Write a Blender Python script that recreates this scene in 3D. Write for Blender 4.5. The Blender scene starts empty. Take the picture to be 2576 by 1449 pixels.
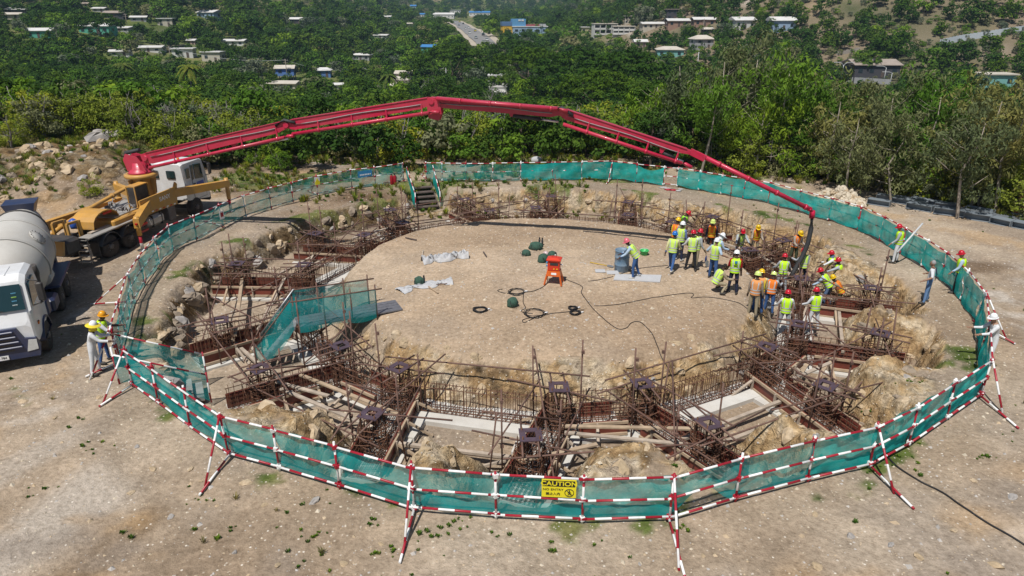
import bpy, math, random
import numpy as np
from mathutils import Vector, Matrix

random.seed(7)
RNG = np.random.default_rng(7)
S = bpy.context.scene
COL = S.collection

# ------------------------------------------------------------------ camera
CAM_H = 10.5
PITCH = math.radians(22.3)
FPX = 1717.0                      # focal length in pixels of a 2576 x 1449 frame
cam_d = bpy.data.cameras.new('camera')
cam_d.sensor_width = 36.0
cam_d.lens = 36.0 * FPX / 2576.0
cam_d.clip_start = 0.1
cam_d.clip_end = 12000.0
cam = bpy.data.objects.new('camera', cam_d)
cam.location = (0, 0, CAM_H)
cam.rotation_euler = (math.pi / 2 - PITCH, 0, 0)
COL.objects.link(cam)
S.camera = cam

# ------------------------------------------------------------------ sky, sun, exposure
SUN_TRAVEL = Vector((0.24, 0.46, -1.0)).normalized()     # the way the light travels
sun_el = math.asin(-SUN_TRAVEL.z)
sun_az = math.atan2(-SUN_TRAVEL.x, -SUN_TRAVEL.y)        # clockwise from +Y
W = bpy.data.worlds.new('World')
S.world = W
W.use_nodes = True
wn = W.node_tree.nodes
sky = wn.new('ShaderNodeTexSky')
sky.sky_type = 'NISHITA'
sky.sun_disc = False
sky.sun_elevation = sun_el
sky.sun_rotation = sun_az
sky.dust_density = 1.0
bg = wn['Background']
bg.inputs['Strength'].default_value = 0.058
W.node_tree.links.new(sky.outputs[0], bg.inputs['Color'])
sun_d = bpy.data.lights.new('sun', 'SUN')
sun_d.energy = 4.9
sun_d.angle = math.radians(0.5)
sun_d.color = (1.0, 0.955, 0.89)
sun = bpy.data.objects.new('sun', sun_d)
sun.rotation_euler = SUN_TRAVEL.to_track_quat('-Z', 'Y').to_euler()
sun.location = (-30, -20, 60)
COL.objects.link(sun)
S.view_settings.view_transform = 'Standard'
S.view_settings.look = 'None'
S.view_settings.exposure = 0.0
S.view_settings.gamma = 1.0
S.view_settings.use_curve_mapping = False
try:
    S.cycles.use_denoising = True
    S.cycles.max_bounces = 5
    S.cycles.diffuse_bounces = 2
    S.cycles.glossy_bounces = 2
    S.cycles.transmission_bounces = 3
    S.cycles.transparent_max_bounces = 12
    S.cycles.volume_bounces = 0
    S.cycles.caustics_reflective = False
    S.cycles.caustics_refractive = False
except Exception:
    pass

# ------------------------------------------------------------------ mesh helpers
def _frame(d):
    d = Vector(d).normalized()
    up = Vector((0, 0, 1)) if abs(d.z) < 0.95 else Vector((1, 0, 0))
    a = d.cross(up).normalized()
    return d, a, a.cross(d).normalized()

class MB:
    """collects faces; build() links them as one mesh object"""
    def __init__(s):
        s.v = []; s.f = []; s.m = []; s.uv = []; s.sm = []
    def face(s, idx, mi=0, uv=None, smooth=False):
        s.f.append(tuple(idx)); s.m.append(mi); s.uv.append(uv); s.sm.append(smooth)
    def quad(s, a, b, c, d, mi=0, uv=None):
        n = len(s.v); s.v += [tuple(a), tuple(b), tuple(c), tuple(d)]
        s.face((n, n + 1, n + 2, n + 3), mi, uv)
    def box(s, c, size, R=None, mi=0, taper=1.0):
        hx, hy, hz = size[0] / 2, size[1] / 2, size[2] / 2
        c = Vector(c); n = len(s.v)
        for sz in (-1, 1):
            t = taper if sz > 0 else 1.0
            for sx, sy in ((-1, -1), (1, -1), (1, 1), (-1, 1)):
                p = Vector((sx * hx * t, sy * hy * t, sz * hz))
                s.v.append(tuple(c + (R @ p if R else p)))
        for q in ((0, 3, 2, 1), (4, 5, 6, 7), (0, 1, 5, 4), (1, 2, 6, 5), (2, 3, 7, 6), (3, 0, 4, 7)):
            s.face([n + i for i in q], mi)
    def beam(s, p0, p1, w, h, mi=0, up=(0, 0, 1)):
        """box from p0 to p1, w sideways, h along up"""
        p0 = Vector(p0); p1 = Vector(p1); d = (p1 - p0); L = d.length
        if L < 1e-6: return
        d /= L; u = Vector(up)
        a = d.cross(u)
        if a.length < 1e-4: a = d.cross(Vector((1, 0, 0)))
        a.normalize(); b = a.cross(d).normalized()
        s.box((p0 + p1) / 2, (w, L, h), Matrix((a, d, b)).transposed(), mi)
    def bar(s, p0, p1, r, n=6, mi=0, r1=None, caps=True, smooth=True, uvlen=False, u0=0.0):
        p0 = Vector(p0); p1 = Vector(p1)
        L = (p1 - p0).length
        if L < 1e-6: return
        d, a, b = _frame(p1 - p0)
        if r1 is None: r1 = r
        k = len(s.v)
        for p, rr in ((p0, r), (p1, r1)):
            for i in range(n):
                t = 2 * math.pi * i / n
                s.v.append(tuple(p + (a * math.cos(t) + b * math.sin(t)) * rr))
        for i in range(n):
            j = (i + 1) % n
            uv = [(i / n, u0), ((i + 1) / n, u0), ((i + 1) / n, u0 + L), (i / n, u0 + L)] if uvlen else None
            s.face((k + i, k + j, k + n + j, k + n + i), mi, uv, smooth)
        if caps:
            s.face([k + i for i in range(n)][::-1], mi, [(0, u0)] * n if uvlen else None)
            s.face([k + n + i for i in range(n)], mi, [(0, u0 + L)] * n if uvlen else None)
    def tube(s, pts, r, n=6, mi=0, caps=True, smooth=True):
        pts = [Vector(p) for p in pts]
        rs = r if isinstance(r, (list, tuple)) else [r] * len(pts)
        k0 = len(s.v)
        prev = None
        for i, p in enumerate(pts):
            d = pts[min(i + 1, len(pts) - 1)] - pts[max(i - 1, 0)]
            if d.length < 1e-7: d = Vector((0, 0, 1))
            d.normalize()
            if prev is None:
                _, a, b = _frame(d)
            else:
                a = prev - d * prev.dot(d)
                if a.length < 1e-5: _, a, b = _frame(d)
                a.normalize(); b = d.cross(a)
            prev = a
            for j in range(n):
                t = 2 * math.pi * j / n
                s.v.append(tuple(p + (a * math.cos(t) + b * math.sin(t)) * rs[i]))
        for i in range(len(pts) - 1):
            for j in range(n):
                q = (j + 1) % n
                s.face((k0 + i * n + j, k0 + i * n + q, k0 + (i + 1) * n + q, k0 + (i + 1) * n + j), mi, None, smooth)
        if caps:
            s.face([k0 + j for j in range(n)][::-1], mi)
            s.face([k0 + (len(pts) - 1) * n + j for j in range(n)], mi)
    def lathe(s, prof, n=16, mi=0, M=None, smooth=True, capb=True, capt=True):
        """prof: list of (radius, z) about the local z axis"""
        k = len(s.v)
        for r, z in prof:
            for j in range(n):
                t = 2 * math.pi * j / n
                p = Vector((r * math.cos(t), r * math.sin(t), z))
                s.v.append(tuple(M @ p if M else p))
        for i in range(len(prof) - 1):
            for j in range(n):
                q = (j + 1) % n
                s.face((k + i * n + j, k + i * n + q, k + (i + 1) * n + q, k + (i + 1) * n + j), mi, None, smooth)
        if capb and prof[0][0] > 1e-4: s.face([k + j for j in range(n)][::-1], mi)
        if capt and prof[-1][0] > 1e-4: s.face([k + (len(prof) - 1) * n + j for j in range(n)], mi)
    def loft(s, rings, mi=0, smooth=True, caps=True, closed=True):
        k = len(s.v); n = len(rings[0])
        for r in rings: s.v += [tuple(p) for p in r]
        for i in range(len(rings) - 1):
            for j in range(n if closed else n - 1):
                q = (j + 1) % n
                s.face((k + i * n + j, k + i * n + q, k + (i + 1) * n + q, k + (i + 1) * n + j), mi, None, smooth)
        if caps:
            s.face([k + j for j in range(n)][::-1], mi)
            s.face([k + (len(rings) - 1) * n + j for j in range(n)], mi)
    def prism(s, poly, p0, ex, ey, ez, t, mi=0):
        """extrude a 2D outline (ex, ey plane at p0) by t along ez, centred"""
        p0 = Vector(p0); ex = Vector(ex); ey = Vector(ey); ez = Vector(ez)
        A = [p0 + ex * x + ey * y - ez * (t / 2) for x, y in poly]
        B = [p + ez * t for p in A]
        s.loft([A, B], mi, smooth=False)
    def ball(s, c, r, n=8, m=6, mi=0, R=None, jit=0.0, smooth=True):
        c = Vector(c); rx, ry, rz = r if isinstance(r, (tuple, list)) else (r, r, r)
        k = len(s.v)
        s.v.append(None)
        for i in range(1, m):
            a = math.pi * i / m
            for j in range(n):
                t = 2 * math.pi * (j + 0.5 * (i % 2)) / n
                q = 1 + random.uniform(-jit, jit)
                p = Vector((rx * math.sin(a) * math.cos(t) * q, ry * math.sin(a) * math.sin(t) * q, -rz * math.cos(a) * q))
                s.v.append(tuple(c + (R @ p if R else p)))
        s.v.append(None)
        b = Vector((0, 0, -rz)); tp = Vector((0, 0, rz))
        s.v[k] = tuple(c + (R @ b if R else b)); e = len(s.v) - 1; s.v[e] = tuple(c + (R @ tp if R else tp))
        for j in range(n):
            q = (j + 1) % n
            s.face((k, k + 1 + q, k + 1 + j), mi, None, smooth)
            s.face((e, e - n + j, e - n + q), mi, None, smooth)
        for i in range(m - 2):
            for j in range(n):
                q = (j + 1) % n
                o = k + 1 + i * n
                s.face((o + j, o + q, o + n + q, o + n + j), mi, None, smooth)
    def mesh(s, name, mats):
        me = bpy.data.meshes.new(name)
        me.from_pydata(s.v, [], s.f)
        for m in (mats if isinstance(mats, (list, tuple)) else [mats]): me.materials.append(m)
        if any(s.m): me.polygons.foreach_set('material_index', s.m)
        if any(s.sm): me.polygons.foreach_set('use_smooth', s.sm)
        if any(u is not None for u in s.uv):
            lay = me.uv_layers.new(name='UVMap'); fl = []
            for f, u in zip(s.f, s.uv):
                for i in range(len(f)): fl += list(u[i]) if u is not None else [0.0, 0.0]
            lay.data.foreach_set('uv', fl)
        me.update()
        return me
    def build(s, name, mats, parent=None, **tags):
        return add(name, s.mesh(name, mats), parent, **tags)

def add(name, me, parent=None, label=None, cat=None, group=None, kind=None, loc=None, rot=None, scale=None):
    o = bpy.data.objects.new(name, me)
    COL.objects.link(o)
    if parent is not None: o.parent = parent
    if loc is not None: o.location = loc
    if rot is not None: o.rotation_euler = rot
    if scale is not None: o.scale = (scale,) * 3 if isinstance(scale, (int, float)) else scale
    return tag(o, label, cat, group, kind)

def tag(o, label=None, cat=None, group=None, kind=None):
    if label: o['label'] = label
    if cat: o['category'] = cat
    if group: o['group'] = group
    if kind: o['kind'] = kind
    return o

def thing(name, label, cat, loc=(0, 0, 0), rz=0.0, group=None):
    return add(name, None, None, label, cat, group, loc=loc, rot=(0, 0, rz))

def local(o):
    """world -> local function of a thing that stands at o.location turned by its z rotation"""
    M = (Matrix.Translation(o.location) @ Matrix.Rotation(o.rotation_euler.z, 4, 'Z')).inverted()
    return lambda p: M @ Vector(p)

# ------------------------------------------------------------------ materials
MATS = {}
def nodes(name):
    m = bpy.data.materials.new(name); m.use_nodes = True
    nt = m.node_tree; nt.nodes.clear()
    out = nt.nodes.new('ShaderNodeOutputMaterial')
    return m, nt, out
def N(nt, t, **kw):
    n = nt.nodes.new(t)
    for k, v in kw.items():
        if k == 'op': n.operation = v
        elif hasattr(n, k) and k not in n.inputs: setattr(n, k, v)
        else: n.inputs[k].default_value = v
    return n
def lk(nt, a, b): nt.links.new(a, b)
def ramp(nt, src, stops, interp='LINEAR'):
    r = nt.nodes.new('ShaderNodeValToRGB'); r.color_ramp.interpolation = interp
    e = r.color_ramp.elements
    while len(e) < len(stops): e.new(0.5)
    for x, (p, c) in zip(e, stops):
        x.position = p
        x.color = (c[0], c[1], c[2], 1) if isinstance(c, (tuple, list)) else (c, c, c, 1)
    lk(nt, src, r.inputs[0])
    return r.outputs[0]
def noise(nt, scale, detail=3, rough=0.6, coord=None, dist=0.0):
    n = N(nt, 'ShaderNodeTexNoise'); n.inputs['Scale'].default_value = scale
    n.inputs['Detail'].default_value = detail; n.inputs['Roughness'].default_value = rough
    n.inputs['Distortion'].default_value = dist
    if coord is not None: lk(nt, coord, n.inputs['Vector'])
    return n.outputs['Fac']
def mixc(nt, fac, a, b, blend='MIX'):
    m = nt.nodes.new('ShaderNodeMix'); m.data_type = 'RGBA'; m.blend_type = blend
    for v, s in ((fac, m.inputs[0]), (a, m.inputs[6]), (b, m.inputs[7])):
        if hasattr(v, 'is_linked'): lk(nt, v, s)
        elif isinstance(v, (int, float)): s.default_value = v
        else: s.default_value = (v[0], v[1], v[2], 1)
    return m.outputs[2]
def bump(nt, h, strength, dist=0.02):
    b = nt.nodes.new('ShaderNodeBump'); b.inputs['Strength'].default_value = strength
    b.inputs['Distance'].default_value = dist
    lk(nt, h, b.inputs['Height'])
    return b.outputs[0]
def plain(name, col, rough=0.6, metal=0.0, var=0.12, vscale=6.0, dirt=None, dirt_amt=0.35, bmp=0.0, coat=0.0, spec=0.5):
    """a painted or raw surface: base colour, mottling, optional dirt in noise patches"""
    if name in MATS: return MATS[name]
    m, nt, out = nodes(name)
    p = N(nt, 'ShaderNodeBsdfPrincipled'); p.inputs['Roughness'].default_value = rough
    p.inputs['Metallic'].default_value = metal
    p.inputs['Coat Weight'].default_value = coat
    p.inputs['Specular IOR Level'].default_value = spec
    tc = N(nt, 'ShaderNodeTexCoord')
    nz = noise(nt, vscale, 3, 0.6, tc.outputs['Object'])
    lo = tuple(max(0, c * (1 - var)) for c in col); hi = tuple(min(1, c * (1 + var)) for c in col)
    c = ramp(nt, nz, [(0.3, lo), (0.7, hi)])
    if dirt is not None:
        n2 = noise(nt, vscale * 0.45, 5, 0.7, tc.outputs['Object'])
        c = mixc(nt, ramp(nt, n2, [(0.5 - dirt_amt * 0.3, 0.0), (0.75, dirt_amt)]), c, dirt)
    if hasattr(c, 'is_linked'): lk(nt, c, p.inputs['Base Color'])
    if bmp: lk(nt, bump(nt, noise(nt, vscale * 6, 3, 0.6, tc.outputs['Object']), bmp), p.inputs['Normal'])
    lk(nt, p.outputs[0], out.inputs['Surface'])
    MATS[name] = m
    return m

# ------------------------------------------------------------------ the lie of the land
CX, CY = 1.37, 27.43              # centre of the round foundation
PSI0 = -82.4
RI, RO = 10.05, 12.5
def polar(r, deg, z=0.0):
    a = math.radians(deg)
    return Vector((CX + r * math.cos(a), CY + r * math.sin(a), z))
PAIRS = []                        # eight footings: inner and outer column of the two legs
for k in range(8):
    ps = PSI0 + 45 * k
    PAIRS.append({'ps': ps, 'in': [polar(RI, ps - 7.6), polar(RI, ps + 7.6)],
                  'out': [polar(RO, ps - 11.9), polar(RO, ps + 11.7)]})
def _ov(k, ring, i, x, y): PAIRS[k][ring][i] = Vector((x, y, 0))
_ov(0, 'in', 0, 1.39, 17.6); _ov(0, 'in', 1, 3.92, 17.9); _ov(0, 'out', 0, 0.49, 15.16); _ov(0, 'out', 1, 5.36, 15.78)
_ov(1, 'in', 0, 8.48, 20.28); _ov(1, 'in', 1, 10.27, 22.1); _ov(1, 'out', 0, 9.37, 17.78); _ov(1, 'out', 1, 12.79, 21.32)
_ov(7, 'in', 1, -3.53, 18.77); _ov(7, 'in', 0, -5.7, 20.34); _ov(7, 'out', 1, -3.9, 16.21); _ov(7, 'out', 0, -7.92, 18.87)
_ov(6, 'out', 1, -10.6, 22.47); _ov(6, 'in', 1, -8.5, 24.2); _ov(6, 'out', 0, -12.2, 28.4); _ov(6, 'in', 0, -9.2, 28.3)
_ov(2, 'in', 0, 12.1, 26.5); _ov(2, 'out', 0, 14.6, 25.6)
BEAM_SEGS = []
for P in PAIRS:
    for i in (0, 1):
        a, b = P['in'][i], P['out'][i]
        d = (b - a).normalized()
        BEAM_SEGS.append((a - d * 0.5, b + d * 0.95))

_T = RNG.random((256, 256))
def vnoise(x, y):
    xi = np.floor(x).astype(np.int64); yi = np.floor(y).astype(np.int64)
    fx = x - xi; fy = y - yi
    fx = fx * fx * (3 - 2 * fx); fy = fy * fy * (3 - 2 * fy)
    a = _T[xi & 255, yi & 255]; b = _T[(xi + 1) & 255, yi & 255]
    c = _T[xi & 255, (yi + 1) & 255]; d = _T[(xi + 1) & 255, (yi + 1) & 255]
    return (a * (1 - fx) + b * fx) * (1 - fy) + (c * (1 - fx) + d * fx) * fy
def fbm(x, y, o=4):
    s = 0; a = 0.5; t = 0
    for i in range(o):
        s = s + a * vnoise(x * 2 ** i + 17.3 * i, y * 2 ** i - 9.1 * i); t += a; a *= 0.5
    return s / t
def ridged(x, y, o=4):
    s = 0; a = 0.5; t = 0
    for i in range(o):
        s = s + a * (1 - np.abs(2 * vnoise(x * 2 ** i + 31.7 * i, y * 2 ** i + 5.3 * i) - 1)); t += a; a *= 0.55
    return s / t
def ss(a, b, x):
    t = np.clip((x - a) / (b - a), 0, 1)
    return t * t * (3 - 2 * t)
def seg_dist(x, y, a, b):
    dx, dy = b.x - a.x, b.y - a.y
    t = np.clip(((x - a.x) * dx + (y - a.y) * dy) / (dx * dx + dy * dy), 0, 1)
    return np.hypot(x - a.x - t * dx, y - a.y - t * dy)
FLOOR = -1.42
def edge_y(x):
    return np.interp(x, [-300, -60, -32, -15, 0, 12, 20, 27, 40, 60, 220], [95, 58, 49.5, 46.8, 48.5, 47.5, 44, 36, 24, 6, -70])
def valley(x, y):
    e = y - edge_y(x)
    z = -8.0 * ss(0, 45, e) - 9.0 * ss(40, 190, e)
    z = z + 10.0 * ss(260, 520, y) + 4 * ss(520, 950, y)
    z = z + 21 * ss(-55, -240, x) * ss(120, 330, y) + 34 * ss(-110, -290, x) * ss(330, 720, y)
    z = z + 58 * ss(15, 200, x) * ss(150, 430, y) + 34 * ss(60, 420, x) * ss(380, 900, y)
    z = z + (170 * ss(950, 2600, y) + 60 * ss(120, 700, np.abs(x + 40)) * ss(700, 1500, y)) * (0.55 + 0.75 * fbm(x / 420.0, y / 420.0, 3))
    z = z + (fbm(x / 30.0, y / 30.0, 3) - 0.5) * 4.0 * ss(20, 120, e)
    # the rocky bank behind the pump truck
    bank = ss(-19.5, -25, x + 0.22 * (y - 40)) * ss(33, 44, y - 0.05 * x) * (1 - ss(54, 64, y))
    z = z + bank * (1.7 + 1.2 * fbm(x / 7.0, y / 7.0, 3))
    return z, e, bank
def hfun(x, y, masks=False):
    x = np.asarray(x, float); y = np.asarray(y, float)
    z, e, bank = valley(x, y)
    r = np.hypot(x - CX, y - CY)
    near = (r < 21)
    rocky = np.clip(bank * 1.3 - 0.25, 0, 1)
    if np.any(near):
        ph = np.arctan2(y - CY, x - CX)
        wob = 0.5 * (fbm(x * 0.55, y * 0.55, 3) - 0.5)
        # outer limit of the dug floor
        pa = np.mod(ph, 2 * math.pi); lf = ss(0.75, 1.3, pa) * ss(4.15, 3.75, pa)
        rb = 12.0 + 2.35 * lf + (2.2 - 1.2 * lf) * wob
        db = np.full_like(r, 9.0)
        for a, b in BEAM_SEGS: db = np.minimum(db, seg_dist(x, y, a, b))
        out = np.minimum(np.maximum(r - rb, 0), np.maximum(db - 0.95 - 0.5 * wob, 0))
        out = np.where(r > 9.9, out, 0)
        wall = np.maximum(ss(0.0, 1.15 - 0.35 * lf, out) ** 0.8, ss(14.2 + 0.75 * lf, 15.0 + 0.45 * lf, r))
        rm = 9.45 + 0.9 * wob - 0.5 * ss(0.6, 0.0, np.abs(ph + 1.55)) + 0.25 * np.sin(ph * 3) + 0.5 * ss(1.1, 0.4, np.abs(ph + 0.2))
        dome = 0.10 + 0.35 * ss(8, 0, r) - 0.10 * ss(-2, 8, CY - y) * ss(5.5, 8.5, r)
        inn = ss(0.0, 1.0, (rm - r) / 1.55)
        zi = FLOOR + (dome - FLOOR) * inn ** 0.85
        zo = FLOOR + (z - FLOOR) * wall
        zz = np.where(r < 9.7, zi, zo)
        slope = np.where(r < 9.7, 4 * inn * (1 - inn), 4 * wall * (1 - wall))
        spur = np.where((r > 11.2) & (r < 15.5), ss(0.25, 0.8, wall) * ss(15.6, 13.6, r) * (1 - lf), 0)
        rk = np.clip(slope * 1.05 + 0.7 * spur, 0, 1) * np.where(r < 9.7, 0.6 + 0.4 * ss(0.9, 0.3, np.abs(ph + 1.6)), 1)
        rd = ridged(x * 0.75 + 3 * wob, y * 0.75 - 2 * wob, 4)
        zz = zz + rk * (rd - 0.62) * np.where(r < 9.7, 0.42, 0.75)
        zz = zz + rk * 0.34 * (ridged(x * 2.3 + wob, y * 2.3, 3) - 0.62)
        zz = zz + 0.05 * (fbm(x * 1.6, y * 1.6, 3) - 0.5)
        # steps are cut into the far bank
        sx_, sy_ = -5.25 + 5.95, 41.5 - 43.7
        st_ = np.clip(((x + 5.95) * sx_ + (y - 43.7) * sy_) / (sx_ ** 2 + sy_ ** 2), 0, 1.25)
        sd_ = np.hypot(x + 5.95 - st_ * sx_, y - 43.7 - st_ * sy_)
        cut = ss(1.5, 0.85, sd_) * (st_ > 0.02)
        zz = zz * (1 - cut) + np.minimum(zz, -0.12 - 1.1 * np.minimum(st_, 1)) * cut
        f = ss(21, 18, r) * near
        z = np.where(near, zz * f + z * (1 - f), z)
        rocky = np.where(near, np.clip(rk * 1.15, 0, 1), rocky)
    site = ss(6, -4, e)
    z = z + site * ((0.30 * (fbm(x / 6.5, y / 6.5, 3) - 0.5) + 0.16 * (fbm(x * 0.8, y * 0.8, 4) - 0.5)) * ss(15.5, 17.5, r) + 0.07 * (fbm(x * 0.9, y * 0.9, 3) - 0.5) * ss(8, 6, r))
    z = z + bank * 0.9 * (ridged(x * 0.42, y * 0.42, 4) - 0.5) * ss(0.1, 0.5, bank)
    # gentle fall of the hilltop towards the viewer and wheel ruts
    z = z - 0.25 * ss(10, 4, y)
    if masks: return z, rocky, e, bank, r
    return z
def hz(x, y): return float(hfun(np.array([x]), np.array([y]))[0])

_TT = np.concatenate([np.linspace(8, 90, 1200), np.geomspace(90.2, 4200, 1500)])
def ray(px, py):
    u = (px - 1288) / FPX; v = (py - 724.5) / FPX
    return Vector((u, math.cos(PITCH) - v * math.sin(PITCH), -math.sin(PITCH) - v * math.cos(PITCH)))
def at(px, py, z=0.0):
    """the point of height z that is seen at pixel px, py of the 2576 x 1449 frame"""
    d = ray(px, py); t = (z - CAM_H) / d.z
    return Vector((d.x * t, d.y * t, z))
def at_y(px, py, y):
    d = ray(px, py); t = y / d.y
    return Vector((d.x * t, y, CAM_H + d.z * t))
def G(px, py):
    """the spot of the ground seen at a pixel"""
    d = ray(px, py)
    X = d.x * _TT; Y = d.y * _TT; Z = CAM_H + d.z * _TT
    h = hvec(X, Y)
    i = int(np.argmax(Z <= h))
    if Z[i] > h[i]: i = len(_TT) - 1
    lo, hi = _TT[max(i - 1, 0)], _TT[i]
    for _ in range(14):
        m = (lo + hi) / 2
        if CAM_H + d.z * m > hz(d.x * m, d.y * m): lo = m
        else: hi = m
    return Vector((d.x * hi, d.y * hi, CAM_H + d.z * hi))
def proj(p):
    d = p[1] * math.cos(PITCH) + (CAM_H - p[2]) * math.sin(PITCH)
    dn = (CAM_H - p[2]) * math.cos(PITCH) - p[1] * math.sin(PITCH)
    return 1288 + FPX * p[0] / d, 724.5 + FPX * dn / d, d

# ------------------------------------------------------------------ ground sheet
def axis(lo, hi, step, far_lo, far_hi, n_lo, n_hi):
    a = np.arange(lo, hi, step)
    l = lo - (np.geomspace(step * 1.5, lo - far_lo, n_lo))
    h = hi + (np.geomspace(step * 1.5, far_hi - hi, n_hi))
    return np.concatenate([l[::-1], a, h])
gx = axis(-31, 31, 0.125, -2600, 2600, 110, 110)
gy = axis(9.0, 47, 0.125, -60, 4000, 30, 210)
GX, GY = np.meshgrid(gx, gy)
gz, rocky, ge, gbank, gr = hfun(GX.ravel(), GY.ravel(), True)
nx, ny = len(gx), len(gy)
import bisect
_ZG = gz.reshape(ny, nx); _RG = rocky.reshape(ny, nx); _BG = gbank.reshape(ny, nx)
_gxl, _gyl, _ZL = gx.tolist(), gy.tolist(), _ZG.tolist()
def hz(x, y):
    """height of the ground sheet"""
    i = min(max(bisect.bisect_right(_gxl, x) - 1, 0), nx - 2); j = min(max(bisect.bisect_right(_gyl, y) - 1, 0), ny - 2)
    u = (x - _gxl[i]) / (_gxl[i + 1] - _gxl[i]); v = (y - _gyl[j]) / (_gyl[j + 1] - _gyl[j])
    a, b = _ZL[j], _ZL[j + 1]
    return (a[i] * (1 - u) + a[i + 1] * u) * (1 - v) + (b[i] * (1 - u) + b[i + 1] * u) * v
def hvec(x, y):
    i = np.clip(np.searchsorted(gx, x, 'right') - 1, 0, nx - 2); j = np.clip(np.searchsorted(gy, y, 'right') - 1, 0, ny - 2)
    u = (x - gx[i]) / (gx[i + 1] - gx[i]); v = (y - gy[j]) / (gy[j + 1] - gy[j])
    return (_ZG[j, i] * (1 - u) + _ZG[j, i + 1] * u) * (1 - v) + (_ZG[j + 1, i] * (1 - u) + _ZG[j + 1, i + 1] * u) * v
def near_mask(A, x, y):
    return float(A[min(int(np.searchsorted(gy, y)), ny - 1), min(int(np.searchsorted(gx, x)), nx - 1)])
verts = np.column_stack([GX.ravel(), GY.ravel(), gz])
i0 = (np.arange(ny - 1)[:, None] * nx + np.arange(nx - 1)[None, :]).ravel()
faces = np.column_stack([i0, i0 + 1, i0 + nx + 1, i0 + nx])
gme = bpy.data.meshes.new('ground')
gme.vertices.add(len(verts)); gme.vertices.foreach_set('co', verts.ravel())
gme.loops.add(len(faces) * 4); gme.loops.foreach_set('vertex_index', faces.ravel().astype(np.int32))
gme.polygons.add(len(faces)); gme.polygons.foreach_set('loop_start', np.arange(0, len(faces) * 4, 4, dtype=np.int32))
gme.update(calc_edges=True)
Xf, Yf = GX.ravel(), GY.ravel()
green = ss(4, 16, ge) * 0.9 + 0.75 * ss(0.25, 0.65, fbm(Xf / 3.5, Yf / 3.5, 4)) * gbank
ringgrass = ss(16.6, 15.4, gr) * ss(14.2, 15.2, gr) * ss(0.52, 0.66, fbm(Xf * 0.6 + 9, Yf * 0.6, 3))
backgrass = ss(-9, -3, ge) * ss(8, 0, ge) * ss(0.42, 0.6, fbm(Xf / 3.0, Yf / 3.0, 4)) * (1 - 0.7 * ss(8, 18, Xf) * ss(0, 1, 45 - Yf))
foregrass = 0.55 * ss(0.6, 0.72, fbm(Xf * 0.35 + 40, Yf * 0.35, 4)) * ss(17.5, 19, gr) * ss(30, 20, Yf)
green = np.clip(np.maximum.reduce([green, ringgrass * 0.8, backgrass * 0.85, foregrass]), 0, 1)
# the dry hillside on the right: brown scrub, not lawn
dry = ss(25, 75, Xf) * ss(140, 210, Yf) + ss(-120, -220, Xf) * ss(380, 500, Yf)
# damp, turned earth: the lane behind the far fence and the corner by the trucks
damp = ss(0.45, 0.62, fbm(Xf / 4.0 + 3, Yf / 4.0, 3)) * ss(-26, -18, Xf) * ss(-3, -9, Xf) * ss(36, 40, Yf) * ss(50, 46, Yf)
damp = np.maximum(damp, 0.8 * ss(1.6, 0.5, np.hypot((Xf - 20.3) / 1.3, (Yf - 28.2) / 0.7)))
wht = ss(0.53, 0.72, fbm(Xf * 0.22 + 7, Yf * 0.22, 4)) * ss(16.9, 18, gr)
gme.shade_smooth()
def lerp_stops(t, stops):
    xs = [a for a, _ in stops]
    return np.column_stack([np.interp(t, xs, [c[k] for _, c in stops]) for k in range(3)])
def mixv(a, b, f): return a * (1 - f[:, None]) + b * f[:, None]
_n1 = fbm(Xf / 5.5, Yf / 5.5, 4); _n2 = fbm(Xf * 1.1, Yf * 1.1, 4); _n3 = fbm(Xf * 3.1 + 50, Yf * 3.1, 2)
soil = lerp_stops(_n1, [(0.25, (0.305, 0.225, 0.152)), (0.5, (0.385, 0.296, 0.208)), (0.75, (0.45, 0.362, 0.268))])
soil *= (0.78 + 0.44 * _n2)[:, None] * (0.84 + 0.32 * _n3)[:, None]
soil = mixv(soil, np.array([[0.30, 0.245, 0.19]]), 0.5 * ss(0.5, 0.7, fbm(Xf / 2.2 + 80, Yf / 2.2, 4)))
soil = mixv(soil, np.array([[0.56, 0.50, 0.43]]), 0.7 * wht * ss(0.42, 0.7, fbm(Xf * 1.7, Yf * 1.7 + 5, 4)))
_o = ss(8.6, 9.6, gr)[:, None]
soil = soil * (1 - _o * np.array([[0.13, 0.115, 0.085]]))
soil = soil * (1 + 0.02 * ss(8.6, 7.6, gr))[:, None] * (1 + ss(8.6, 7.6, gr)[:, None] * np.array([[0.03, 0.0, -0.03]]))
soil = mixv(soil, np.array([[0.385, 0.302, 0.222]]), 0.35 * ss(8.6, 7.0, gr))
# pale worn wheel tracks at the lower left and on the right, darker churned strips beside them
_t1 = Xf + 8.6 - 0.42 * (Yf - 12) + 0.8 * (fbm(Xf * 0.3, Yf * 0.3, 2) - 0.5)
trk = ss(1.5, 0.5, np.abs(_t1 + 1.6)) * ss(22, 17, Yf) + 0.7 * ss(0.9, 0.3, np.abs(_t1 + 4.6)) * ss(24, 18, Yf)
soil = mixv(soil, np.array([[0.415, 0.36, 0.30]]), np.clip(0.95 * trk, 0, 1) * ss(17.2, 18.2, gr))
chn = ss(0.7, 0.2, np.abs(_t1 - 0.5)) * ss(20, 16, Yf) * ss(17.2, 18, gr)
soil = mixv(soil, np.array([[0.23, 0.165, 0.105]]), np.clip(0.85 * chn * (0.4 + 1.2 * _n2), 0, 1))
trr = ss(1.2, 0.3, np.abs((Xf - 19.5) * 0.8 + (Yf - 34) * 0.5)) + ss(1.0, 0.3, np.abs((Xf - 22.5) * 0.8 + (Yf - 34) * 0.5))
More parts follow.
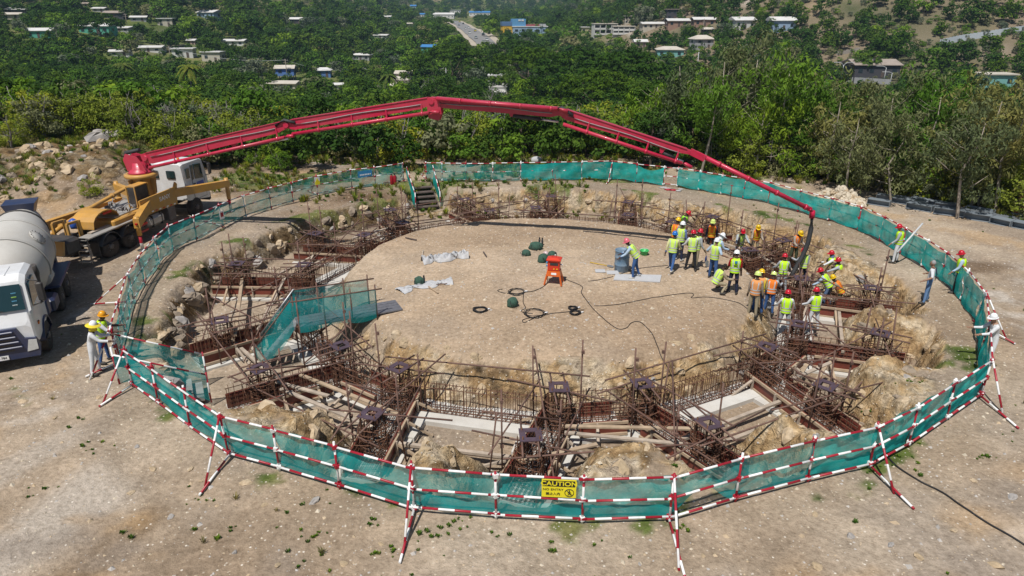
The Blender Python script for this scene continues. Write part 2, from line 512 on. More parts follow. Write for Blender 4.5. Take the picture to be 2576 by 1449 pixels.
soil = mixv(soil, np.array([[0.45, 0.37, 0.28]]), np.clip(0.6 * trr, 0, 1) * ss(17.5, 18.5, gr) * ss(8, 14, Xf))
rub = ss(0.52, 0.66, fbm(Xf * 0.45 + 33, Yf * 0.45 + 12, 4)) * ss(16.8, 17.8, gr) * ss(34, 26, Yf)
soil = mixv(soil, np.array([[0.24, 0.20, 0.165]]), 0.55 * rub)
och = ss(0.58, 0.72, fbm(Xf * 0.5 + 71, Yf * 0.5 + 3, 4)) * ss(16.8, 17.8, gr)
soil = mixv(soil, np.array([[0.42, 0.28, 0.15]]), 0.5 * och)
soil = mixv(soil, np.array([[0.145, 0.098, 0.062]]), damp)
wx = Xf + 0.5 * (fbm(Xf * 1.3, Yf * 1.3, 3) - 0.5); wy = Yf + 0.5 * (fbm(Xf * 1.3 + 20, Yf * 1.3, 3) - 0.5)
_r = 0.55 * fbm(wx * 1.1 + gz * 1.3, wy * 1.1 - gz, 4) + 0.45 * fbm(wx * 3.3 + gz * 4, wy * 3.3, 3)
rockc = lerp_stops(_r, [(0.28, (0.13, 0.095, 0.06)), (0.38, (0.34, 0.225, 0.12)), (0.47, (0.47, 0.33, 0.18)), (0.56, (0.48, 0.37, 0.235)), (0.66, (0.58, 0.49, 0.365)), (0.76, (0.38, 0.31, 0.24))])
joint = ss(0.80, 0.93, ridged(wx * 0.9 + 0.6 * gz, wy * 0.9 + gz, 2))
rockc *= (1 - 0.55 * joint)[:, None]
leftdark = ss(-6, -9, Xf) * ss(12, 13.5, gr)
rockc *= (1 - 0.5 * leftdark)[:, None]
_rk = ss(0.35, 0.62, rocky + 1.6 * (_n2 - 0.53)) * ss(0.05, 0.3, rocky)
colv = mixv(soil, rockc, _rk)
drycol = lerp_stops(fbm(Xf / 16.0, Yf / 16.0, 5), [(0.3, (0.075, 0.085, 0.04)), (0.46, (0.15, 0.13, 0.08)), (0.62, (0.22, 0.17, 0.12)), (0.8, (0.13, 0.125, 0.065))])
grassc = lerp_stops(_n2, [(0.3, (0.05, 0.075, 0.02)), (0.55, (0.105, 0.135, 0.038)), (0.75, (0.19, 0.18, 0.075))])
grassc = mixv(grassc, drycol, np.clip(dry, 0, 1))
_g = ss(0.4, 0.78, green + 1.7 * (0.5 * _n2 + 0.5 * _n3 - 0.5)) * ss(0.03, 0.25, green)
colv = mixv(colv, grassc, _g)
ca = gme.color_attributes.new('col', 'FLOAT_COLOR', 'POINT')
ca.data.foreach_set('color', np.column_stack([np.clip(colv, 0, 1), np.clip(_rk, 0, 1)]).astype(np.float32).ravel())

def ground_mat():
    m, nt, out = nodes('earth')
    p = N(nt, 'ShaderNodeBsdfDiffuse')
    geo = N(nt, 'ShaderNodeNewGeometry'); pos = geo.outputs['Position']
    a = N(nt, 'ShaderNodeAttribute'); a.attribute_name = 'col'
    fin = noise(nt, 7.0, 4, 0.75, pos)
    c = mixc(nt, 1.0, a.outputs['Color'], ramp(nt, fin, [(0.28, (0.66, 0.64, 0.62)), (0.5, (1.0, 1.0, 1.0)), (0.72, (1.30, 1.30, 1.32))]), 'MULTIPLY')
    rn = noise(nt, 2.8, 5, 0.72, pos, 0.9)
    c = mixc(nt, a.outputs['Alpha'], c, mixc(nt, 1.0, c, ramp(nt, rn, [(0.33, (0.42, 0.38, 0.34)), (0.43, (0.92, 0.90, 0.87)), (0.55, (1.08, 1.06, 1.02)), (0.68, (1.45, 1.5, 1.55))]), 'MULTIPLY'))
    v = N(nt, 'ShaderNodeTexVoronoi'); v.inputs['Scale'].default_value = 8.5; lk(nt, pos, v.inputs['Vector'])
    dot = ramp(nt, v.outputs['Distance'], [(0.13, 1.0), (0.26, 0.0)])
    sep = N(nt, 'ShaderNodeSeparateColor'); lk(nt, v.outputs['Color'], sep.inputs[0])
    keep = ramp(nt, sep.outputs[0], [(0.6, 0.0), (0.68, 0.8)])
    f = N(nt, 'ShaderNodeMath', op='MULTIPLY'); lk(nt, keep, f.inputs[0]); lk(nt, dot, f.inputs[1])
    c = mixc(nt, f.outputs[0], c, ramp(nt, sep.outputs[1], [(0.2, (0.40, 0.32, 0.24)), (0.9, (0.78, 0.72, 0.63))]))
    lk(nt, c, p.inputs['Color'])
    hb = N(nt, 'ShaderNodeMath', op='MULTIPLY'); lk(nt, rn, hb.inputs[0]); lk(nt, a.outputs['Alpha'], hb.inputs[1])
    hm = N(nt, 'ShaderNodeMath', op='MULTIPLY_ADD'); lk(nt, hb.outputs[0], hm.inputs[0]); hm.inputs[1].default_value = 5.0; lk(nt, fin, hm.inputs[2])
    lk(nt, bump(nt, hm.outputs[0], 0.85, 0.07), p.inputs['Normal'])
    lk(nt, p.outputs[0], out.inputs['Surface'])
    return m
gme.materials.append(ground_mat())
add('ground', gme, kind='structure')

# ------------------------------------------------------------------ shared materials of the site
def stripe_mat():
    m, nt, out = nodes('red_white_pipe')
    p = N(nt, 'ShaderNodeBsdfPrincipled'); p.inputs['Roughness'].default_value = 0.4
    uv = N(nt, 'ShaderNodeTexCoord'); sp = N(nt, 'ShaderNodeSeparateXYZ'); lk(nt, uv.outputs['UV'], sp.inputs[0])
    d = N(nt, 'ShaderNodeMath', op='DIVIDE'); lk(nt, sp.outputs[1], d.inputs[0]); d.inputs[1].default_value = 0.74
    fr = N(nt, 'ShaderNodeMath', op='FRACT'); lk(nt, d.outputs[0], fr.inputs[0])
    c = ramp(nt, fr.outputs[0], [(0.0, (0.34, 0.012, 0.028)), (0.5, (0.80, 0.80, 0.80))], 'CONSTANT')
    n = noise(nt, 14, 2, 0.6, uv.outputs['Object'])
    c = mixc(nt, 0.5, c, ramp(nt, n, [(0.3, 0.8), (0.7, 1.1)]), 'MULTIPLY')
    lk(nt, c, p.inputs['Base Color']); lk(nt, p.outputs[0], out.inputs['Surface'])
    return m
M_STRIPE = stripe_mat()
M_REDP = plain('red_pipe_paint', (0.36, 0.014, 0.03), 0.4)
M_WHITEP = plain('white_pipe_paint', (0.78, 0.78, 0.77), 0.45)
M_RUST = plain('rusty_tube', (0.14, 0.075, 0.058), 0.8, 0.2, 0.35, 5.0, (0.20, 0.13, 0.10), 0.6)
M_BAR = plain('rebar', (0.105, 0.051, 0.034), 0.85, 0.2, 0.35, 3.0, (0.22, 0.10, 0.045), 0.55)
M_PLATE = plain('plate_purple', (0.13, 0.095, 0.13), 0.55, 0.5, 0.25, 4.0, (0.14, 0.07, 0.05), 0.5)
M_PLY = plain('red_brown_ply', (0.17, 0.032, 0.020), 0.5, 0, 0.3, 2.5, (0.10, 0.045, 0.03), 0.55)
M_TIMBER = plain('raw_timber', (0.40, 0.30, 0.20), 0.85, 0, 0.25, 3.0, (0.30, 0.24, 0.19), 0.5)
M_TIMBER2 = plain('grey_timber', (0.42, 0.35, 0.28), 0.9, 0, 0.25, 3.0, (0.25, 0.2, 0.16), 0.5)
M_CONC = plain('fresh_concrete', (0.57, 0.56, 0.53), 0.9, 0, 0.1, 2.0, (0.42, 0.37, 0.30), 0.5)
M_GALV = plain('galvanised_tube', (0.42, 0.43, 0.44), 0.45, 0.7, 0.2, 6.0)
def net_mat(name, col, op, tr=0.45):
    m, nt, out = nodes(name)
    d = N(nt, 'ShaderNodeBsdfDiffuse'); t = N(nt, 'ShaderNodeBsdfTranslucent'); x = N(nt, 'ShaderNodeBsdfTransparent')
    tc = N(nt, 'ShaderNodeTexCoord'); n = noise(nt, 2.3, 3, 0.6, tc.outputs['Object'])
    c = ramp(nt, n, [(0.3, tuple(v * 0.78 for v in col)), (0.7, tuple(min(1, v * 1.2) for v in col))])
    lk(nt, c, d.inputs['Color']); lk(nt, c, t.inputs['Color'])
    a = N(nt, 'ShaderNodeMixShader'); a.inputs[0].default_value = tr; lk(nt, d.outputs[0], a.inputs[1]); lk(nt, t.outputs[0], a.inputs[2])
    b = N(nt, 'ShaderNodeMixShader'); lk(nt, x.outputs[0], b.inputs[1]); lk(nt, a.outputs[0], b.inputs[2])
    o = ramp(nt, noise(nt, 1.1, 4, 0.65, tc.outputs['Object']), [(0.3, op - 0.14), (0.7, op + 0.14)])
    lk(nt, o, b.inputs[0]); lk(nt, b.outputs[0], out.inputs['Surface'])
    return m
M_NET = net_mat('teal_net', (0.035, 0.49, 0.48), 0.66)
M_NETD = net_mat('teal_net_dense', (0.03, 0.54, 0.50), 0.85)
M_NETP = net_mat('teal_net_thin', (0.03, 0.42, 0.39), 0.50)
M_NETG = net_mat('blue_green_net', (0.015, 0.48, 0.48), 0.48)

def kid(par, name, mb, mat, **kw):
    """part of an unrotated thing, its mesh given in world coordinates"""
    o = mb.build(name, mat, par, **kw)
    p = par.location if par.parent is None else par.location + par.parent.location
    if par.parent is None: o.location = -par.location
    return o

WHERE = ['nearest the camera', 'near right', 'right, among the workers', 'far right behind the workers',
         'far side right of the wooden stair', 'far left of the wooden stair', 'left side', 'near left by the net gangway']

# ------------------------------------------------------------------ footings: formwork, slab, cages
def cage_bars(mb, a, b, w, h, z0, st=0.17, nl=5, r=0.0125, side=True):
    """bottom mat, side curtains of upright bars and a few top ties of a beam cage"""
    a = Vector((a.x, a.y, 0)); b = Vector((b.x, b.y, 0))
    d = (b - a); L = d.length; d.normalize(); n = Vector((-d.y, d.x, 0))
    k = max(2, int(L / st)); Z = lambda z: Vector((0, 0, z))
    for i in range(k + 1):
        c = a + d * (L * i / k + random.uniform(-0.03, 0.03)); tw = random.uniform(-0.05, 0.05)
        q = [c - n * (w / 2) + d * tw, c + n * (w / 2) - d * tw]
        for s_ in q:
            mb.bar(s_ + Z(z0), s_ + n * random.uniform(-.02, .02) + Z(z0 + h + random.uniform(-.04, .10)), r, 3, caps=False, smooth=False)
        mb.bar(q[0] + Z(z0 + 0.02), q[1] + Z(z0 + .02), r, 3, caps=False, smooth=False)
        if i % 4 == 0 or not side: mb.bar(q[0] + Z(z0 + h), q[1] + Z(z0 + h), r, 3, caps=False, smooth=False)
    for i in range(nl):
        o = -w / 2 + w * i / (nl - 1)
        mb.bar(a + n * o + Z(z0 + .03), b + n * o + Z(z0 + .03), r * 1.3, 3, caps=False, smooth=False)
    for f in ((0.28, 0.52, 0.76, 0.97) if side else (0.95, 0.12)):
        for o in (-w / 2, w / 2):
            mb.bar(a + n * o + Z(z0 + h * f), b + n * o + Z(z0 + h * f + random.uniform(-.03, .03)), r * (1 if f < .9 else 1.3), 3, caps=False, smooth=False)

def column_cage(c, name_where, grp):
    z0 = FLOOR + 0.12
    zt = 0.02 + random.uniform(-0.06, 0.06)
    t = thing('column_cage', name_where, 'rebar cage', (c.x, c.y, FLOOR), 0, grp)
    mb = MB(); R = 0.36
    for i in range(18):
        a = 2 * math.pi * i / 18
        p = Vector((c.x + R * math.cos(a), c.y + R * math.sin(a), z0))
        mb.bar(p, p + Vector((random.uniform(-.03, .03), random.uniform(-.03, .03), zt - z0 - 0.25 + random.uniform(-.1, .2))), 0.015, 3, caps=False, smooth=False)
    kid(t, 'vertical_bars', mb, M_BAR, kind='stuff')
    mb = MB()
    for i in range(9):
        z = z0 + 0.05 + i * 0.125
        rr = R + 0.015 + random.uniform(0, 0.02) + (0.05 if i > 5 else 0)
        ox, oy = random.uniform(-.03, .03), random.uniform(-.03, .03)
        pts = [Vector((c.x + ox + rr * math.cos(a), c.y + oy + rr * math.sin(a), z + 0.03 * math.sin(a + i))) for a in np.linspace(0, 2 * math.pi, 13)]
        mb.tube(pts, 0.0125, 3, caps=False, smooth=False)
    kid(t, 'hoops', mb, M_BAR, kind='stuff')
    mb = MB(); ang = math.atan2(c.y - CY, c.x - CX) + random.uniform(-.15, .15)
    Rm = Matrix.Rotation(ang, 3, 'Z'); zz = zt + 0.05; o = 0.30; w = 0.17
    for sx, sy, lx, ly in ((0, o - w / 2, 2 * o, w), (0, -(o - w / 2), 2 * o, w), (o - w / 2, 0, w, 2 * (o - w)), (-(o - w / 2), 0, w, 2 * (o - w))):
        mb.box(Vector((c.x, c.y, zz)) + Rm @ Vector((sx, sy, 0)), (lx, ly, 0.025), Rm)
    pl = kid(t, 'template_plate', mb, M_PLATE)
    mb = MB()
    for sx in (-1, 1):
        for sy in (-1, 1):
            q = Vector((c.x, c.y, zz)) + Rm @ Vector((sx * 0.22, sy * 0.22, 0))
            mb.bar(q - Vector((0, 0, 0.35)), q + Vector((0, 0, 0.10)), 0.022, 5)
    kid(t, 'anchor_bolts', mb, M_BAR, kind='stuff')
    # the two tubes that carry the plate
    for s_ in (-0.2, 0.2):
        mb = MB(); a = Vector((c.x, c.y, zz - 0.05)) + Rm @ Vector((-0.95, s_, 0)); b = Vector((c.x, c.y, zz - 0.05)) + Rm @ Vector((0.95, s_ + random.uniform(-.08, .08), 0.03))
        mb.bar(a, b, 0.027, 6)
        kid(t, 'carrier_tube', mb, M_RUST)
    return t

def plank(par, name, p0, p1, w, h, mat):
    mb = MB(); mb.beam(p0, p1, w, h)
    return kid(par, name, mb, mat)

for k, P in enumerate(PAIRS):
    wh = WHERE[k]
    I, O = P['in'], P['out']
    mid = (I[0] + I[1] + O[0] + O[1]) / 4
    ends = []
    for i in (0, 1):
        d = (O[i] - I[i]).normalized(); ends.append((I[i] - d * 0.45, O[i] + d * 1.05, d))
    # blinding slab under cross beam and legs
    sl = thing('concrete_slab', 'pale concrete slab under the footing cage, ' + wh, 'slab', (mid.x, mid.y, FLOOR), 0, 'slabs under the footings')
    for i in (0, 1):
        mb = MB(); a, b, d = ends[i]
        mb.beam(a + Vector((0, 0, FLOOR + 0.0)), b + Vector((0, 0, FLOOR)), 1.62, 0.16)
        kid(sl, 'leg_slab', mb, M_CONC)
    mb = MB(); cd = (I[1] - I[0]).normalized()
    mb.beam(I[0] + cd * 0.6 + Vector((0, 0, FLOOR + 0.005)), I[1] - cd * 0.6 + Vector((0, 0, FLOOR + 0.005)), 1.55, 0.16)
    kid(sl, 'cross_slab', mb, M_CONC)
    # cages
    cg = thing('footing_cage', 'rusty two-legged footing rebar cage, ' + wh, 'rebar cage', (mid.x, mid.y, FLOOR), 0, 'footing cages')
    for i in (0, 1):
        mb = MB(); a, b, d = ends[i]
        cage_bars(mb, a, b, 0.86, 0.74 if k in (0, 1, 7) else 0.95, FLOOR + 0.13, 0.15, 8)
        kid(cg, 'leg_cage', mb, M_BAR, kind='stuff')
    mb = MB(); cage_bars(mb, I[0], I[1], 0.86, 0.95, FLOOR + 0.14, 0.15, 8); kid(cg, 'cross_cage', mb, M_BAR, kind='stuff')
    # formwork
    fw = thing('formwork', 'red brown plywood formwork round the footing, ' + wh, 'formwork', (mid.x, mid.y, FLOOR), 0, 'footing formwork')
    def panel(a, b, h=0.50, z=FLOOR + 0.09, out=None):
        mb = MB(); mb.beam(a + Vector((0, 0, z + h / 2)), b + Vector((0, 0, z + h / 2)), 0.045, h); kid(fw, 'formwork_panel', mb, M_PLY)
        if out is not None:
            oo = out * 0.055
            for zz in (z + h - 0.04, z + 0.06):
                mb = MB(); mb.beam(a + oo + Vector((0, 0, zz)), b + oo + Vector((0, 0, zz)), 0.06, 0.085); kid(fw, 'timber_waler', mb, M_TIMBER)
            L = (b - a).length; d = (b - a).normalized()
            for q in np.arange(0.5, L - 0.2, 1.1):
                mb = MB(); p = a + d * q
                mb.beam(p + oo * 1.9 + Vector((0, 0, z - 0.05)), p + oo * 1.9 + Vector((0, 0, z + h)), 0.07, 0.05, up=d); kid(fw, 'stud', mb, M_TIMBER2)
                if random.random() < 0.75:
                    mb = MB(); f = p + out * random.uniform(0.8, 1.15) + d * random.uniform(-.2, .2)
                    mb.beam(p + oo * 2.6 + Vector((0, 0, z + h * 0.8)), f + Vector((0, 0, FLOOR + 0.06)), 0.08, 0.06); kid(fw, 'timber_strut', mb, M_TIMBER if random.random() < .6 else M_TIMBER2)
    for i in (0, 1):
        a, b, d = ends[i]; n = Vector((-d.y, d.x, 0))
        inner_side = n if (I[1 - i] - I[i]).dot(n) > 0 else -n
        for sgn in (-1, 1):
            nn = inner_side * sgn
            st = a + d * (1.05 if sgn > 0 else 0.25)
            panel(st + nn * 0.52, b + nn * 0.52, out=nn)
    rad = Vector((mid.x - CX, mid.y - CY, 0)).normalized()
    panel(I[0] + cd * 0.75 - rad * 0.52, I[1] - cd * 0.75 - rad * 0.52, out=-rad)
    panel(I[0] + cd * 0.55 + rad * 0.54, I[1] - cd * 0.55 + rad * 0.54, out=rad)
    # planks lying across
    tm = thing('timber_planks', 'loose timber planks laid across the footing, ' + wh, 'planks', (mid.x, mid.y, FLOOR), 0, 'loose planks')
    for q in range(3):
        f0, f1 = random.uniform(0.25, 1.0), random.uniform(0.25, 1.0)
        a = I[0].lerp(O[0], f0); b = I[1].lerp(O[1], f1)
        if random.random() < 0.4: b = a.lerp(b, random.uniform(0.4, 0.7))
        e = (b - a).normalized()
        plank(tm, 'plank', a - e * random.uniform(-0.5, 0.4) + Vector((0, 0, FLOOR + 0.66 + 0.05 * q)), b + e * random.uniform(-.3, .5) + Vector((0, 0, FLOOR + 0.70 + 0.05 * q)), 0.13, 0.05, M_TIMBER if random.random() < .6 else M_TIMBER2)
    # columns
    for ring, nm in (('in', 'inner'), ('out', 'outer')):
        for i in (0, 1):
            column_cage(P[ring][i], f"{nm} {'left' if i == 0 else 'right'} column cage with purple plate, {wh}", 'column cages')

# ring beam walls between the footings
GAPW = ['right of the caution sign', 'right, below the workers', 'behind the orange vests', 'far right, behind the mound', 'far middle, behind the mound', 'far left, under the stair', 'left, beside the gangway', 'near left, left of the caution sign']
for k in range(8):
    a = PAIRS[k]['in'][1]; b = PAIRS[(k + 1) % 8]['in'][0]
    d = (b - a).normalized(); a2, b2 = a + d * 0.62, b - d * 0.62
    m = (a + b) / 2; rad = Vector((m.x - CX, m.y - CY, 0)).normalized()
    t = thing('concrete_kerb', 'white concrete kerb slab, ' + GAPW[k], 'kerb', (m.x, m.y, FLOOR), 0, 'kerbs of the ring wall')
    mb = MB(); mb.beam(a2 + Vector((0, 0, FLOOR + 0.02)), b2 + Vector((0, 0, FLOOR + 0.02)), 1.30, 0.26); kid(t, 'slab', mb, M_CONC)
    for e, s_ in ((a2, 1), (b2, -1)):
        q = e + d * s_ * 0.22
        mb = MB(); mb.beam(q + rad * 0.65 + Vector((0, 0, FLOOR + 0.02)), q + rad * 1.55 + Vector((0, 0, FLOOR + 0.02)), 0.42, 0.24); kid(t, 'return_slab', mb, M_CONC)
    t = thing('ring_wall_cage', 'low thin rusty rebar wall, ' + GAPW[k], 'rebar cage', (m.x, m.y, FLOOR), 0, 'ring wall cages')
    mb = MB(); cage_bars(mb, a, b, 0.30, 0.92, FLOOR + 0.16, 0.13, 3, 0.0115, side=False)
    kid(t, 'stirrups', mb, M_BAR, kind='stuff')
    tt = thing('timber_rails', 'long timber rails in the trench, ' + GAPW[k], 'planks', (m.x, m.y, FLOOR), 0, 'trench timber rails')
    for q in range(2):
        mb = MB(); o = rad * random.uniform(1.6, 2.6)
        mb.beam(a2 + o - d * random.uniform(0, .5) + Vector((0, 0, FLOOR + 0.30 + .1 * q)), b2 + o * random.uniform(.8, 1.0) + d * random.uniform(-.4, .3) + Vector((0, 0, FLOOR + 0.32 + .1 * q)), 0.12, 0.08)
        kid(tt, 'rail', mb, M_TIMBER2)

# ------------------------------------------------------------------ rusty scaffold round each leg
def scaffold(k, i):
    P = PAIRS[k]; a, b = P['in'][i], P['out'][i]
    d = (b - a).normalized(); n = Vector((-d.y, d.x, 0))
    m = (a + b) / 2
    t = thing('tube_scaffold', f"rusty tube scaffold over the {'left' if i == 0 else 'right'} footing leg, {WHERE[k]}", 'scaffold', (m.x, m.y, FLOOR), 0, 'tube scaffolds')
    J = []
    def pole(p, q, r=0.026):
        mb = MB(); mb.bar(p, q, r, 6); kid(t, 'pole', mb, M_RUST)
    U = lambda v, z: Vector((v.x, v.y, z))
    tops = []
    for c in (a, b):
        for s_ in (-1, 1):
            p = c + n * (0.72 * s_) + d * random.uniform(-.5, .5)
            top = random.uniform(0.35, 1.3) if random.random() < .6 else random.uniform(1.2, 1.9)
            pole(U(p, FLOOR - 0.05), U(p + Vector((random.uniform(-.06, .06), random.uniform(-.06, .06), 0)), top)); tops.append((p, top))
            J.append(U(p, random.uniform(-0.35, -0.1)))
    for s_ in (-1, 1):                     # ledgers along the leg
        z = random.uniform(-0.30, 0.05)
        pole(U(a + n * .76 * s_ - d * random.uniform(.3, 1.1), z), U(b + n * .76 * s_ + d * random.uniform(.3, 1.3), z + random.uniform(-.12, .12)))
    for c in (a, b):                       # transoms
        z = random.uniform(-0.25, 0.2); e = d * random.uniform(-.45, .45)
        pole(U(c + e - n * random.uniform(1.0, 2.3), z), U(c + e + n * random.uniform(1.0, 2.3), z + random.uniform(-.15, .15)))
    for q in range(2):                     # long slanting braces
        s_ = random.choice((-1, 1)); f0, f1 = random.uniform(-.5, .3), random.uniform(.7, 1.5)
        lo, hi = FLOOR + random.uniform(0.15, .6), random.uniform(0.1, 0.9)
        if q == 1: lo, hi = hi, lo
        pole(U(a.lerp(b, f0) + n * s_ * random.uniform(.5, 1.5), lo), U(a.lerp(b, f1) - n * s_ * random.uniform(.4, 1.6), hi))
    c = a.lerp(b, random.uniform(-.1, 1.25)) + n * random.uniform(-1.1, 1.1)
    pole(U(c, FLOOR), U(c + Vector((random.uniform(-.25, .25), random.uniform(-.25, .25), 0)), random.uniform(0.1, 1.6)))
    mb = MB()
    for j in J: mb.box(j, (0.09, 0.09, 0.10))
    for p, top in tops: mb.box(U(p, top - 0.35), (0.085, 0.085, 0.09))
    kid(t, 'couplers', mb, M_RUST, kind='stuff')
for k in range(8):
    for i in (0, 1): scaffold(k, i)
# long ledgers that tie neighbouring scaffolds together
for k in range(8):
    for nm, A, B, z in (('footing', PAIRS[k]['out'][0], PAIRS[k]['out'][1], -0.25), ('gap', PAIRS[k]['out'][1], PAIRS[(k + 1) % 8]['out'][0], -0.1), ('ring', PAIRS[k]['in'][1], PAIRS[(k + 1) % 8]['in'][0], 0.05)):
        if nm == 'gap' and k % 2: continue
        d = (B - A).normalized(); m = (A + B) / 2
        rad = Vector((m.x - CX, m.y - CY, 0)).normalized()
        o = rad * (0.55 if nm != 'ring' else -0.75)
        mb = MB(); zz = z + random.uniform(-.1, .15)
        mb.bar(A + o - d * 0.8 + Vector((0, 0, zz)), B + o + d * 0.8 + Vector((0, 0, zz + random.uniform(-.2, .2))), 0.026, 6)
        w_ = {'footing': 'across outer columns, ' + WHERE[k], 'gap': 'over the outer trench, ' + GAPW[k], 'ring': 'along the wall, ' + GAPW[k]}[nm]
        mb.build('scaffold_tube', M_RUST, label='long rusty tube ' + w_, cat='tube', group='long scaffold tubes')

# ------------------------------------------------------------------ the red and white fence with teal netting
FH = 1.25
def stripe_bar(par, name, p0, p1, r=0.028, u0=None):
    mb = MB(); mb.bar(p0, p1, r, 8, uvlen=True, u0=random.uniform(0, 2) if u0 is None else u0)
    return kid(par, name, mb, M_STRIPE)
# posts by foot pixel; 'b' = post with an outward brace, 'i' = brace to the inside; net kind of the span that follows
LOOP = [
 ((334, 973), 'b', 'n'), ((399, 1019), '', 'n'), ((479, 1079), '', 'n'), ((577, 1149), 'b', 'n'), ((704, 1185), '', 'n'), ((855, 1230), '', 'n'),
 ((1041, 1288), 'b', 'n'), ((1248, 1305), '', 'n'), ((1464, 1317), '', 'n'), ((1683, 1312), 'b', 'n'), ((1849, 1262), '', 'n'), ((2031, 1214), '', 'd'),
 ((2187, 1177), 'b', 'd'), ((2284, 1124), '', 'd'), ((2381, 1057), '', 'd'), ((2466, 999), 'b', 'd'), ((2464, 905), '', 'd'), ((2455, 815), 'b', 'd'),
 ((2416, 757), '', 'd'), ((2366, 706), '', 'd'), ((2318, 672), '', 'd'), ((2266, 640), 'b', 'd'), ((2213, 608), '', 'd'), ((2157, 580), '', 'd'), ((2084, 556), 'b', 'd'),
 ((2007, 534), '', 'd'), ((1932, 512), '', 'd'), ((1870, 500), 'b', 'd'), ((1813, 490), '', 'd'), ((1757, 480), '', 'd'), ((1703, 471), '', '-'), ((1668, 468), '', 'd'),
 ((1600, 460), '', 'd'), ((1538, 452), 'i', 'd'), ((1463, 453), '', 'd'), ((1390, 455), '', 'd'), ((1310, 456), 'b', 'p'), ((1240, 458), '', 'p'), ((1173, 458), '', 'p'),
 ((1113, 457), '', 'p'), ((1073, 456), 'b', None),
 ((1016, 458), 'b', 'p'), ((945, 469), '', 'p'), ((886, 476), '', 'p'), ((800, 493), 'b', 'p'), ((738, 511), '', 'p'), ((683, 527), '', 'p'), ((620, 548), '', 'p'),
 ((561, 574), 'b', 'n'), ((495, 606), '', 'n'), ((437, 632), '', 'n'), ((402, 666), '', 'n'), ((365, 718), '', 'n'), ((338, 765), 'b', 'n'), ((318, 845), '', 'n'), ((298, 917), 'b', None)]
NETM = {'n': M_NET, 'd': M_NETD, 'p': M_NETP, 'g': M_NETG}
FLBL = {0: 'at the near left corner by the entrance steps', 3: 'nearest the camera on the left', 6: 'nearest the camera, carrying the caution sign', 9: 'nearest the camera, right of the caution sign',
        12: 'at the near right corner', 15: 'beside the man in white overalls', 17: 'behind the white haired man on the right', 21: 'behind the man with the long pole', 24: 'in front of the stone heap',
        27: 'under the boom tip on the far right', 33: 'far side, with the sagging net', 36: 'far side, right of the wooden stair', 41: 'far side, left of the wooden stair', 44: 'behind the left trench, middle of the far left run',
        48: 'beside the pump truck', 53: 'on the left beside the mixer truck'}
FB = [G(*q[0]) for q in LOOP]
FOOT = {0: ((258, 1018), (250, 1026)), 3: ((516, 1223), (502, 1250)), 6: ((1017, 1380), (1006, 1420)), 9: ((1708, 1436), (1724, 1462)), 12: ((2249, 1243), (2298, 1284)), 15: ((2522, 1039), (2561, 1081)), 17: ((2530, 850), (2553, 868)), 53: ((236, 766), (229, 768)), 55: ((226, 955), (216, 951))}
cur = None
n = len(LOOP)
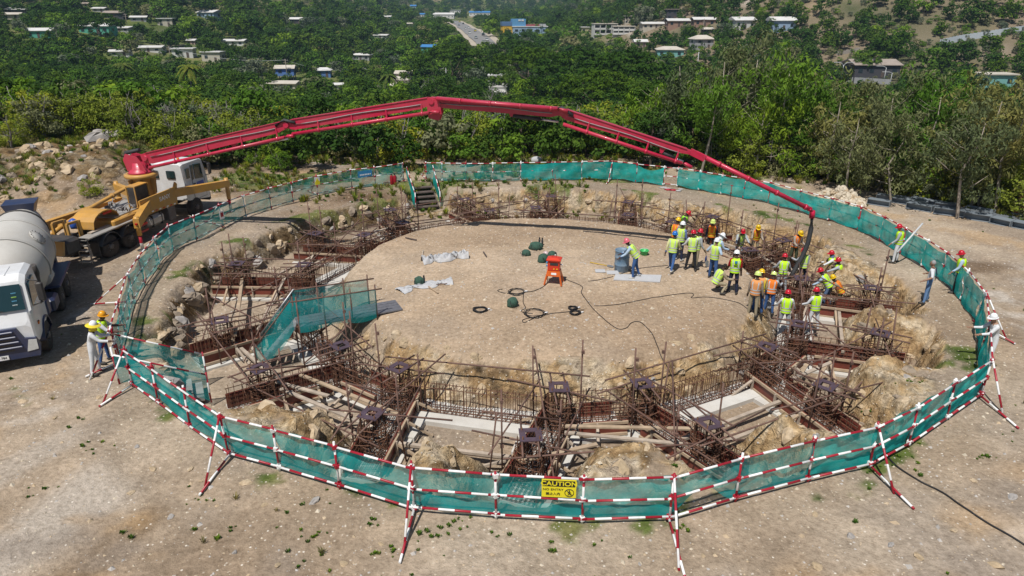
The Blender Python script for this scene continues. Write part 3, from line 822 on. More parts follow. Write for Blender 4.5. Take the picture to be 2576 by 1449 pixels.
for i, (px, fl, net) in enumerate(LOOP):
    b = FB[i]
    if i in FLBL:
        cur = thing('safety_fence', 'red-white pipe fence with teal net, ' + FLBL[i], 'fence', tuple(b), 0, 'fence runs round the pit')
    rad = Vector((b.x - CX, b.y - CY, 0)).normalized()
    lean = rad * random.uniform(-0.05, 0.06)
    top = b + Vector((0, 0, FH + random.uniform(0.03, 0.12))) + lean
    stripe_bar(cur, 'post', b - Vector((0, 0, 0.12)), top)
    if fl:
        s_ = -1 if fl == 'i' else 1
        side = Vector((-rad.y, rad.x, 0)) * random.uniform(-0.25, 0.25)
        foot = b + (rad + side) * s_ * random.uniform(1.15, 1.4)
        foot.z = hz(foot.x, foot.y) + 0.02
        if i in FOOT: foot = G(*FOOT[i][0])
        stripe_bar(cur, 'brace', top - Vector((0, 0, 0.06)), foot)
        far = b + (rad + side) * s_ * 1.75; far.z = hz(far.x, far.y) + 0.07
        if i in FOOT: far = G(*FOOT[i][1]) + Vector((0, 0, .05))
        stripe_bar(cur, 'ground_bar', b - rad * s_ * 0.12 + Vector((0, 0, 0.12)), far)
    # couplers
    mb = MB()
    for zz in (0.14, 0.66, FH - 0.05):
        mb.box(b + Vector((0, 0, zz)) + lean * (zz / FH), (0.10, 0.10, 0.10), Matrix.Rotation(random.uniform(0, 1), 3, 'Z'))
    kid(cur, 'couplers', mb, M_WHITEP if random.random() < .4 else M_REDP, kind='stuff')
    if net is None: continue
    c = FB[(i + 1) % n]
    rad2 = Vector((c.x - CX, c.y - CY, 0)).normalized()
    e = (c - b).normalized()
    for zz in (0.15, 0.66, FH - 0.03):
        j = [Vector((0, 0, random.uniform(-.02, .02))) for _ in (0, 1)]
        stripe_bar(cur, 'rail', b - e * 0.1 + rad * 0.03 + Vector((0, 0, zz)) + j[0], c + e * 0.1 + rad2 * 0.03 + Vector((0, 0, zz)) + j[1])
    if net == '-': continue
    # the net: tied inside the rails, sagging and rippling
    mb = MB(); L = (c - b).length; nu = max(5, int(L / 0.16)); nv = 9
    ph = random.uniform(0, 6); sag = random.uniform(0.0, 0.10)
    liftm = 0.55 if i == 9 else 0.0
    k0 = len(mb.v)
    for u in range(nu + 1):
        f = u / nu; p = b.lerp(c, f); rr = rad.lerp(rad2, f).normalized()
        for v in range(nv + 1):
            g = v / nv
            ht = FH - 0.05 - sag * math.sin(math.pi * f) * (1 if i not in (31, 32) else 4.0)
            lo = 0.10 + 0.05 * math.sin(ph + 5 * f) + liftm * math.sin(math.pi * f) ** 2
            z = lo + (ht - lo) * g
            w = 0.045 * math.sin(ph + 9 * f + 3 * g) + 0.03 * math.sin(2.3 * ph + 21 * f - 5 * g) + 0.03 * math.sin(7 * g + ph * 3 + 4 * f)
            mb.v.append(tuple(p - rr * (0.05 + w * (0.4 + 0.6 * math.sin(math.pi * g))) + Vector((0, 0, z))))
    for u in range(nu):
        for v in range(nv):
            o = k0 + u * (nv + 1) + v
            mb.face((o, o + nv + 1, o + nv + 2, o + 1), 0, None, True)
    kid(cur, 'net', mb, NETM[net])

# ------------------------------------------------------------------ caution sign and small notices
def text_mesh(body, size, font_mat, name, parent, M, spacing=1.0, sx=1.0):
    cu = bpy.data.curves.new(name, 'FONT'); cu.body = body; cu.size = size; cu.align_x = 'CENTER'; cu.align_y = 'CENTER'
    cu.extrude = 0.0015; cu.space_character = spacing; cu.offset = size * 0.018
    o = bpy.data.objects.new(name, cu); COL.objects.link(o)
    dg = bpy.context.evaluated_depsgraph_get()
    me = bpy.data.meshes.new_from_object(o.evaluated_get(dg))
    bpy.data.objects.remove(o)
    me.materials.clear(); me.materials.append(font_mat)
    q = add(name, me, parent)
    q.matrix_local = M @ Matrix.Diagonal((sx, 1, 1, 1))
    return q
M_YEL = plain('sign_yellow', (0.80, 0.70, 0.02), 0.5, var=0.04)
M_BLK = plain('sign_black', (0.012, 0.012, 0.012), 0.5)
M_BLUE = plain('sign_blue', (0.03, 0.22, 0.45), 0.5)
sb, sc_ = FB[7], FB[8]
sd = (sc_ - sb).normalized(); sn = Vector((sd.y, -sd.x, 0))
sp = sb.lerp(sc_, 0.72) + sn * 0.05 + Vector((0, 0, 0.955))
sgn = add('caution_sign', None, None, 'yellow caution sign hanging on the near fence', 'sign', loc=tuple(sp), rot=(0, 0, math.atan2(sd.y, sd.x)))
mb = MB(); mb.box((0, 0, 0), (0.74, 0.012, 0.46)); mb.build('board', M_YEL, sgn)
mb = MB(); mb.box((0, -0.008, 0.13), (0.69, 0.006, 0.15)); mb.build('black_band', M_BLK, sgn)
RX = Matrix.Rotation(math.pi / 2, 4, 'X')
text_mesh('CAUTION', 0.155, M_YEL, 'caution_lettering', sgn, Matrix.Translation((0, -0.0135, 0.128)) @ RX, 1.0, 1.12)
text_mesh('NO ENTRY', 0.075, M_BLK, 'no_entry_lettering', sgn, Matrix.Translation((-0.125, -0.0085, -0.03)) @ RX, 1.05, 1.15)
text_mesh('\u7981\u6b62\u5165\u5185', 0.078, M_BLK, 'chinese_lettering', sgn, Matrix.Translation((-0.125, -0.0085, -0.145)) @ RX)
mb = MB()
ring = [Vector((0.225 + 0.095 * math.cos(a), -0.010, -0.10 + 0.095 * math.sin(a))) for a in np.linspace(0, 2 * math.pi, 25)]
mb.tube(ring, 0.008, 4, caps=False); mb.bar((0.16, -0.010, -0.035), (0.29, -0.010, -0.165), 0.008, 4)
mb.ball((0.225, -0.010, -0.045), 0.014, 6, 4); mb.bar((0.225, -0.010, -0.06), (0.222, -0.010, -0.115), 0.011, 5)
mb.bar((0.222, -0.010, -0.115), (0.195, -0.010, -0.165), 0.008, 4); mb.bar((0.222, -0.010, -0.115), (0.25, -0.010, -0.16), 0.008, 4)
mb.bar((0.225, -0.010, -0.07), (0.262, -0.010, -0.10), 0.006, 4); mb.bar((0.225, -0.010, -0.07), (0.19, -0.010, -0.105), 0.006, 4)
mb.build('no_walking_symbol', M_BLK, sgn)
def notice(name, i, f, z, w, h, mat, label, sgn_=-1, marks=True):
    a, b = FB[i], FB[i + 1]; d = (b - a).normalized(); p = a.lerp(b, f)
    rad = Vector((p.x - CX, p.y - CY, 0)).normalized()
    t = add(name, None, None, label, 'sign', loc=tuple(p + rad * sgn_ * 0.16 + Vector((0, 0, z))), rot=(0, 0, math.atan2(rad.y, rad.x) + math.pi / 2 * (1 if sgn_ < 0 else -1) + (math.pi if sgn_ < 0 else 0) * 0))
    mb = MB(); mb.box((0, 0, 0), (w, 0.012, h)); mb.build('board', mat, t)
    return t
M_WHITE = plain('white_board', (0.78, 0.79, 0.80), 0.5)
t = notice('warning_sign', 44, 0.02, 0.95, 0.34, 0.48, M_WHITE, 'small white and yellow warning sign on the far left fence')
FRONT = -1
for s_ in (-1, 1):
    mb = MB(); mb.box((0, s_ * 0.009, -0.12), (0.33, 0.006, 0.20)); mb.build('yellow_panel', M_YEL, t)
    mb = MB(); mb.prism([(-0.12, -0.02), (0.12, -0.02), (0, 0.20)], (0, s_ * 0.011, 0), (1, 0, 0), (0, 0, 1), (0, 1, 0), 0.006); mb.build('warning_triangle', M_YEL, t)
t = notice('blue_sign', 42, 0.45, 0.93, 0.95, 0.40, M_BLUE, 'blue banner sign on the far fence left of the stair')
for s_ in (-1, 1):
    mb = MB()
    for q in range(7): mb.box((-0.34 + q * 0.11, s_ * 0.010, -0.05), (0.07, 0.006, 0.09))
    mb.build('white_marks', M_WHITE, t)
t = notice('fence_notice', 48, 0.05, 0.75, 0.30, 0.42, M_WHITE, 'small white notice on the fence beside the pump truck outrigger')
mb = MB()
for s_ in (-1, 1): mb.box((0, s_ * 0.010, 0.02), (0.18, 0.006, 0.22))
mb.build('red_mark', M_REDP, t)

# ------------------------------------------------------------------ entrance steps at the near left
M_TREAD = plain('tread_concrete', (0.42, 0.42, 0.41), 0.9, 0, 0.15, 3.0, (0.3, 0.26, 0.2), 0.5)
e0, e1 = G(330, 935), at(510, 985, FLOOR + 0.2)
es = thing('entrance_steps', 'concrete block steps down into the pit, near left corner', 'steps', tuple(e0))
edir = (Vector((e1.x, e1.y, 0)) - Vector((e0.x, e0.y, 0))); eL = edir.length; edir.normalize(); en = Vector((-edir.y, edir.x, 0))
for q in range(6):
    f = (q + 0.7) / 6.2; p = Vector((e0.x, e0.y, 0)) + edir * eL * f
    mb = MB(); mb.box((p.x, p.y, -0.05 - (1.25) * f), (0.36, 1.05, 0.16), Matrix.Rotation(math.atan2(edir.y, edir.x), 3, 'Z')); kid(es, 'tread', mb, M_TREAD)
for s_ in (-1, 1):
    mb = MB(); a = Vector((e0.x, e0.y, -0.2)) + en * 0.42 * s_; b = Vector((e1.x, e1.y, FLOOR)) + en * 0.42 * s_
    mb.beam(a, b, 0.07, 0.16); kid(es, 'stringer', mb, M_RUST)
er = thing('entrance_handrail', 'red and white handrails with teal netting along the entrance steps', 'handrail', tuple(e0))
for s_, h0 in ((1, 1.05), (-1, 1.0)):
    a = Vector((e0.x, e0.y, h0)) + en * 0.72 * s_ - edir * 0.3; b = Vector((e1.x, e1.y, FLOOR + h0 + 0.15)) + en * 0.72 * s_ + edir * 0.2
    stripe_bar(er, 'rail', a, b)
    stripe_bar(er, 'post', Vector((a.x, a.y, -0.1)), a + Vector((0, 0, 0.25))); stripe_bar(er, 'post', Vector((b.x, b.y, FLOOR)), b + Vector((0, 0, 0.08)))
    mb = MB(); nu = 14
    for u in range(nu + 1):
        f = u / nu; p = a.lerp(b, f)
        for v in range(5):
            g = v / 4; mb.v.append(tuple(p - Vector((0, 0, (0.95 + 0.06 * math.sin(7 * f)) * g)) + en * s_ * 0.05 * math.sin(8 * f + 4 * g)))
    for u in range(nu):
        for v in range(4):
            o = u * 5 + v; mb.face((o, o + 5, o + 6, o + 1), 0, None, True)
    kid(er, 'net', mb, M_NETG)

# ------------------------------------------------------------------ gangway with stair from mound to trench, near left
ga = Vector((-4.95, 23.3, 0.12))      # mound end
gb = Vector((-7.65, 22.0, 0.14))
gd = Vector((gb.x - ga.x, gb.y - ga.y, 0)).normalized(); gn = Vector((-gd.y, gd.x, 0))
M_GRATE = plain('steel_grating', (0.20, 0.20, 0.22), 0.6, 0.5, 0.2, 8.0)
gw = thing('access_gangway', 'steel grating gangway with blue green nets from the mound, left of centre', 'gangway', (ga.x, ga.y, 0))
for q in range(4):
    mb = MB(); o = gn * (-0.375 + 0.25 * q); mb.beam(ga - gd * 0.75 + o, gb + o + Vector((0, 0, 0.0)), 0.23, 0.045); kid(gw, 'deck_plank', mb, M_GRATE)
for s_ in (-1, 1):
    pts = [ga.lerp(gb, f) + gn * 0.55 * s_ for f in (0.08, 0.38, 0.70, 1.0)]
    for p in pts:
        mb = MB(); mb.bar(Vector((p.x, p.y, FLOOR if (p - ga).length > 1.5 else -0.1)), p + Vector((0, 0, 1.2)), 0.027, 6); kid(gw, 'post', mb, M_RUST)
    mb = MB(); mb.bar(pts[0] + Vector((0, 0, 1.0)) - gd * 0.25, pts[-1] + Vector((0, 0, 1.05)) + gd * 0.2, 0.026, 6); kid(gw, 'handrail', mb, M_RUST)
    mb = MB(); mb.bar(pts[1] + Vector((0, 0, -0.1)), Vector((pts[3].x, pts[3].y, FLOOR + 0.2)), 0.026, 6); kid(gw, 'brace', mb, M_RUST)
    mb = MB(); nu = 22
    for u in range(nu + 1):
        f = u / nu; p = pts[0].lerp(pts[-1], f)
        for v in range(7):
            g = v / 6; mb.v.append(tuple(p + gn * s_ * (0.04 + 0.04 * math.sin(9 * f + 5 * g)) + Vector((0, 0, 1.02 - (1.12 + 0.06 * math.sin(9 * f)) * g))))
    for u in range(nu):
        for v in range(6):
            o = u * 7 + v; mb.face((o, o + 7, o + 8, o + 1), 0, None, True)
    kid(gw, 'net', mb, M_NETG)
st = thing('gangway_stair', 'steep tube stair with blue green nets down from the gangway into the trench', 'stair', (gb.x, gb.y, FLOOR))
s0 = gb + gd * 0.05; s1 = gb + gd * 1.55 - gn * -0.75; s1.z = FLOOR + 0.05
s1 = Vector((-9.05, 21.75, FLOOR + 0.05))
sdir = Vector((s1.x - s0.x, s1.y - s0.y, 0)).normalized(); sn_ = Vector((-sdir.y, sdir.x, 0))
for s_ in (-1, 1):
    mb = MB(); mb.beam(s0 + sn_ * 0.42 * s_, s1 + sn_ * 0.42 * s_, 0.05, 0.12); kid(st, 'stringer', mb, M_GALV)
    mb = MB(); mb.bar(s0 + sn_ * 0.5 * s_ + Vector((0, 0, 1.1)), s1 + sn_ * 0.5 * s_ + Vector((0, 0, 0.9)), 0.026, 6); kid(st, 'handrail', mb, M_GALV if s_ < 0 else M_RUST)
    mb = MB(); mb.bar(s1 + sn_ * 0.5 * s_, s1 + sn_ * 0.5 * s_ + Vector((0, 0, 1.0)), 0.026, 6); kid(st, 'post', mb, M_RUST)
    mb = MB(); nu = 12
    for u in range(nu + 1):
        f = u / nu; p = s0.lerp(s1, f) + sn_ * 0.5 * s_
        for v in range(6):
            g = v / 5; mb.v.append(tuple(p + sn_ * s_ * 0.05 * math.sin(7 * f + 5 * g) + Vector((0, 0, 1.05 - 0.15 * f - (1.1 + 0.1 * math.sin(5 * f)) * g))))
    for u in range(nu):
        for v in range(5):
            o = u * 6 + v; mb.face((o, o + 6, o + 7, o + 1), 0, None, True)
    kid(st, 'net', mb, M_NETG)
for q in range(7):
    f = (q + 0.5) / 7; p = s0.lerp(s1, f)
    mb = MB(); mb.beam(p - sn_ * 0.40, p + sn_ * 0.40, 0.20, 0.035); kid(st, 'tread', mb, M_GALV)

# ------------------------------------------------------------------ wooden stair in the far gap of the fence
w0 = Vector((-5.95, 43.7, 0.02)); w1 = Vector((-5.25, 41.5, -1.0))
ws = thing('wooden_stair', 'dark plank stair between two sloping nets in the far gap of the fence', 'stair', tuple(w0))
wd = Vector((w1.x - w0.x, w1.y - w0.y, 0)); wL = wd.length; wd.normalize(); wn_ = Vector((-wd.y, wd.x, 0))
M_DARKW = plain('dark_plank', (0.10, 0.075, 0.065), 0.8, 0, 0.3, 4.0)
for q in range(5):
    f = 0.22 + 0.78 * q / 4; p = w0.lerp(w1, f)
    mb = MB(); mb.box((p.x, p.y, p.z), (1.25, 0.34, 0.07), Matrix.Rotation(math.atan2(wn_.y, wn_.x), 3, 'Z')); kid(ws, 'tread', mb, M_DARKW)
for s_ in (-1, 1):
    mb = MB(); mb.beam(w0 + wn_ * 0.66 * s_ - Vector((0, 0, .1)), w1 + wn_ * 0.66 * s_ - Vector((0, 0, .1)), 0.06, 0.2); kid(ws, 'stringer', mb, M_DARKW)
    a = w0 + wn_ * 0.85 * s_ + Vector((0, 0, 1.05)); b = w1 + wn_ * 0.78 * s_ + Vector((0, 0, 0.85))
    stripe_bar(ws, 'handrail', a, b)
    stripe_bar(ws, 'post', Vector((b.x, b.y, w1.z - 0.3)), b + Vector((0, 0, 0.1)))
    mb = MB(); nu = 12
    for u in range(nu + 1):
        f = u / nu; p = a.lerp(b, f)
        for v in range(5):
            g = v / 4; mb.v.append(tuple(p + wn_ * s_ * 0.06 * math.sin(6 * f + 4 * g) - Vector((0, 0, (0.95 + 0.35 * f) * g))))
    for u in range(nu):
        for v in range(4):
            o = u * 5 + v; mb.face((o, o + 5, o + 6, o + 1), 0, None, True)
    kid(ws, 'net', mb, M_NETD)

# ------------------------------------------------------------------ vehicles
M_TWHITE = plain('cab_white', (0.72, 0.74, 0.76), 0.35, 0, 0.07, 2.0, (0.46, 0.41, 0.35), 0.5, coat=0.2)
M_TYEL = plain('pump_yellow', (0.56, 0.28, 0.03), 0.5, 0, 0.16, 1.8, (0.33, 0.25, 0.16), 0.7)
M_BOOM = plain('boom_red', (0.50, 0.004, 0.05), 0.4, 0, 0.14, 1.2, (0.40, 0.16, 0.16), 0.4, coat=0.2)
M_TYRE = plain('tyre_rubber', (0.022, 0.022, 0.023), 0.9, 0, 0.25, 6.0, (0.16, 0.12, 0.09), 0.45)
M_RIM = plain('wheel_rim', (0.12, 0.12, 0.13), 0.5, 0.5, 0.2, 5.0, (0.18, 0.13, 0.1), 0.4)
M_CHASS = plain('chassis_black', (0.03, 0.03, 0.033), 0.6, 0, 0.2, 4.0, (0.16, 0.13, 0.1), 0.4)
M_NAVY = plain('navy_plastic', (0.018, 0.030, 0.085), 0.4, 0, 0.1, 3.0, (0.14, 0.12, 0.11), 0.3)
M_GLASS = plain('dark_glass', (0.012, 0.035, 0.04), 0.08, 0, 0.05, spec=0.7)
M_ALU = plain('aluminium_deck', (0.48, 0.47, 0.45), 0.55, 0.5, 0.12, 3.0, (0.3, 0.25, 0.2), 0.5)
M_DRUM = plain('drum_grey', (0.50, 0.49, 0.46), 0.6, 0, 0.08, 1.0, (0.36, 0.32, 0.27), 0.55)
M_HOSE = plain('black_hose', (0.035, 0.036, 0.038), 0.7)
M_LAMP = plain('lamp_glass', (0.55, 0.56, 0.55), 0.15)
M_AMBER = plain('amber_lens', (0.65, 0.16, 0.01), 0.3)
M_CHROME = plain('steel_rod', (0.62, 0.63, 0.65), 0.2, 0.9)
M_TAIL = plain('red_reflector', (0.45, 0.01, 0.01), 0.4)

def rbox(mb, c, size, r=0.06, mi=0, R=None):
    """box with chamfered edges"""
    c = Vector(c); x, y, z = size[0] / 2, size[1] / 2, size[2] / 2
    r = min(r, x * .9, y * .9, z * .9)
    def ring(ix, zz):
        a, b = x - ix, y - ix
        q = [(-a + r, -b), (a - r, -b), (a, -b + r), (a, b - r), (a - r, b), (-a + r, b), (-a, b - r), (-a, -b + r)]
        return [c + (R @ Vector((u, v, zz)) if R else Vector((u, v, zz))) for u, v in q]
    mb.loft([ring(r, -z), ring(0, -z + r), ring(0, z - r), ring(r, z)], mi, smooth=False)

def wheel(par, x, y, r=0.52, w=0.34, side=1, twin=False):
    t = MB(); M = Matrix.Translation((x, y, r)) @ Matrix.Rotation(math.pi / 2, 4, 'Y')
    prof = [(r * 0.62, -w / 2), (r * 0.93, -w / 2), (r, -w * 0.36), (r, w * 0.36), (r * 0.93, w / 2), (r * 0.62, w / 2)]
    t.lathe(prof, 24, 0, M)
    if twin:
        t.lathe(prof, 24, 0, Matrix.Translation((x - side * (w + 0.05), y, r)) @ Matrix.Rotation(math.pi / 2, 4, 'Y'))
    tyre = t.build('wheel', M_TYRE, par)
    h = MB(); s_ = side
    pr = [(r * 0.63, 0.0), (r * 0.60, -0.02), (r * 0.50, -0.09 if twin else -0.04), (r * 0.26, -0.10 if twin else -0.03), (r * 0.25, 0.03), (r * 0.12, 0.05)]
    Mr = Matrix.Translation((x + s_ * w / 2 * 0.98, y, r)) @ Matrix.Rotation(math.pi / 2 * s_, 4, 'Y')
    h.lathe(pr, 18, 0, Mr, capb=False)
    for i in range(8):
        a = 2 * math.pi * i / 8; q = Mr @ Vector((r * 0.38 * math.cos(a), r * 0.38 * math.sin(a), -0.03)); q2 = Mr @ Vector((r * 0.38 * math.cos(a), r * 0.38 * math.sin(a), 0.02))
        h.bar(q, q2, 0.022, 5)
    h.build('rim', M_RIM, tyre)

# ---------------- concrete pump truck
def pump_truck():
    rz = -math.radians(9.0)
    T = thing('concrete_pump_truck', 'yellow pump truck with white cab and long red folding boom over the pit', 'pump truck', (-19.36, 29.55, hz(-19.0, 30)), rz)
    L = local(T)
    def part(name, mb, mat, par=None): return mb.build(name, mat, par or T)
    for y in (0.0, 1.35): 
        for s_ in (1, -1): wheel(T, s_ * 1.06, y, 0.53, 0.30, s_, True)
    for s_ in (1, -1): wheel(T, s_ * 1.05, 6.75, 0.53, 0.32, s_)
    mb = MB()
    for s_ in (-1, 1): mb.beam((s_ * 0.42, -2.2, 0.95), (s_ * 0.42, 8.1, 0.95), 0.10, 0.28)
    for y in (-1.8, 0, 1.35, 3.4, 5.2, 7.2): mb.beam((-0.42, y, 0.95), (0.42, y, 0.95), 0.12, 0.16)
    for y in (0.0, 1.35, 6.75): mb.bar((-1.0, y, 0.53), (1.0, y, 0.53), 0.11, 8)
    part('chassis', mb, M_CHASS)
    # cab
    def sect(y, z0, z1, wx, top):
        return [Vector((-wx, y, z0)), Vector((wx, y, z0)), Vector((wx, y, z0 + 0.9)), Vector((wx - 0.02, y, z0 + 1.1)), Vector((top, y, z1 - 0.08)), Vector((top - 0.12, y, z1)), Vector((-top + 0.12, y, z1)), Vector((-top, y, z1 - 0.08)), Vector((-wx + 0.02, y, z0 + 1.1)), Vector((-wx, y, z0 + 0.9))]
    mb = MB()
    mb.loft([sect(5.35, 1.0, 2.88, 1.14, 1.06), sect(5.5, 0.95, 2.96, 1.18, 1.10), sect(6.9, 0.75, 2.98, 1.20, 1.12), sect(7.2, 0.7, 2.88, 1.2, 1.10), sect(7.38, 0.7, 2.0, 1.18, 1.16), sect(7.42, 0.7, 1.9, 1.12, 1.10)], smooth=False)
    cab = part('cab', mb, M_TWHITE); cab.location = (0, 0.75, 0.06)
    for s_ in (-1, 1):
        mb = MB(); mb.prism([(6.28, 1.95), (7.02, 1.86), (6.92, 2.66), (6.34, 2.72)], (s_ * 1.155, 0, 0), (0, 1, 0), (0, 0, 1), (1, 0, 0), 0.07); mb.build('door_window', M_GLASS, cab)
        mb = MB(); mb.prism([(6.02, 1.95), (6.18, 1.95), (6.22, 2.70), (6.06, 2.72)], (s_ * 1.155, 0, 0), (0, 1, 0), (0, 0, 1), (1, 0, 0), 0.07); mb.build('quarter_window', M_GLASS, cab)
        mb = MB(); mb.prism([(5.58, 2.1), (5.86, 2.1), (5.88, 2.62), (5.60, 2.62)], (s_ * 1.15, 0, 0), (0, 1, 0), (0, 0, 1), (1, 0, 0), 0.07); mb.build('sleeper_window', M_GLASS, cab)
        mb = MB(); mb.bar((s_ * 1.2, 7.2, 2.7), (s_ * 1.42, 7.3, 2.62), 0.02, 5); mb.bar((s_ * 1.2, 7.2, 1.95), (s_ * 1.42, 7.3, 2.0), 0.02, 5); rbox(mb, (s_ * 1.44, 7.3, 2.32), (0.12, 0.22, 0.62), 0.04); mb.build('mirror', M_CHASS, cab)
        mb = MB(); mb.box((s_ * 1.20, 6.65, 1.62), (0.02, 0.62, 0.27)); mb.build('door_decal', plain('decal_blue', (0.06, 0.10, 0.42), 0.4), cab)
        mb = MB(); mb.box((s_ * 1.215, 6.12, 1.72), (0.04, 0.16, 0.05)); mb.build('door_handle', M_CHASS, cab)
        mb = MB(); mb.beam((s_ * 1.197, 5.98, 0.86), (s_ * 1.197, 5.98, 2.7), 0.015, 0.015); mb.beam((s_ * 1.197, 7.08, 0.86), (s_ * 1.197, 7.08, 1.9), 0.015, 0.015); mb.beam((s_ * 1.197, 5.98, 0.88), (s_ * 1.197, 7.08, 0.88), 0.015, 0.015); mb.build('door_seam', M_CHASS, cab)
    mb = MB(); mb.prism([(-1.0, 1.95), (1.0, 1.95), (0.94, 2.75), (-0.94, 2.75)], (0, 7.30, 0), (1, 0, 0), (0, 0, 1), (0, 1, -0.0), 0.14); mb.build('windscreen', M_GLASS, cab)
    mb = MB(); rbox(mb, (-0.5, 5.32, 2.35), (0.5, 0.06, 0.4)); rbox(mb, (0.45, 5.32, 2.35), (0.5, 0.06, 0.4)); mb.build('rear_window', M_GLASS, cab)
    mb = MB(); rbox(mb, (0, 7.4, 0.75), (2.35, 0.2, 0.5), 0.07); mb.build('bumper', M_CHASS, cab)
    mb = MB(); mb.lathe([(0.07, 0), (0.07, 0.12), (0.0, 0.16)], 8, 0, Matrix.Translation((0.5, 6.1, 2.97))); mb.build('beacon', M_AMBER, cab)
    # sub frame and deck
    mb = MB(); rbox(mb, (0, 2.9, 1.32), (2.2, 4.6, 0.42), 0.05); part('sub_frame', mb, M_TYEL)
    mb = MB(); mb.box((0.0, 2.6, 1.56), (1.7, 3.2, 0.05)); part('deck_plate', mb, M_ALU)
    # side panel with lettering
    mb = MB(); mb.prism([(2.35, 1.30), (5.05, 1.15), (5.15, 1.62), (5.3, 2.15), (5.18, 2.28), (5.02, 2.05), (2.3, 2.02)], (1.24, 0, 0), (0, 1, 0), (0, 0, 1), (1, 0, 0), 0.08)
    sp = part('side_panel', mb, M_TYEL)
    text_mesh('SANY', 0.30, M_WHITE, 'lettering', sp, Matrix.Translation((1.285, 4.15, 1.72)) @ Matrix.Rotation(math.pi / 2, 4, 'Z') @ Matrix.Rotation(math.pi / 2, 4, 'X'), 1.05, 1.1)
    for q in range(9):
        mb = MB(); mb.box((1.285, 2.5 + q * 0.29, 1.34 - q * 0.014), (0.012, 0.145, 0.06)); mb.build('warning_strip', M_TAIL if q % 2 else M_WHITE, sp)
    # turret
    mb = MB(); mb.lathe([(0.62, 1.5), (0.55, 1.7), (0.46, 2.2), (0.50, 2.62), (0.74, 2.68), (0.78, 2.72), (0.78, 2.84), (0.70, 2.88)], 24, 0, Matrix.Translation((0, 4.45, 0))); ped = part('turret_pedestal', mb, M_TYEL)
    mb = MB()
    for i in range(6):
        a = i * math.pi / 3; d = Vector((math.cos(a), math.sin(a), 0)); mb.beam(Vector((0, 4.45, 1.75)) + d * 0.5, Vector((0, 4.45, 2.6)) + d * 0.58, 0.04, 0.22, up=d)
    mb.build('rib', M_TYEL, ped, kind='stuff')
    mb = MB(); mb.lathe([(0.60, 2.89), (0.52, 2.98), (0.36, 3.1), (0.32, 3.4)], 18, 0, Matrix.Translation((0, 4.45, 0)))
    bx0 = L((-18.6, 34.2, 3.5)); 
    tur = part('turret', mb, M_BOOM)
    # boom: knuckles seen in the photograph, all in one upright plane
    A = Vector((-18.55, 33.98, 0)); Bp = Vector((12.95, 28.5, 0)); pd = (Bp - A).normalized(); pn = Vector((-pd.y, pd.x, 0))
    def on_plane(px, py):
        d = ray(px, py); c0 = Vector((0, 0, CAM_H)); t = (A - c0).dot(pn) / d.dot(pn)
        return c0 + d * t
    K = [on_plane(*q) for q in ((362, 386), (722, 303), (1088, 244), (1415, 272), (1738, 378), (2041, 528))]
    Kl = [L(k) for k in K]; ln = (L(A + pn) - L(A))
    for s_ in (-1, 1):     # turret cheeks
        mb = MB(); c = Vector((0, 4.45, 0)); bd = (Kl[1] - Kl[0]); bd.z = 0; bd.normalize(); sd_ = Vector((-bd.y, bd.x, 0))
        mb.prism([(-0.5, 3.0), (0.55, 3.0), (0.42, 3.35), (0.15, 3.72), (-0.45, 3.85), (-0.62, 3.55)], c + sd_ * 0.26 * s_, bd, (0, 0, 1), sd_, 0.05); mb.build('cheek_plate', M_BOOM, tur)
    mb = MB(); c = Vector((0, 4.45, 0)); mb.tube([c + bd * -0.55 + Vector((0, 0, 2.9)), c + bd * -0.72 + Vector((0, 0, 3.4)), c + bd * -0.60 + Vector((0, 0, 3.85)), c + bd * 0.2 + Vector((0, 0, 4.02))], 0.10, 8); mb.build('hose_bundle', M_HOSE, tur)
    secs = [(0.56, 0.46, 0.42), (0.46, 0.42, 0.36), (0.42, 0.40, 0.30), (0.42, 0.24, 0.24), (0.0, 0.0, 0.0)]
    pipe_off = [0.70, 0.62, 0.02, 0.60, 0.0]
    for i in range(5):
        a, b = Kl[i], Kl[i + 1]; d = (b - a); Ls = d.length; d = d / Ls
        up = d.cross(ln); up = up if up.z > 0 else -up
        if i < 4:
            h0, h1, w = secs[i]
            mb = MB()
            rings = []
            for f, h in ((-0.01, h0 * 0.72), (0.05, h0), (0.5, (h0 + h1) / 2), (0.92, h1), (1.0, h1 * 0.7)):
                p = a + d * Ls * f
                rings.append([p - ln * w / 2 + up * 0.0, p + ln * w / 2 + up * 0.0, p + ln * w / 2 - up * h, p - ln * w / 2 - up * h])
            mb.loft(rings, smooth=False)
            for f0, f1 in ((0.03, 0.97),):       # top and bottom flanges
                mb.beam(a + d * Ls * f0 + up * 0.012, a + d * Ls * f1 + up * 0.012, w + 0.07, 0.022, up=up)
            bs = part('boom_section', mb, M_BOOM)
            # pin boss at the knuckle
            mb = MB(); q = a if i else a + d * 0.15; mb.bar(q - ln * (w / 2 + 0.09) - up * h0 * .4, q + ln * (w / 2 + 0.09) - up * h0 * .4, 0.13, 12); mb.build('pivot', M_BOOM, bs)
        else:
            mb = MB(); mb.beam(a - up * 0.05, a + d * Ls * 0.12 - up * 0.05, 0.22, 0.26, up=up); bs = part('tip_section', mb, M_BOOM)
        # delivery pipe on the viewer's side
        sidew = -ln if (Vector((0, 0, 0)) + (L((0, 0, 0)) - a)).dot(ln) < 0 else ln
        off = sidew * (secs[i][2] / 2 + 0.13) - up * pipe_off[i] if i < 4 else Vector((0, 0, 0))
        pr = 0.078 if i < 4 else 0.10
        p0, p1 = a + off + d * 0.25, b + off - d * (0.2 if i < 4 else 0.0)
        mb = MB(); mb.bar(p0, p1, pr, 10); pp = mb.build('delivery_pipe', M_BOOM, bs)
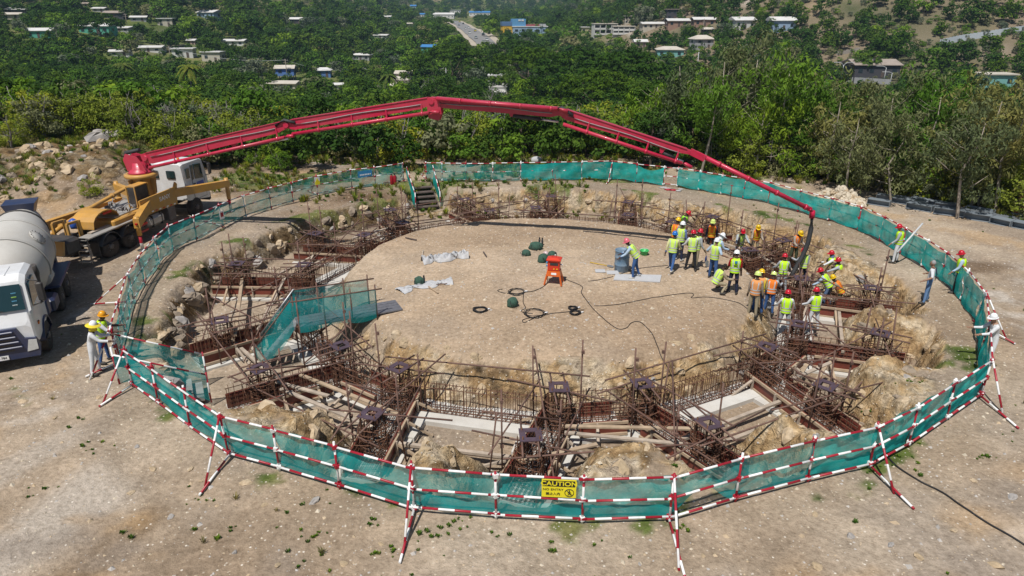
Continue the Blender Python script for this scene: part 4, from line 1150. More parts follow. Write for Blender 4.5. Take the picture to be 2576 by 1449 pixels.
        for f in (0.2, 0.45, 0.7, 0.95):
            q = p0.lerp(p1, f); mb = MB(); mb.bar(q - d * 0.05, q + d * 0.05, pr + 0.028, 10)
            if i < 4: mb.beam(q, a + d * (q - a).dot(d) - up * 0.16 + sidew * secs[i][2] / 2, 0.05, 0.07)
            mb.build('pipe_clamp', M_BOOM if i else M_BOOM, bs)
        if i < 4:
            mb = MB(); mb.tube([a + d * Ls * f + sidew * (secs[i][2] / 2 + 0.03) - up * (0.20 + 0.03 * math.sin(9 * f)) for f in np.linspace(0.06, 0.93, 12)], 0.022, 5); mb.build('hydraulic_line', plain('hose_grey', (0.28, 0.27, 0.27), 0.6), bs)
            mb = MB(); e = b + off; mb.tube([p1 - d * 0.02, p1 + d * 0.15 + up * 0.02, b + off + (Kl[min(i + 2, 5)] - b).normalized() * 0.28], pr, 8); mb.build('pipe_elbow', M_BOOM, bs)
    # knuckle plates and cylinders
    def cyl(i, f0, f1, drop, plate=True):
        a, b = Kl[i], Kl[i + 1]; d = (b - a).normalized(); Ls = (b - a).length; up = d.cross(ln); up = up if up.z > 0 else -up
        p, q = a + d * Ls * f0 - up * drop, a + d * Ls * f1 - up * (drop + 0.1)
        m_ = p.lerp(q, 0.62)
        mb = MB(); mb.bar(p, m_, 0.085, 10); cy = mb.build('hydraulic_cylinder', M_HOSE, T)
        mb = MB(); mb.bar(m_, q, 0.045, 8); mb.build('piston_rod', M_CHROME, cy)
        mb = MB(); mb.prism([(-.14, 0), (.14, 0), (0.05, -0.26), (-.05, -0.26)], p + up * 0.22, d, up, ln, 0.2); mb.build('cylinder_bracket', M_BOOM, cy)
        if plate:
            for s_ in (-1, 1):
                mb = MB(); mb.prism([(-0.28, -0.08), (0.34, -0.05), (0.32, -0.62), (0.12, -0.92), (-0.32, -0.74)], b + ln * 0.16 * s_ - up * 0.12, d, up, ln, 0.05); mb.build('knuckle_plate', M_BOOM, cy)
    cyl(0, 0.62, 0.97, 0.72, False); cyl(1, 0.68, 0.95, 0.58); cyl(2, 0.62, 0.98, 0.5, False); cyl(3, 0.80, 0.98, 0.46, False)
    for i in (1, 3):
        mb = MB(); b = Kl[i]; d = (Kl[i + 1] - Kl[i]).normalized(); mb.tube([b - d * 0.5 - ln * .2 + Vector((0, 0, -.15)), b - ln * .27 + Vector((0, 0, 0.06)), b + d * 0.5 - ln * .2 + Vector((0, 0, -.15))], 0.075, 7); mb.build('knuckle_hose', M_HOSE, T)
    mb = MB(); rbox(mb, Kl[0].lerp(Kl[1], 0.84) - Vector((0, 0, 0.28)) + (-ln if True else ln) * 0.22, (0.02, 0.02, 0.02)); 
    # end hose
    tip = Kl[5]
    mb = MB(); mb.tube([tip - (Kl[5] - Kl[4]).normalized() * 0.1, tip + Vector((0.05, 0, -0.06)), tip + Vector((0.08, 0, -0.35))], 0.12, 10); mb.build('tip_elbow', M_BOOM, bs)
    hp = [K[5] + Vector((0.08, 0, -0.3)), K[5] + Vector((0.12, -0.02, -0.8)), K[5] + Vector((0.08, -0.05, -1.5)), K[5] + Vector((-0.10, -0.12, -2.1)), K[5] + Vector((-0.42, -0.25, -2.75)), K[5] + Vector((-0.62, -0.35, -3.15))]
    mb = MB(); mb.tube([L(h) for h in hp], 0.10, 10); part('end_hose', mb, M_HOSE)
    # outriggers
    def rigger(p, q, foot_z, h0=0.42, h1=0.36, nm='outrigger'):
        mb = MB(); p = Vector(p); q = Vector(q); d = (q - p).normalized(); s2 = Vector((-d.y, d.x, 0)).normalized()
        mb.loft([[p - s2 * .15 - Vector((0, 0, h0 / 2)), p + s2 * .15 - Vector((0, 0, h0 / 2)), p + s2 * .15 + Vector((0, 0, h0 / 2)), p - s2 * .15 + Vector((0, 0, h0 / 2))],
                 [q - s2 * .13 - Vector((0, 0, h1 / 2)), q + s2 * .13 - Vector((0, 0, h1 / 2)), q + s2 * .13 + Vector((0, 0, h1 / 2)), q - s2 * .13 + Vector((0, 0, h1 / 2))]], smooth=False)
        o = part(nm, mb, M_TYEL)
        e = q - d * 0.12
        mb = MB(); mb.bar(e + Vector((0, 0, 0.3)), Vector((e.x, e.y, 0.75)), 0.11, 8); mb.build('jack', M_TYEL, o)
        mb = MB(); mb.bar(Vector((e.x, e.y, 0.75)), Vector((e.x, e.y, foot_z + 0.06)), 0.075, 8, uvlen=True); mb.build('jack_leg', M_STRIPE, o)
        mb = MB(); mb.lathe([(0.24, 0), (0.24, 0.05), (0.09, 0.10)], 12, 0, Matrix.Translation((e.x, e.y, foot_z))); mb.build('foot_pad', M_CHASS, o)
        mb = MB(); mb.box(q + d * 0.008 + Vector((0, 0, -0.02)), (0.10, 0.10, 0.08)); mb.build('marker_lamp', M_TAIL, o)
    rigger((1.1, 4.95, 1.72), (2.55, 7.9, 1.62), 0.0)
    rigger((1.15, 3.0, 1.65), (1.95, 0.95, 1.35), 0.0, 0.5, 0.45)
    rigger((-1.1, 4.0, 1.45), (-2.5, -3.0, 1.25), 0.0, 0.5, 0.40)
    rigger((-1.1, 5.0, 1.6), (-3.1, 6.3, 1.6), 0.0)
    # cooler box
    mb = MB(); rbox(mb, (0.72, 3.05, 2.12), (0.42, 0.95, 0.95), 0.04); cb = part('oil_cooler', mb, M_CHASS)
    mb = MB()
    for y in (2.56, 3.54):
        for x in (0.5, 0.94): mb.box((x, y, 2.12), (0.05, 0.05, 1.0))
    for z in (1.62, 2.62): mb.box((0.72, 3.05, z), (0.46, 0.96, 0.05))
    mb.build('cooler_frame', M_TYEL, cb, kind='stuff')
    # hump cover over the pump, pipes, catwalk
    mb = MB(); rings = []
    for yy in np.linspace(0, 1, 9):
        a = math.pi * 0.92 * yy; y = -0.1 - 0.85 * math.cos(a) + 0.6; z = 1.45 + 0.62 * math.sin(a) ** 0.8 if math.sin(a) > 0 else 1.45
        rings.append([Vector((-0.25, y, z)), Vector((0.85, y, z)), Vector((0.85, y, z - 0.06)), Vector((-0.25, y, z - 0.06))])
    mb.loft(rings, smooth=False); hc = part('pump_cover', mb, M_TYEL)
    mb = MB(); mb.box((0.86, 0.62, 1.93), (0.014, 0.55, 0.10)); mb.build('red_stripe', M_TAIL, hc)
    mb = MB(); mb.tube([(-0.1, 4.1, 2.45), (-0.35, 3.4, 2.25), (-0.5, 1.6, 1.95), (-0.55, -0.3, 1.62), (-0.35, -1.9, 1.35)], 0.10, 8); dp = part('base_pipe', mb, M_TYEL)
    for f in ((-0.42, 2.7, 2.13), (-0.52, 1.0, 1.85), (-0.55, -0.6, 1.57)):
        mb = MB(); mb.bar(Vector(f) + Vector((0, -.06, 0.01)), Vector(f) + Vector((0, .06, -.01)), 0.13, 8); mb.build('pipe_clamp', M_TYEL, dp)
    mb = MB()
    random.seed(3)
    for q in range(14):
        p = Vector((random.uniform(-.6, .9), random.uniform(1.2, 2.9), 1.62)); e = p + Vector((random.uniform(-.5, .5), random.uniform(-.9, .9), random.uniform(0, .25)))
        mb.tube([p, (p + e) / 2 + Vector((0, 0, .22)), e], 0.03, 5)
    part('hydraulic_hoses', mb, plain('hose_grey2', (0.22, 0.21, 0.21), 0.7)).__setitem__('kind', 'stuff')
    for q in range(7):
        p = Vector((random.uniform(-.5, .8), random.uniform(1.3, 2.8), 1.66)); mb = MB(); rbox(mb, p, (random.uniform(.12, .3), random.uniform(.12, .35), random.uniform(.12, .3)), 0.03); part('valve_block', mb, M_RIM)
    mb = MB(); mb.box((0.98, 0.25, 1.27), (0.58, 3.4, 0.05)); part('catwalk', mb, M_ALU)
    mb = MB(); mb.box((0.82, 0.55, 1.33), (0.2, 2.4, 0.05)); part('plank', mb, M_TIMBER2)
    for y in (0.0, 1.35):
        mb = MB(); mb.lathe([(0.62, -0.24), (0.66, -0.24), (0.66, 0.24), (0.62, 0.24)], 20, 0, Matrix.Translation((1.06, y, 0.55)) @ Matrix.Rotation(math.pi / 2, 4, 'Y'), capb=False, capt=False)
        mb.v = [(x, yy, max(z, 0.72)) for x, yy, z in mb.v]; part('mudguard', mb, M_CHASS)
    mb = MB(); rbox(mb, (0.95, -0.72, 0.62), (0.55, 0.05, 0.7)); part('mud_flap', mb, M_CHASS)
    # steps at the rear
    mb = MB(); mb.beam((0.72, -1.35, 0.2), (0.72, -1.35, 1.3), 0.04, 0.05); mb.beam((1.25, -1.35, 0.2), (1.25, -1.35, 1.3), 0.04, 0.05); ld = part('rear_ladder', mb, M_RIM)
    for q in range(5):
        mb = MB(); mb.box((0.98, -1.35, 0.28 + q * 0.25), (0.52, 0.24, 0.03)); mb.build('step', M_ALU, ld)
    for s_ in (0.5, -0.2):
        mb = MB(); mb.beam((s_, -0.75, 1.2), (s_, -0.75, 1.95), 0.12, 0.12); mb.beam((s_, -0.75, 1.92), (s_ - 0.1, -1.3, 1.92), 0.1, 0.1); mb.beam((s_ - .1, -1.3, 1.1), (s_ - .1, -1.3, 1.92), 0.1, 0.1); part('rear_post', mb, M_TYEL)
    mb = MB(); rbox(mb, (0.2, -1.9, 1.15), (1.7, 1.0, 0.7), 0.12); hp_ = part('hopper', mb, M_CHASS)
    mb = MB(); mb.prism([(-0.9, -0.3), (0.9, -0.3), (1.05, 0.32), (-1.05, 0.32)], (0.1, -2.45, 1.22), (1, 0, 0), (0, 0, 1), (0, 1, 0), 0.08); mb.build('hopper_wall', M_TYEL, hp_)
    mb = MB(); mb.lathe([(0.14, 0), (0.16, 0.1), (0.16, 0.36), (0.06, 0.44)], 10, 0, Matrix.Translation((0.05, -0.55, 1.5))); part('water_bottle', mb, plain('blue_plastic', (0.03, 0.10, 0.42), 0.4))
    # tank and guards
    mb = MB(); rbox(mb, (0.98, 3.35, 0.80), (0.55, 1.25, 0.55), 0.14); tk = part('fuel_tank', mb, M_ALU)
    for y in (3.0, 3.7):
        mb = MB(); mb.box((0.98, y, 0.8), (0.575, 0.05, 0.575)); mb.build('tank_strap', M_CHASS, tk)
    mb = MB(); rbox(mb, (1.0, 4.6, 0.82), (0.5, 0.55, 0.75), 0.05); part('tool_box', mb, M_RIM)
    for z in (0.55, 0.85):
        mb = MB(); mb.box((1.2, 2.25, z), (0.05, 0.75, 0.10)); part('side_guard', mb, M_TAIL)
    return T
PUMP = pump_truck()

# ---------------- mixer truck
def mixer_truck():
    rz = math.radians(-155.5)
    T = thing('concrete_mixer_truck', 'white mixer truck with grey drum and navy bumper at the left edge', 'mixer truck', (-18.4, 24.2, hz(-17.5, 23)), rz)
    def part(name, mb, mat, par=None): return mb.build(name, mat, par or T)
    for y in (0.0, 1.4):
        for s_ in (1, -1): wheel(T, s_ * 1.03, y, 0.52, 0.29, s_, True)
    for s_ in (1, -1): wheel(T, s_ * 1.06, 4.95, 0.52, 0.30, s_)
    mb = MB()
    for s_ in (-1, 1): mb.beam((s_ * 0.42, -1.6, 0.95), (s_ * 0.42, 5.6, 0.95), 0.10, 0.28)
    for y in (0.0, 1.4, 4.95): mb.bar((-1.0, y, 0.53), (1.0, y, 0.53), 0.11, 8)
    part('chassis', mb, M_CHASS)
    # cab
    def sect(y, z0, z1, wx, top):
        return [Vector((-wx, y, z0)), Vector((wx, y, z0)), Vector((wx, y, z0 + 0.9)), Vector((wx - 0.02, y, z0 + 1.0)), Vector((top, y, z1 - 0.10)), Vector((top - 0.14, y, z1)), Vector((-top + 0.14, y, z1)), Vector((-top, y, z1 - 0.10)), Vector((-wx + 0.02, y, z0 + 1.0)), Vector((-wx, y, z0 + 0.9))]
    mb = MB()
    mb.loft([sect(4.05, 1.0, 2.75, 1.16, 1.06), sect(4.25, 0.98, 2.86, 1.2, 1.1), sect(5.3, 0.95, 2.86, 1.21, 1.12), sect(5.62, 0.9, 2.7, 1.21, 1.12), sect(6.02, 0.86, 1.86, 1.21, 1.19), sect(6.16, 0.86, 1.55, 1.18, 1.17), sect(6.2, 0.86, 1.45, 1.12, 1.10)], smooth=False)
    cab = part('cab', mb, M_TWHITE)
    # windscreen lies on the sloping front
    mb = MB(); p = [Vector((-1.06, 6.03, 1.90)), Vector((1.06, 6.03, 1.90)), Vector((1.0, 5.685, 2.62)), Vector((-1.0, 5.685, 2.62))]
    o = Vector((0, 0.045, 0.02)); mb.loft([p, [q + o for q in p]], smooth=False); ws_ = mb.build('windscreen', M_GLASS, cab)
    for q, cc in enumerate(((0.10, 0.35, 0.55), (0.35, 0.62, 0.12), (0.10, 0.35, 0.55), (0.5, 0.6, 0.62))):
        mb = MB(); zz = 2.38 - 0.11 * q; mb.box((-0.82, 5.86 - (zz - 2.25) * 0.48 + 0.052, zz), (0.13, 0.012, 0.085), Matrix.Rotation(math.radians(-26), 3, 'X')); mb.build('windscreen_sticker', plain(f'sticker{q}', cc, 0.5), ws_)
    for s_ in (-0.5, 0.35):
        mb = MB(); mb.bar((s_, 6.08, 1.93), (s_ + 0.45, 6.05, 2.02), 0.014, 4); mb.build('wiper', M_CHASS, cab)
    for s_ in (-1, 1):
        mb = MB(); mb.prism([(4.75, 1.9), (5.75, 1.8), (5.52, 2.55), (4.8, 2.6)], (s_ * 1.165, 0, 0), (0, 1, 0), (0, 0, 1), (1, 0, 0), 0.07); mb.build('door_window', M_GLASS, cab)
        mb = MB(); mb.bar((s_ * 1.2, 5.6, 2.72), (s_ * 1.5, 5.75, 2.66), 0.022, 5); mb.bar((s_ * 1.22, 5.75, 1.9), (s_ * 1.5, 5.75, 1.98), 0.022, 5); rbox(mb, (s_ * 1.5, 5.75, 2.32), (0.2, 0.14, 0.62), 0.04); mb.build('mirror', M_CHASS, cab)
        mb = MB(); rbox(mb, (s_ * 1.225, 5.75, 1.32), (0.05, 0.16, 0.10), 0.02); mb.build('side_lamp', M_AMBER, cab)
        mb = MB(); mb.box((s_ * 1.225, 4.75, 1.62), (0.03, 0.18, 0.05)); mb.build('door_handle', M_CHASS, cab)
    for q in range(5):
        mb = MB(); rbox(mb, (-0.6 + 0.3 * q, 4.95, 2.865), (0.05, 0.8, 0.03), 0.012); mb.build('roof_rib', M_TWHITE, cab)
    # lower front
    mb = MB(); mb.prism([(-1.16, 0.42), (1.16, 0.42), (1.22, 0.75), (1.16, 1.02), (0.86, 1.06), (0.72, 1.42), (-0.72, 1.42), (-0.86, 1.06), (-1.16, 1.02), (-1.22, 0.75)], (0, 6.2, 0), (1, 0, 0), (0, 0, 1), (0, 1, 0), 0.18); bmp = part('bumper', mb, M_NAVY)
    for q in range(4):
        mb = MB(); rbox(mb, (0, 6.31, 1.32 - 0.17 * q), (1.28 + 0.1 * q, 0.08, 0.07), 0.02); mb.build('grille_slat', M_NAVY, bmp)
        mb = MB(); mb.box((0, 6.288, 1.235 - 0.17 * q), (1.1, 0.02, 0.06)); mb.build('grille_gap', M_CHASS, bmp)
    for s_ in (-1, 1):
        mb = MB(); mb.prism([(0.86, 0.62), (1.16, 0.66), (1.17, 0.98), (0.96, 1.0)], (0, 6.29, 0), (s_, 0, 0), (0, 0, 1), (0, 1, 0), 0.04); mb.build('headlamp', M_LAMP, bmp)
        mb = MB(); mb.lathe([(0.62, -0.2), (0.68, -0.2), (0.68, 0.2), (0.62, 0.2)], 20, 0, Matrix.Translation((s_ * 1.05, 4.95, 0.52)) @ Matrix.Rotation(math.pi / 2, 4, 'Y'), capb=False, capt=False)
        mb.v = [(x, yy, max(z, 0.62)) for x, yy, z in mb.v]; part('wheel_arch', mb, M_NAVY)
        mb = MB(); rbox(mb, (s_ * 1.05, 4.05, 1.18), (0.4, 0.5, 0.55), 0.06); part('air_box', mb, M_NAVY)
        mb = MB(); rbox(mb, (s_ * 1.04, 0.7, 1.16), (0.6, 2.9, 0.10), 0.04); part('rear_mudguard', mb, M_NAVY)
        mb = MB(); rbox(mb, (s_ * 1.0, 2.75, 0.85), (0.5, 0.9, 0.5), 0.08); part('side_tank', mb, M_NAVY)
    mb = MB(); mb.box((-0.12, 6.31, 0.52), (0.46, 0.012, 0.14)); pl = part('number_plate', mb, M_WHITE)
    text_mesh('BEN 784', 0.10, M_BLK, 'plate_lettering', pl, Matrix.Translation((-0.12, 6.318, 0.52)) @ Matrix.Rotation(math.pi, 4, 'Z') @ RX)
    # drum: axis rises to the rear
    ax0, ax1 = Vector((0, 3.55, 1.75)), Vector((0, -1.75, 2.72)); ad = (ax1 - ax0).normalized()
    M = Matrix.Translation(ax0) @ ad.to_track_quat('Z', 'Y').to_matrix().to_4x4()
    Ld = (ax1 - ax0).length
    prof = [(0.30, 0.0), (0.62, 0.05), (0.95, 0.55), (1.12, 1.0), (1.20, 1.5), (1.20, 2.9), (1.08, 3.6), (0.88, 4.4), (0.66, 5.0), (0.60, Ld)]
    mb = MB(); mb.lathe(prof, 32, 0, M); dr = part('drum', mb, M_DRUM)
    for z, r in ((1.45, 1.205), (3.0, 1.195), (4.45, 0.875)):
        mb = MB(); mb.lathe([(r, z - 0.04), (r + 0.03, z - 0.04), (r + 0.03, z + 0.04), (r, z + 0.04)], 32, 0, M, capb=False, capt=False); mb.build('drum_band', M_CHASS if z > 4 else M_DRUM, dr)
    mb = MB(); ang = math.radians(205)
    c = M @ Vector((1.205 * math.cos(2.45), 1.205 * math.sin(2.45), 2.2))
    nrm = (c - (M @ Vector((0, 0, 2.2)))).normalized(); t1 = ad; t2 = nrm.cross(t1)
    mb.lathe([(0.30, 0.0), (0.30, 0.03), (0.0, 0.035)], 18, 0, Matrix.Translation(c) @ nrm.to_track_quat('Z', 'Y').to_matrix().to_4x4()); mb.build('inspection_hatch', M_DRUM, dr)
    mb = MB()
    for i in range(12):
        a = i * math.pi / 6; q = c + (t1 * math.cos(a) + t2 * math.sin(a)) * 0.27 + nrm * 0.03; mb.bar(q, q + nrm * 0.03, 0.016, 5)
    mb.build('hatch_bolts', M_CHASS, dr, kind='stuff')
    # front and rear pedestals, hopper, chute
    mb = MB(); mb.beam((0, 3.7, 1.0), (0, 3.55, 1.9), 0.9, 0.25, up=(0, 1, 0)); part('drum_bracket', mb, M_NAVY)
    for s_ in (-1, 1):
        mb = MB(); mb.beam((s_ * 0.75, -1.1, 1.0), (s_ * 0.7, -1.3, 2.6), 0.12, 0.3, up=(0, 1, 0)); part('rear_pedestal', mb, M_NAVY)
    mb = MB(); mb.loft([[Vector((x * s1, -1.75 + y * s1, z)) for x, y in ((-.5, -.5), (.5, -.5), (.5, .4), (-.5, .4))] for s1, z in ((0.6, 2.75), (1.1, 3.5))], smooth=False); part('charge_hopper', mb, M_NAVY)
    mb = MB(); mb.loft([[Vector((x, y, z)) + Vector((0.25 * math.cos(t), 0, 0.18 * math.sin(t))) for t in np.linspace(math.pi, 2 * math.pi, 7)] for x, y, z in ((0, -1.6, 2.1), (-0.2, -2.2, 1.7), (-0.3, -2.9, 1.45))], smooth=True, caps=False, closed=False); part('chute', mb, M_DRUM)
    mb = MB(); mb.lathe([(0.19, -.35), (0.2, -.3), (0.2, .3), (0.19, .35)], 14, 0, Matrix.Translation((-0.98, 2.0, 1.55)) @ Matrix.Rotation(math.pi / 2, 4, 'X')); part('water_tank', mb, M_DRUM)
    mb = MB(); mb.tube([(-1.0, 3.4, 1.2), (-1.02, 3.4, 2.2), (-1.0, 3.5, 2.5)], 0.09, 8); part('exhaust', mb, M_CHASS)
    return T
MIXER = mixer_truck()

# ------------------------------------------------------------------ people
SKIN_D = plain('skin_dark', (0.085, 0.045, 0.030), 0.6, var=0.08)
SKIN_M = plain('skin_mid', (0.30, 0.17, 0.11), 0.6, var=0.08)
def cloth(name, col, v=0.14): return plain('cloth_' + name, col, 0.9, 0, v, 9.0, spec=0.2)
CL = {'grey': cloth('grey', (0.36, 0.39, 0.42)), 'white': cloth('white', (0.62, 0.64, 0.66)), 'ltblue': cloth('ltblue', (0.40, 0.52, 0.66)), 'blue': cloth('blue', (0.16, 0.22, 0.46)),
      'navy': cloth('navy', (0.025, 0.03, 0.06)), 'black': cloth('black', (0.022, 0.023, 0.027)), 'jeans': cloth('jeans', (0.05, 0.11, 0.27)), 'ltjeans': cloth('ltjeans', (0.14, 0.24, 0.42)),
      'red': cloth('red', (0.38, 0.012, 0.02)), 'khaki': cloth('khaki', (0.33, 0.28, 0.19)), 'cream': cloth('cream', (0.58, 0.55, 0.30)), 'tan': cloth('tan', (0.34, 0.29, 0.24)),
      'olive': cloth('olive', (0.07, 0.085, 0.05)), 'camo': cloth('camo', (0.10, 0.15, 0.26), 0.6)}
VEST = {'lime': cloth('lime', (0.52, 0.86, 0.03), 0.06), 'yellow': cloth('palelime', (0.55, 0.78, 0.14), 0.08), 'orange': cloth('orange', (0.78, 0.20, 0.03), 0.08), 'paleorange': cloth('paleorange', (0.68, 0.30, 0.11), 0.08), 'green': cloth('lgreen', (0.30, 0.75, 0.05), 0.06)}
M_BAND = plain('reflective_band', (0.55, 0.57, 0.58), 0.35, 0.2); M_BANDY = plain('yellow_band', (0.72, 0.60, 0.03), 0.5)
HELM = {'red': (0.50, 0.008, 0.025), 'yellow': (0.72, 0.46, 0.008), 'white': (0.78, 0.80, 0.82), 'blue': (0.015, 0.16, 0.52), 'pale': (0.62, 0.74, 0.22), 'pink': (0.68, 0.14, 0.19), 'orange': (0.75, 0.33, 0.01)}
HELM = {k: plain('helmet_' + k, v, 0.25, 0, 0.04, coat=0.4) for k, v in HELM.items()}
M_SHOE = plain('shoe_dark', (0.05, 0.045, 0.04), 0.7); M_SHOEW = plain('shoe_pale', (0.45, 0.44, 0.42), 0.7); M_HAIRB = plain('hair_black', (0.012, 0.01, 0.009), 0.8); M_HAIRG = plain('hair_grey', (0.30, 0.30, 0.31), 0.8)
M_EYE = plain('eye', (0.02, 0.015, 0.012), 0.3)

def rotx(v, deg):
    a = math.radians(deg); return Vector((v.x, v.y * math.cos(a) - v.z * math.sin(a), v.y * math.sin(a) + v.z * math.cos(a)))
def roty(v, deg):
    a = math.radians(deg); return Vector((v.x * math.cos(a) + v.z * math.sin(a), v.y, -v.x * math.sin(a) + v.z * math.cos(a)))
POSES = {  # lean, (arm L fwd, out, elbow), (arm R ...), (leg L fwd, out, knee), (leg R ...), head nod
 'stand':  (2, (6, 8, 12), (6, 8, 12), (2, 4, 2), (-3, 4, 3), 10),
 'relax':  (3, (14, 9, 34), (4, 7, 14), (8, 5, 8), (-4, 5, 4), 18),
 'walk':   (6, (-22, 8, 22), (24, 8, 30), (24, 3, 10), (-20, 3, 22), 8),
 'hips':   (0, (-14, 34, 78), (-14, 34, 78), (3, 7, 2), (-2, 7, 2), 8),
 'mouth':  (4, (48, 4, 118), (10, 8, 25), (3, 5, 3), (-3, 5, 3), 16),
 'reach':  (18, (62, 14, 14), (58, 14, 18), (6, 8, 10), (-8, 8, 12), 16),
 'reachL': (10, (20, 72, 10), (26, 20, 40), (4, 9, 8), (-6, 9, 10), 10),
 'reach2': (6, (66, 34, 8), (30, 12, 50), (6, 8, 8), (-8, 8, 10), 10),
 'bend':   (34, (48, 6, 24), (44, 8, 30), (10, 6, 12), (-6, 6, 14), 26),
 'lookdn': (12, (22, 10, 48), (26, 8, 56), (4, 6, 8), (-4, 6, 8), 34),
 'lean':   (14, (44, 6, 48), (50, 8, 40), (4, 6, 4), (-6, 6, 6), 12),
 'crouch': (26, (40, 10, 50), (46, 10, 55), (98, 14, 128), (84, 14, 124), 24),
 'arms':   (8, (44, 16, 62), (40, 18, 66), (3, 6, 6), (-3, 6, 6), 26),
 'wide':   (5, (22, 20, 40), (16, 18, 36), (5, 9, 5), (-5, 9, 5), 12)}

def person_skeleton(pose, height):
    lean, aL, aR, lL, lR, nod = POSES[pose]
    s = height / 1.72
    V = Vector
    P = V((0, 0, 0)); sp = lambda d: rotx(V((0, 0, d)), -lean)
    J = {'pelvis': P, 'belly': sp(0.16), 'chest': sp(0.34), 'nb': sp(0.48), 'neck': sp(0.54) + V((0, 0.01, 0))}
    for side, sx, a in (('L', -1, aL), ('R', 1, aR)):
        sh = sp(0.44) + V((sx * 0.185, 0, 0))
        fw, out, el = a
        u = rotx(V((0, 0, -1)), fw - lean * 0.5); u = roty(u, -out * sx if sx > 0 else out) if False else (u + V((sx * math.tan(math.radians(min(out, 80))), 0, 0))).normalized()
        e = sh + u * 0.285
        # forearm turns forward about the body's x axis
        f = rotx(u, el); f.x -= sx * 0.18 * math.sin(math.radians(el)) if out > 20 else 0; f.normalize()
        w = e + f * 0.25
        J['sh' + side], J['el' + side], J['wr' + side], J['ha' + side] = sh, e, w, w + f * 0.09
        J['hd' + side] = f
    for side, sx, l in (('L', -1, lL), ('R', 1, lR)):
        fw, out, kn = l
        hp = V((sx * 0.095, 0, -0.04))
        u = rotx(V((0, 0, -1)), fw); u = (u + V((sx * math.tan(math.radians(out)) * 0.8, 0, 0))).normalized()
        k = hp + u * 0.43; f = rotx(u, -kn); an = k + f * 0.41
        fl = V((0.25 * sx, 1, 0)).normalized()
        J['hp' + side], J['kn' + side], J['an' + side], J['to' + side] = hp, k, an, an + fl * 0.17 + V((0, 0, -0.045))
        J['he' + side] = an - fl * 0.05 + V((0, 0, -0.045))
    low = min(J['toL'].z, J['toR'].z, J['heL'].z, J['heR'].z) - 0.03
    for k in J:
        if not k.startswith('hd'): J[k] = (J[k] - V((0, 0, low))) * s
    RAD = {'pelvis': .135, 'belly': .128, 'chest': .145, 'nb': .085, 'neck': .052, 'sh': .078, 'el': .054, 'wr': .040, 'ha': .036, 'hp': .100, 'kn': .068, 'an': .050, 'to': .040, 'he': .04}
    chains = [('pelvis', 'belly'), ('belly', 'chest'), ('chest', 'nb'), ('nb', 'neck')]
    for q in 'LR':
        chains += [('chest', 'sh' + q), ('sh' + q, 'el' + q), ('el' + q, 'wr' + q), ('wr' + q, 'ha' + q), ('pelvis', 'hp' + q), ('hp' + q, 'kn' + q), ('kn' + q, 'an' + q), ('an' + q, 'to' + q)]
    ks = [k for k in J if not k.startswith(('hd', 'he'))]
    me = bpy.data.meshes.new('person'); me.from_pydata([J[k] for k in ks], [(ks.index(a), ks.index(b)) for a, b in chains], [])
    o = bpy.data.objects.new('person', me); COL.objects.link(o)
    o.modifiers.new('skin', 'SKIN'); 
    ly = me.skin_vertices[0] if len(me.skin_vertices) else None
    if ly is None:
        bpy.context.view_layer.objects.active = o
    for i, k in enumerate(ks):
        r = RAD[k if k in RAD else k[:2]] * s
        me.skin_vertices[0].data[i].radius = (r, r)
        me.skin_vertices[0].data[i].use_root = (k == 'pelvis')
    sub = o.modifiers.new('sub', 'SUBSURF'); sub.levels = 1; sub.render_levels = 1
    return o, me, J, chains

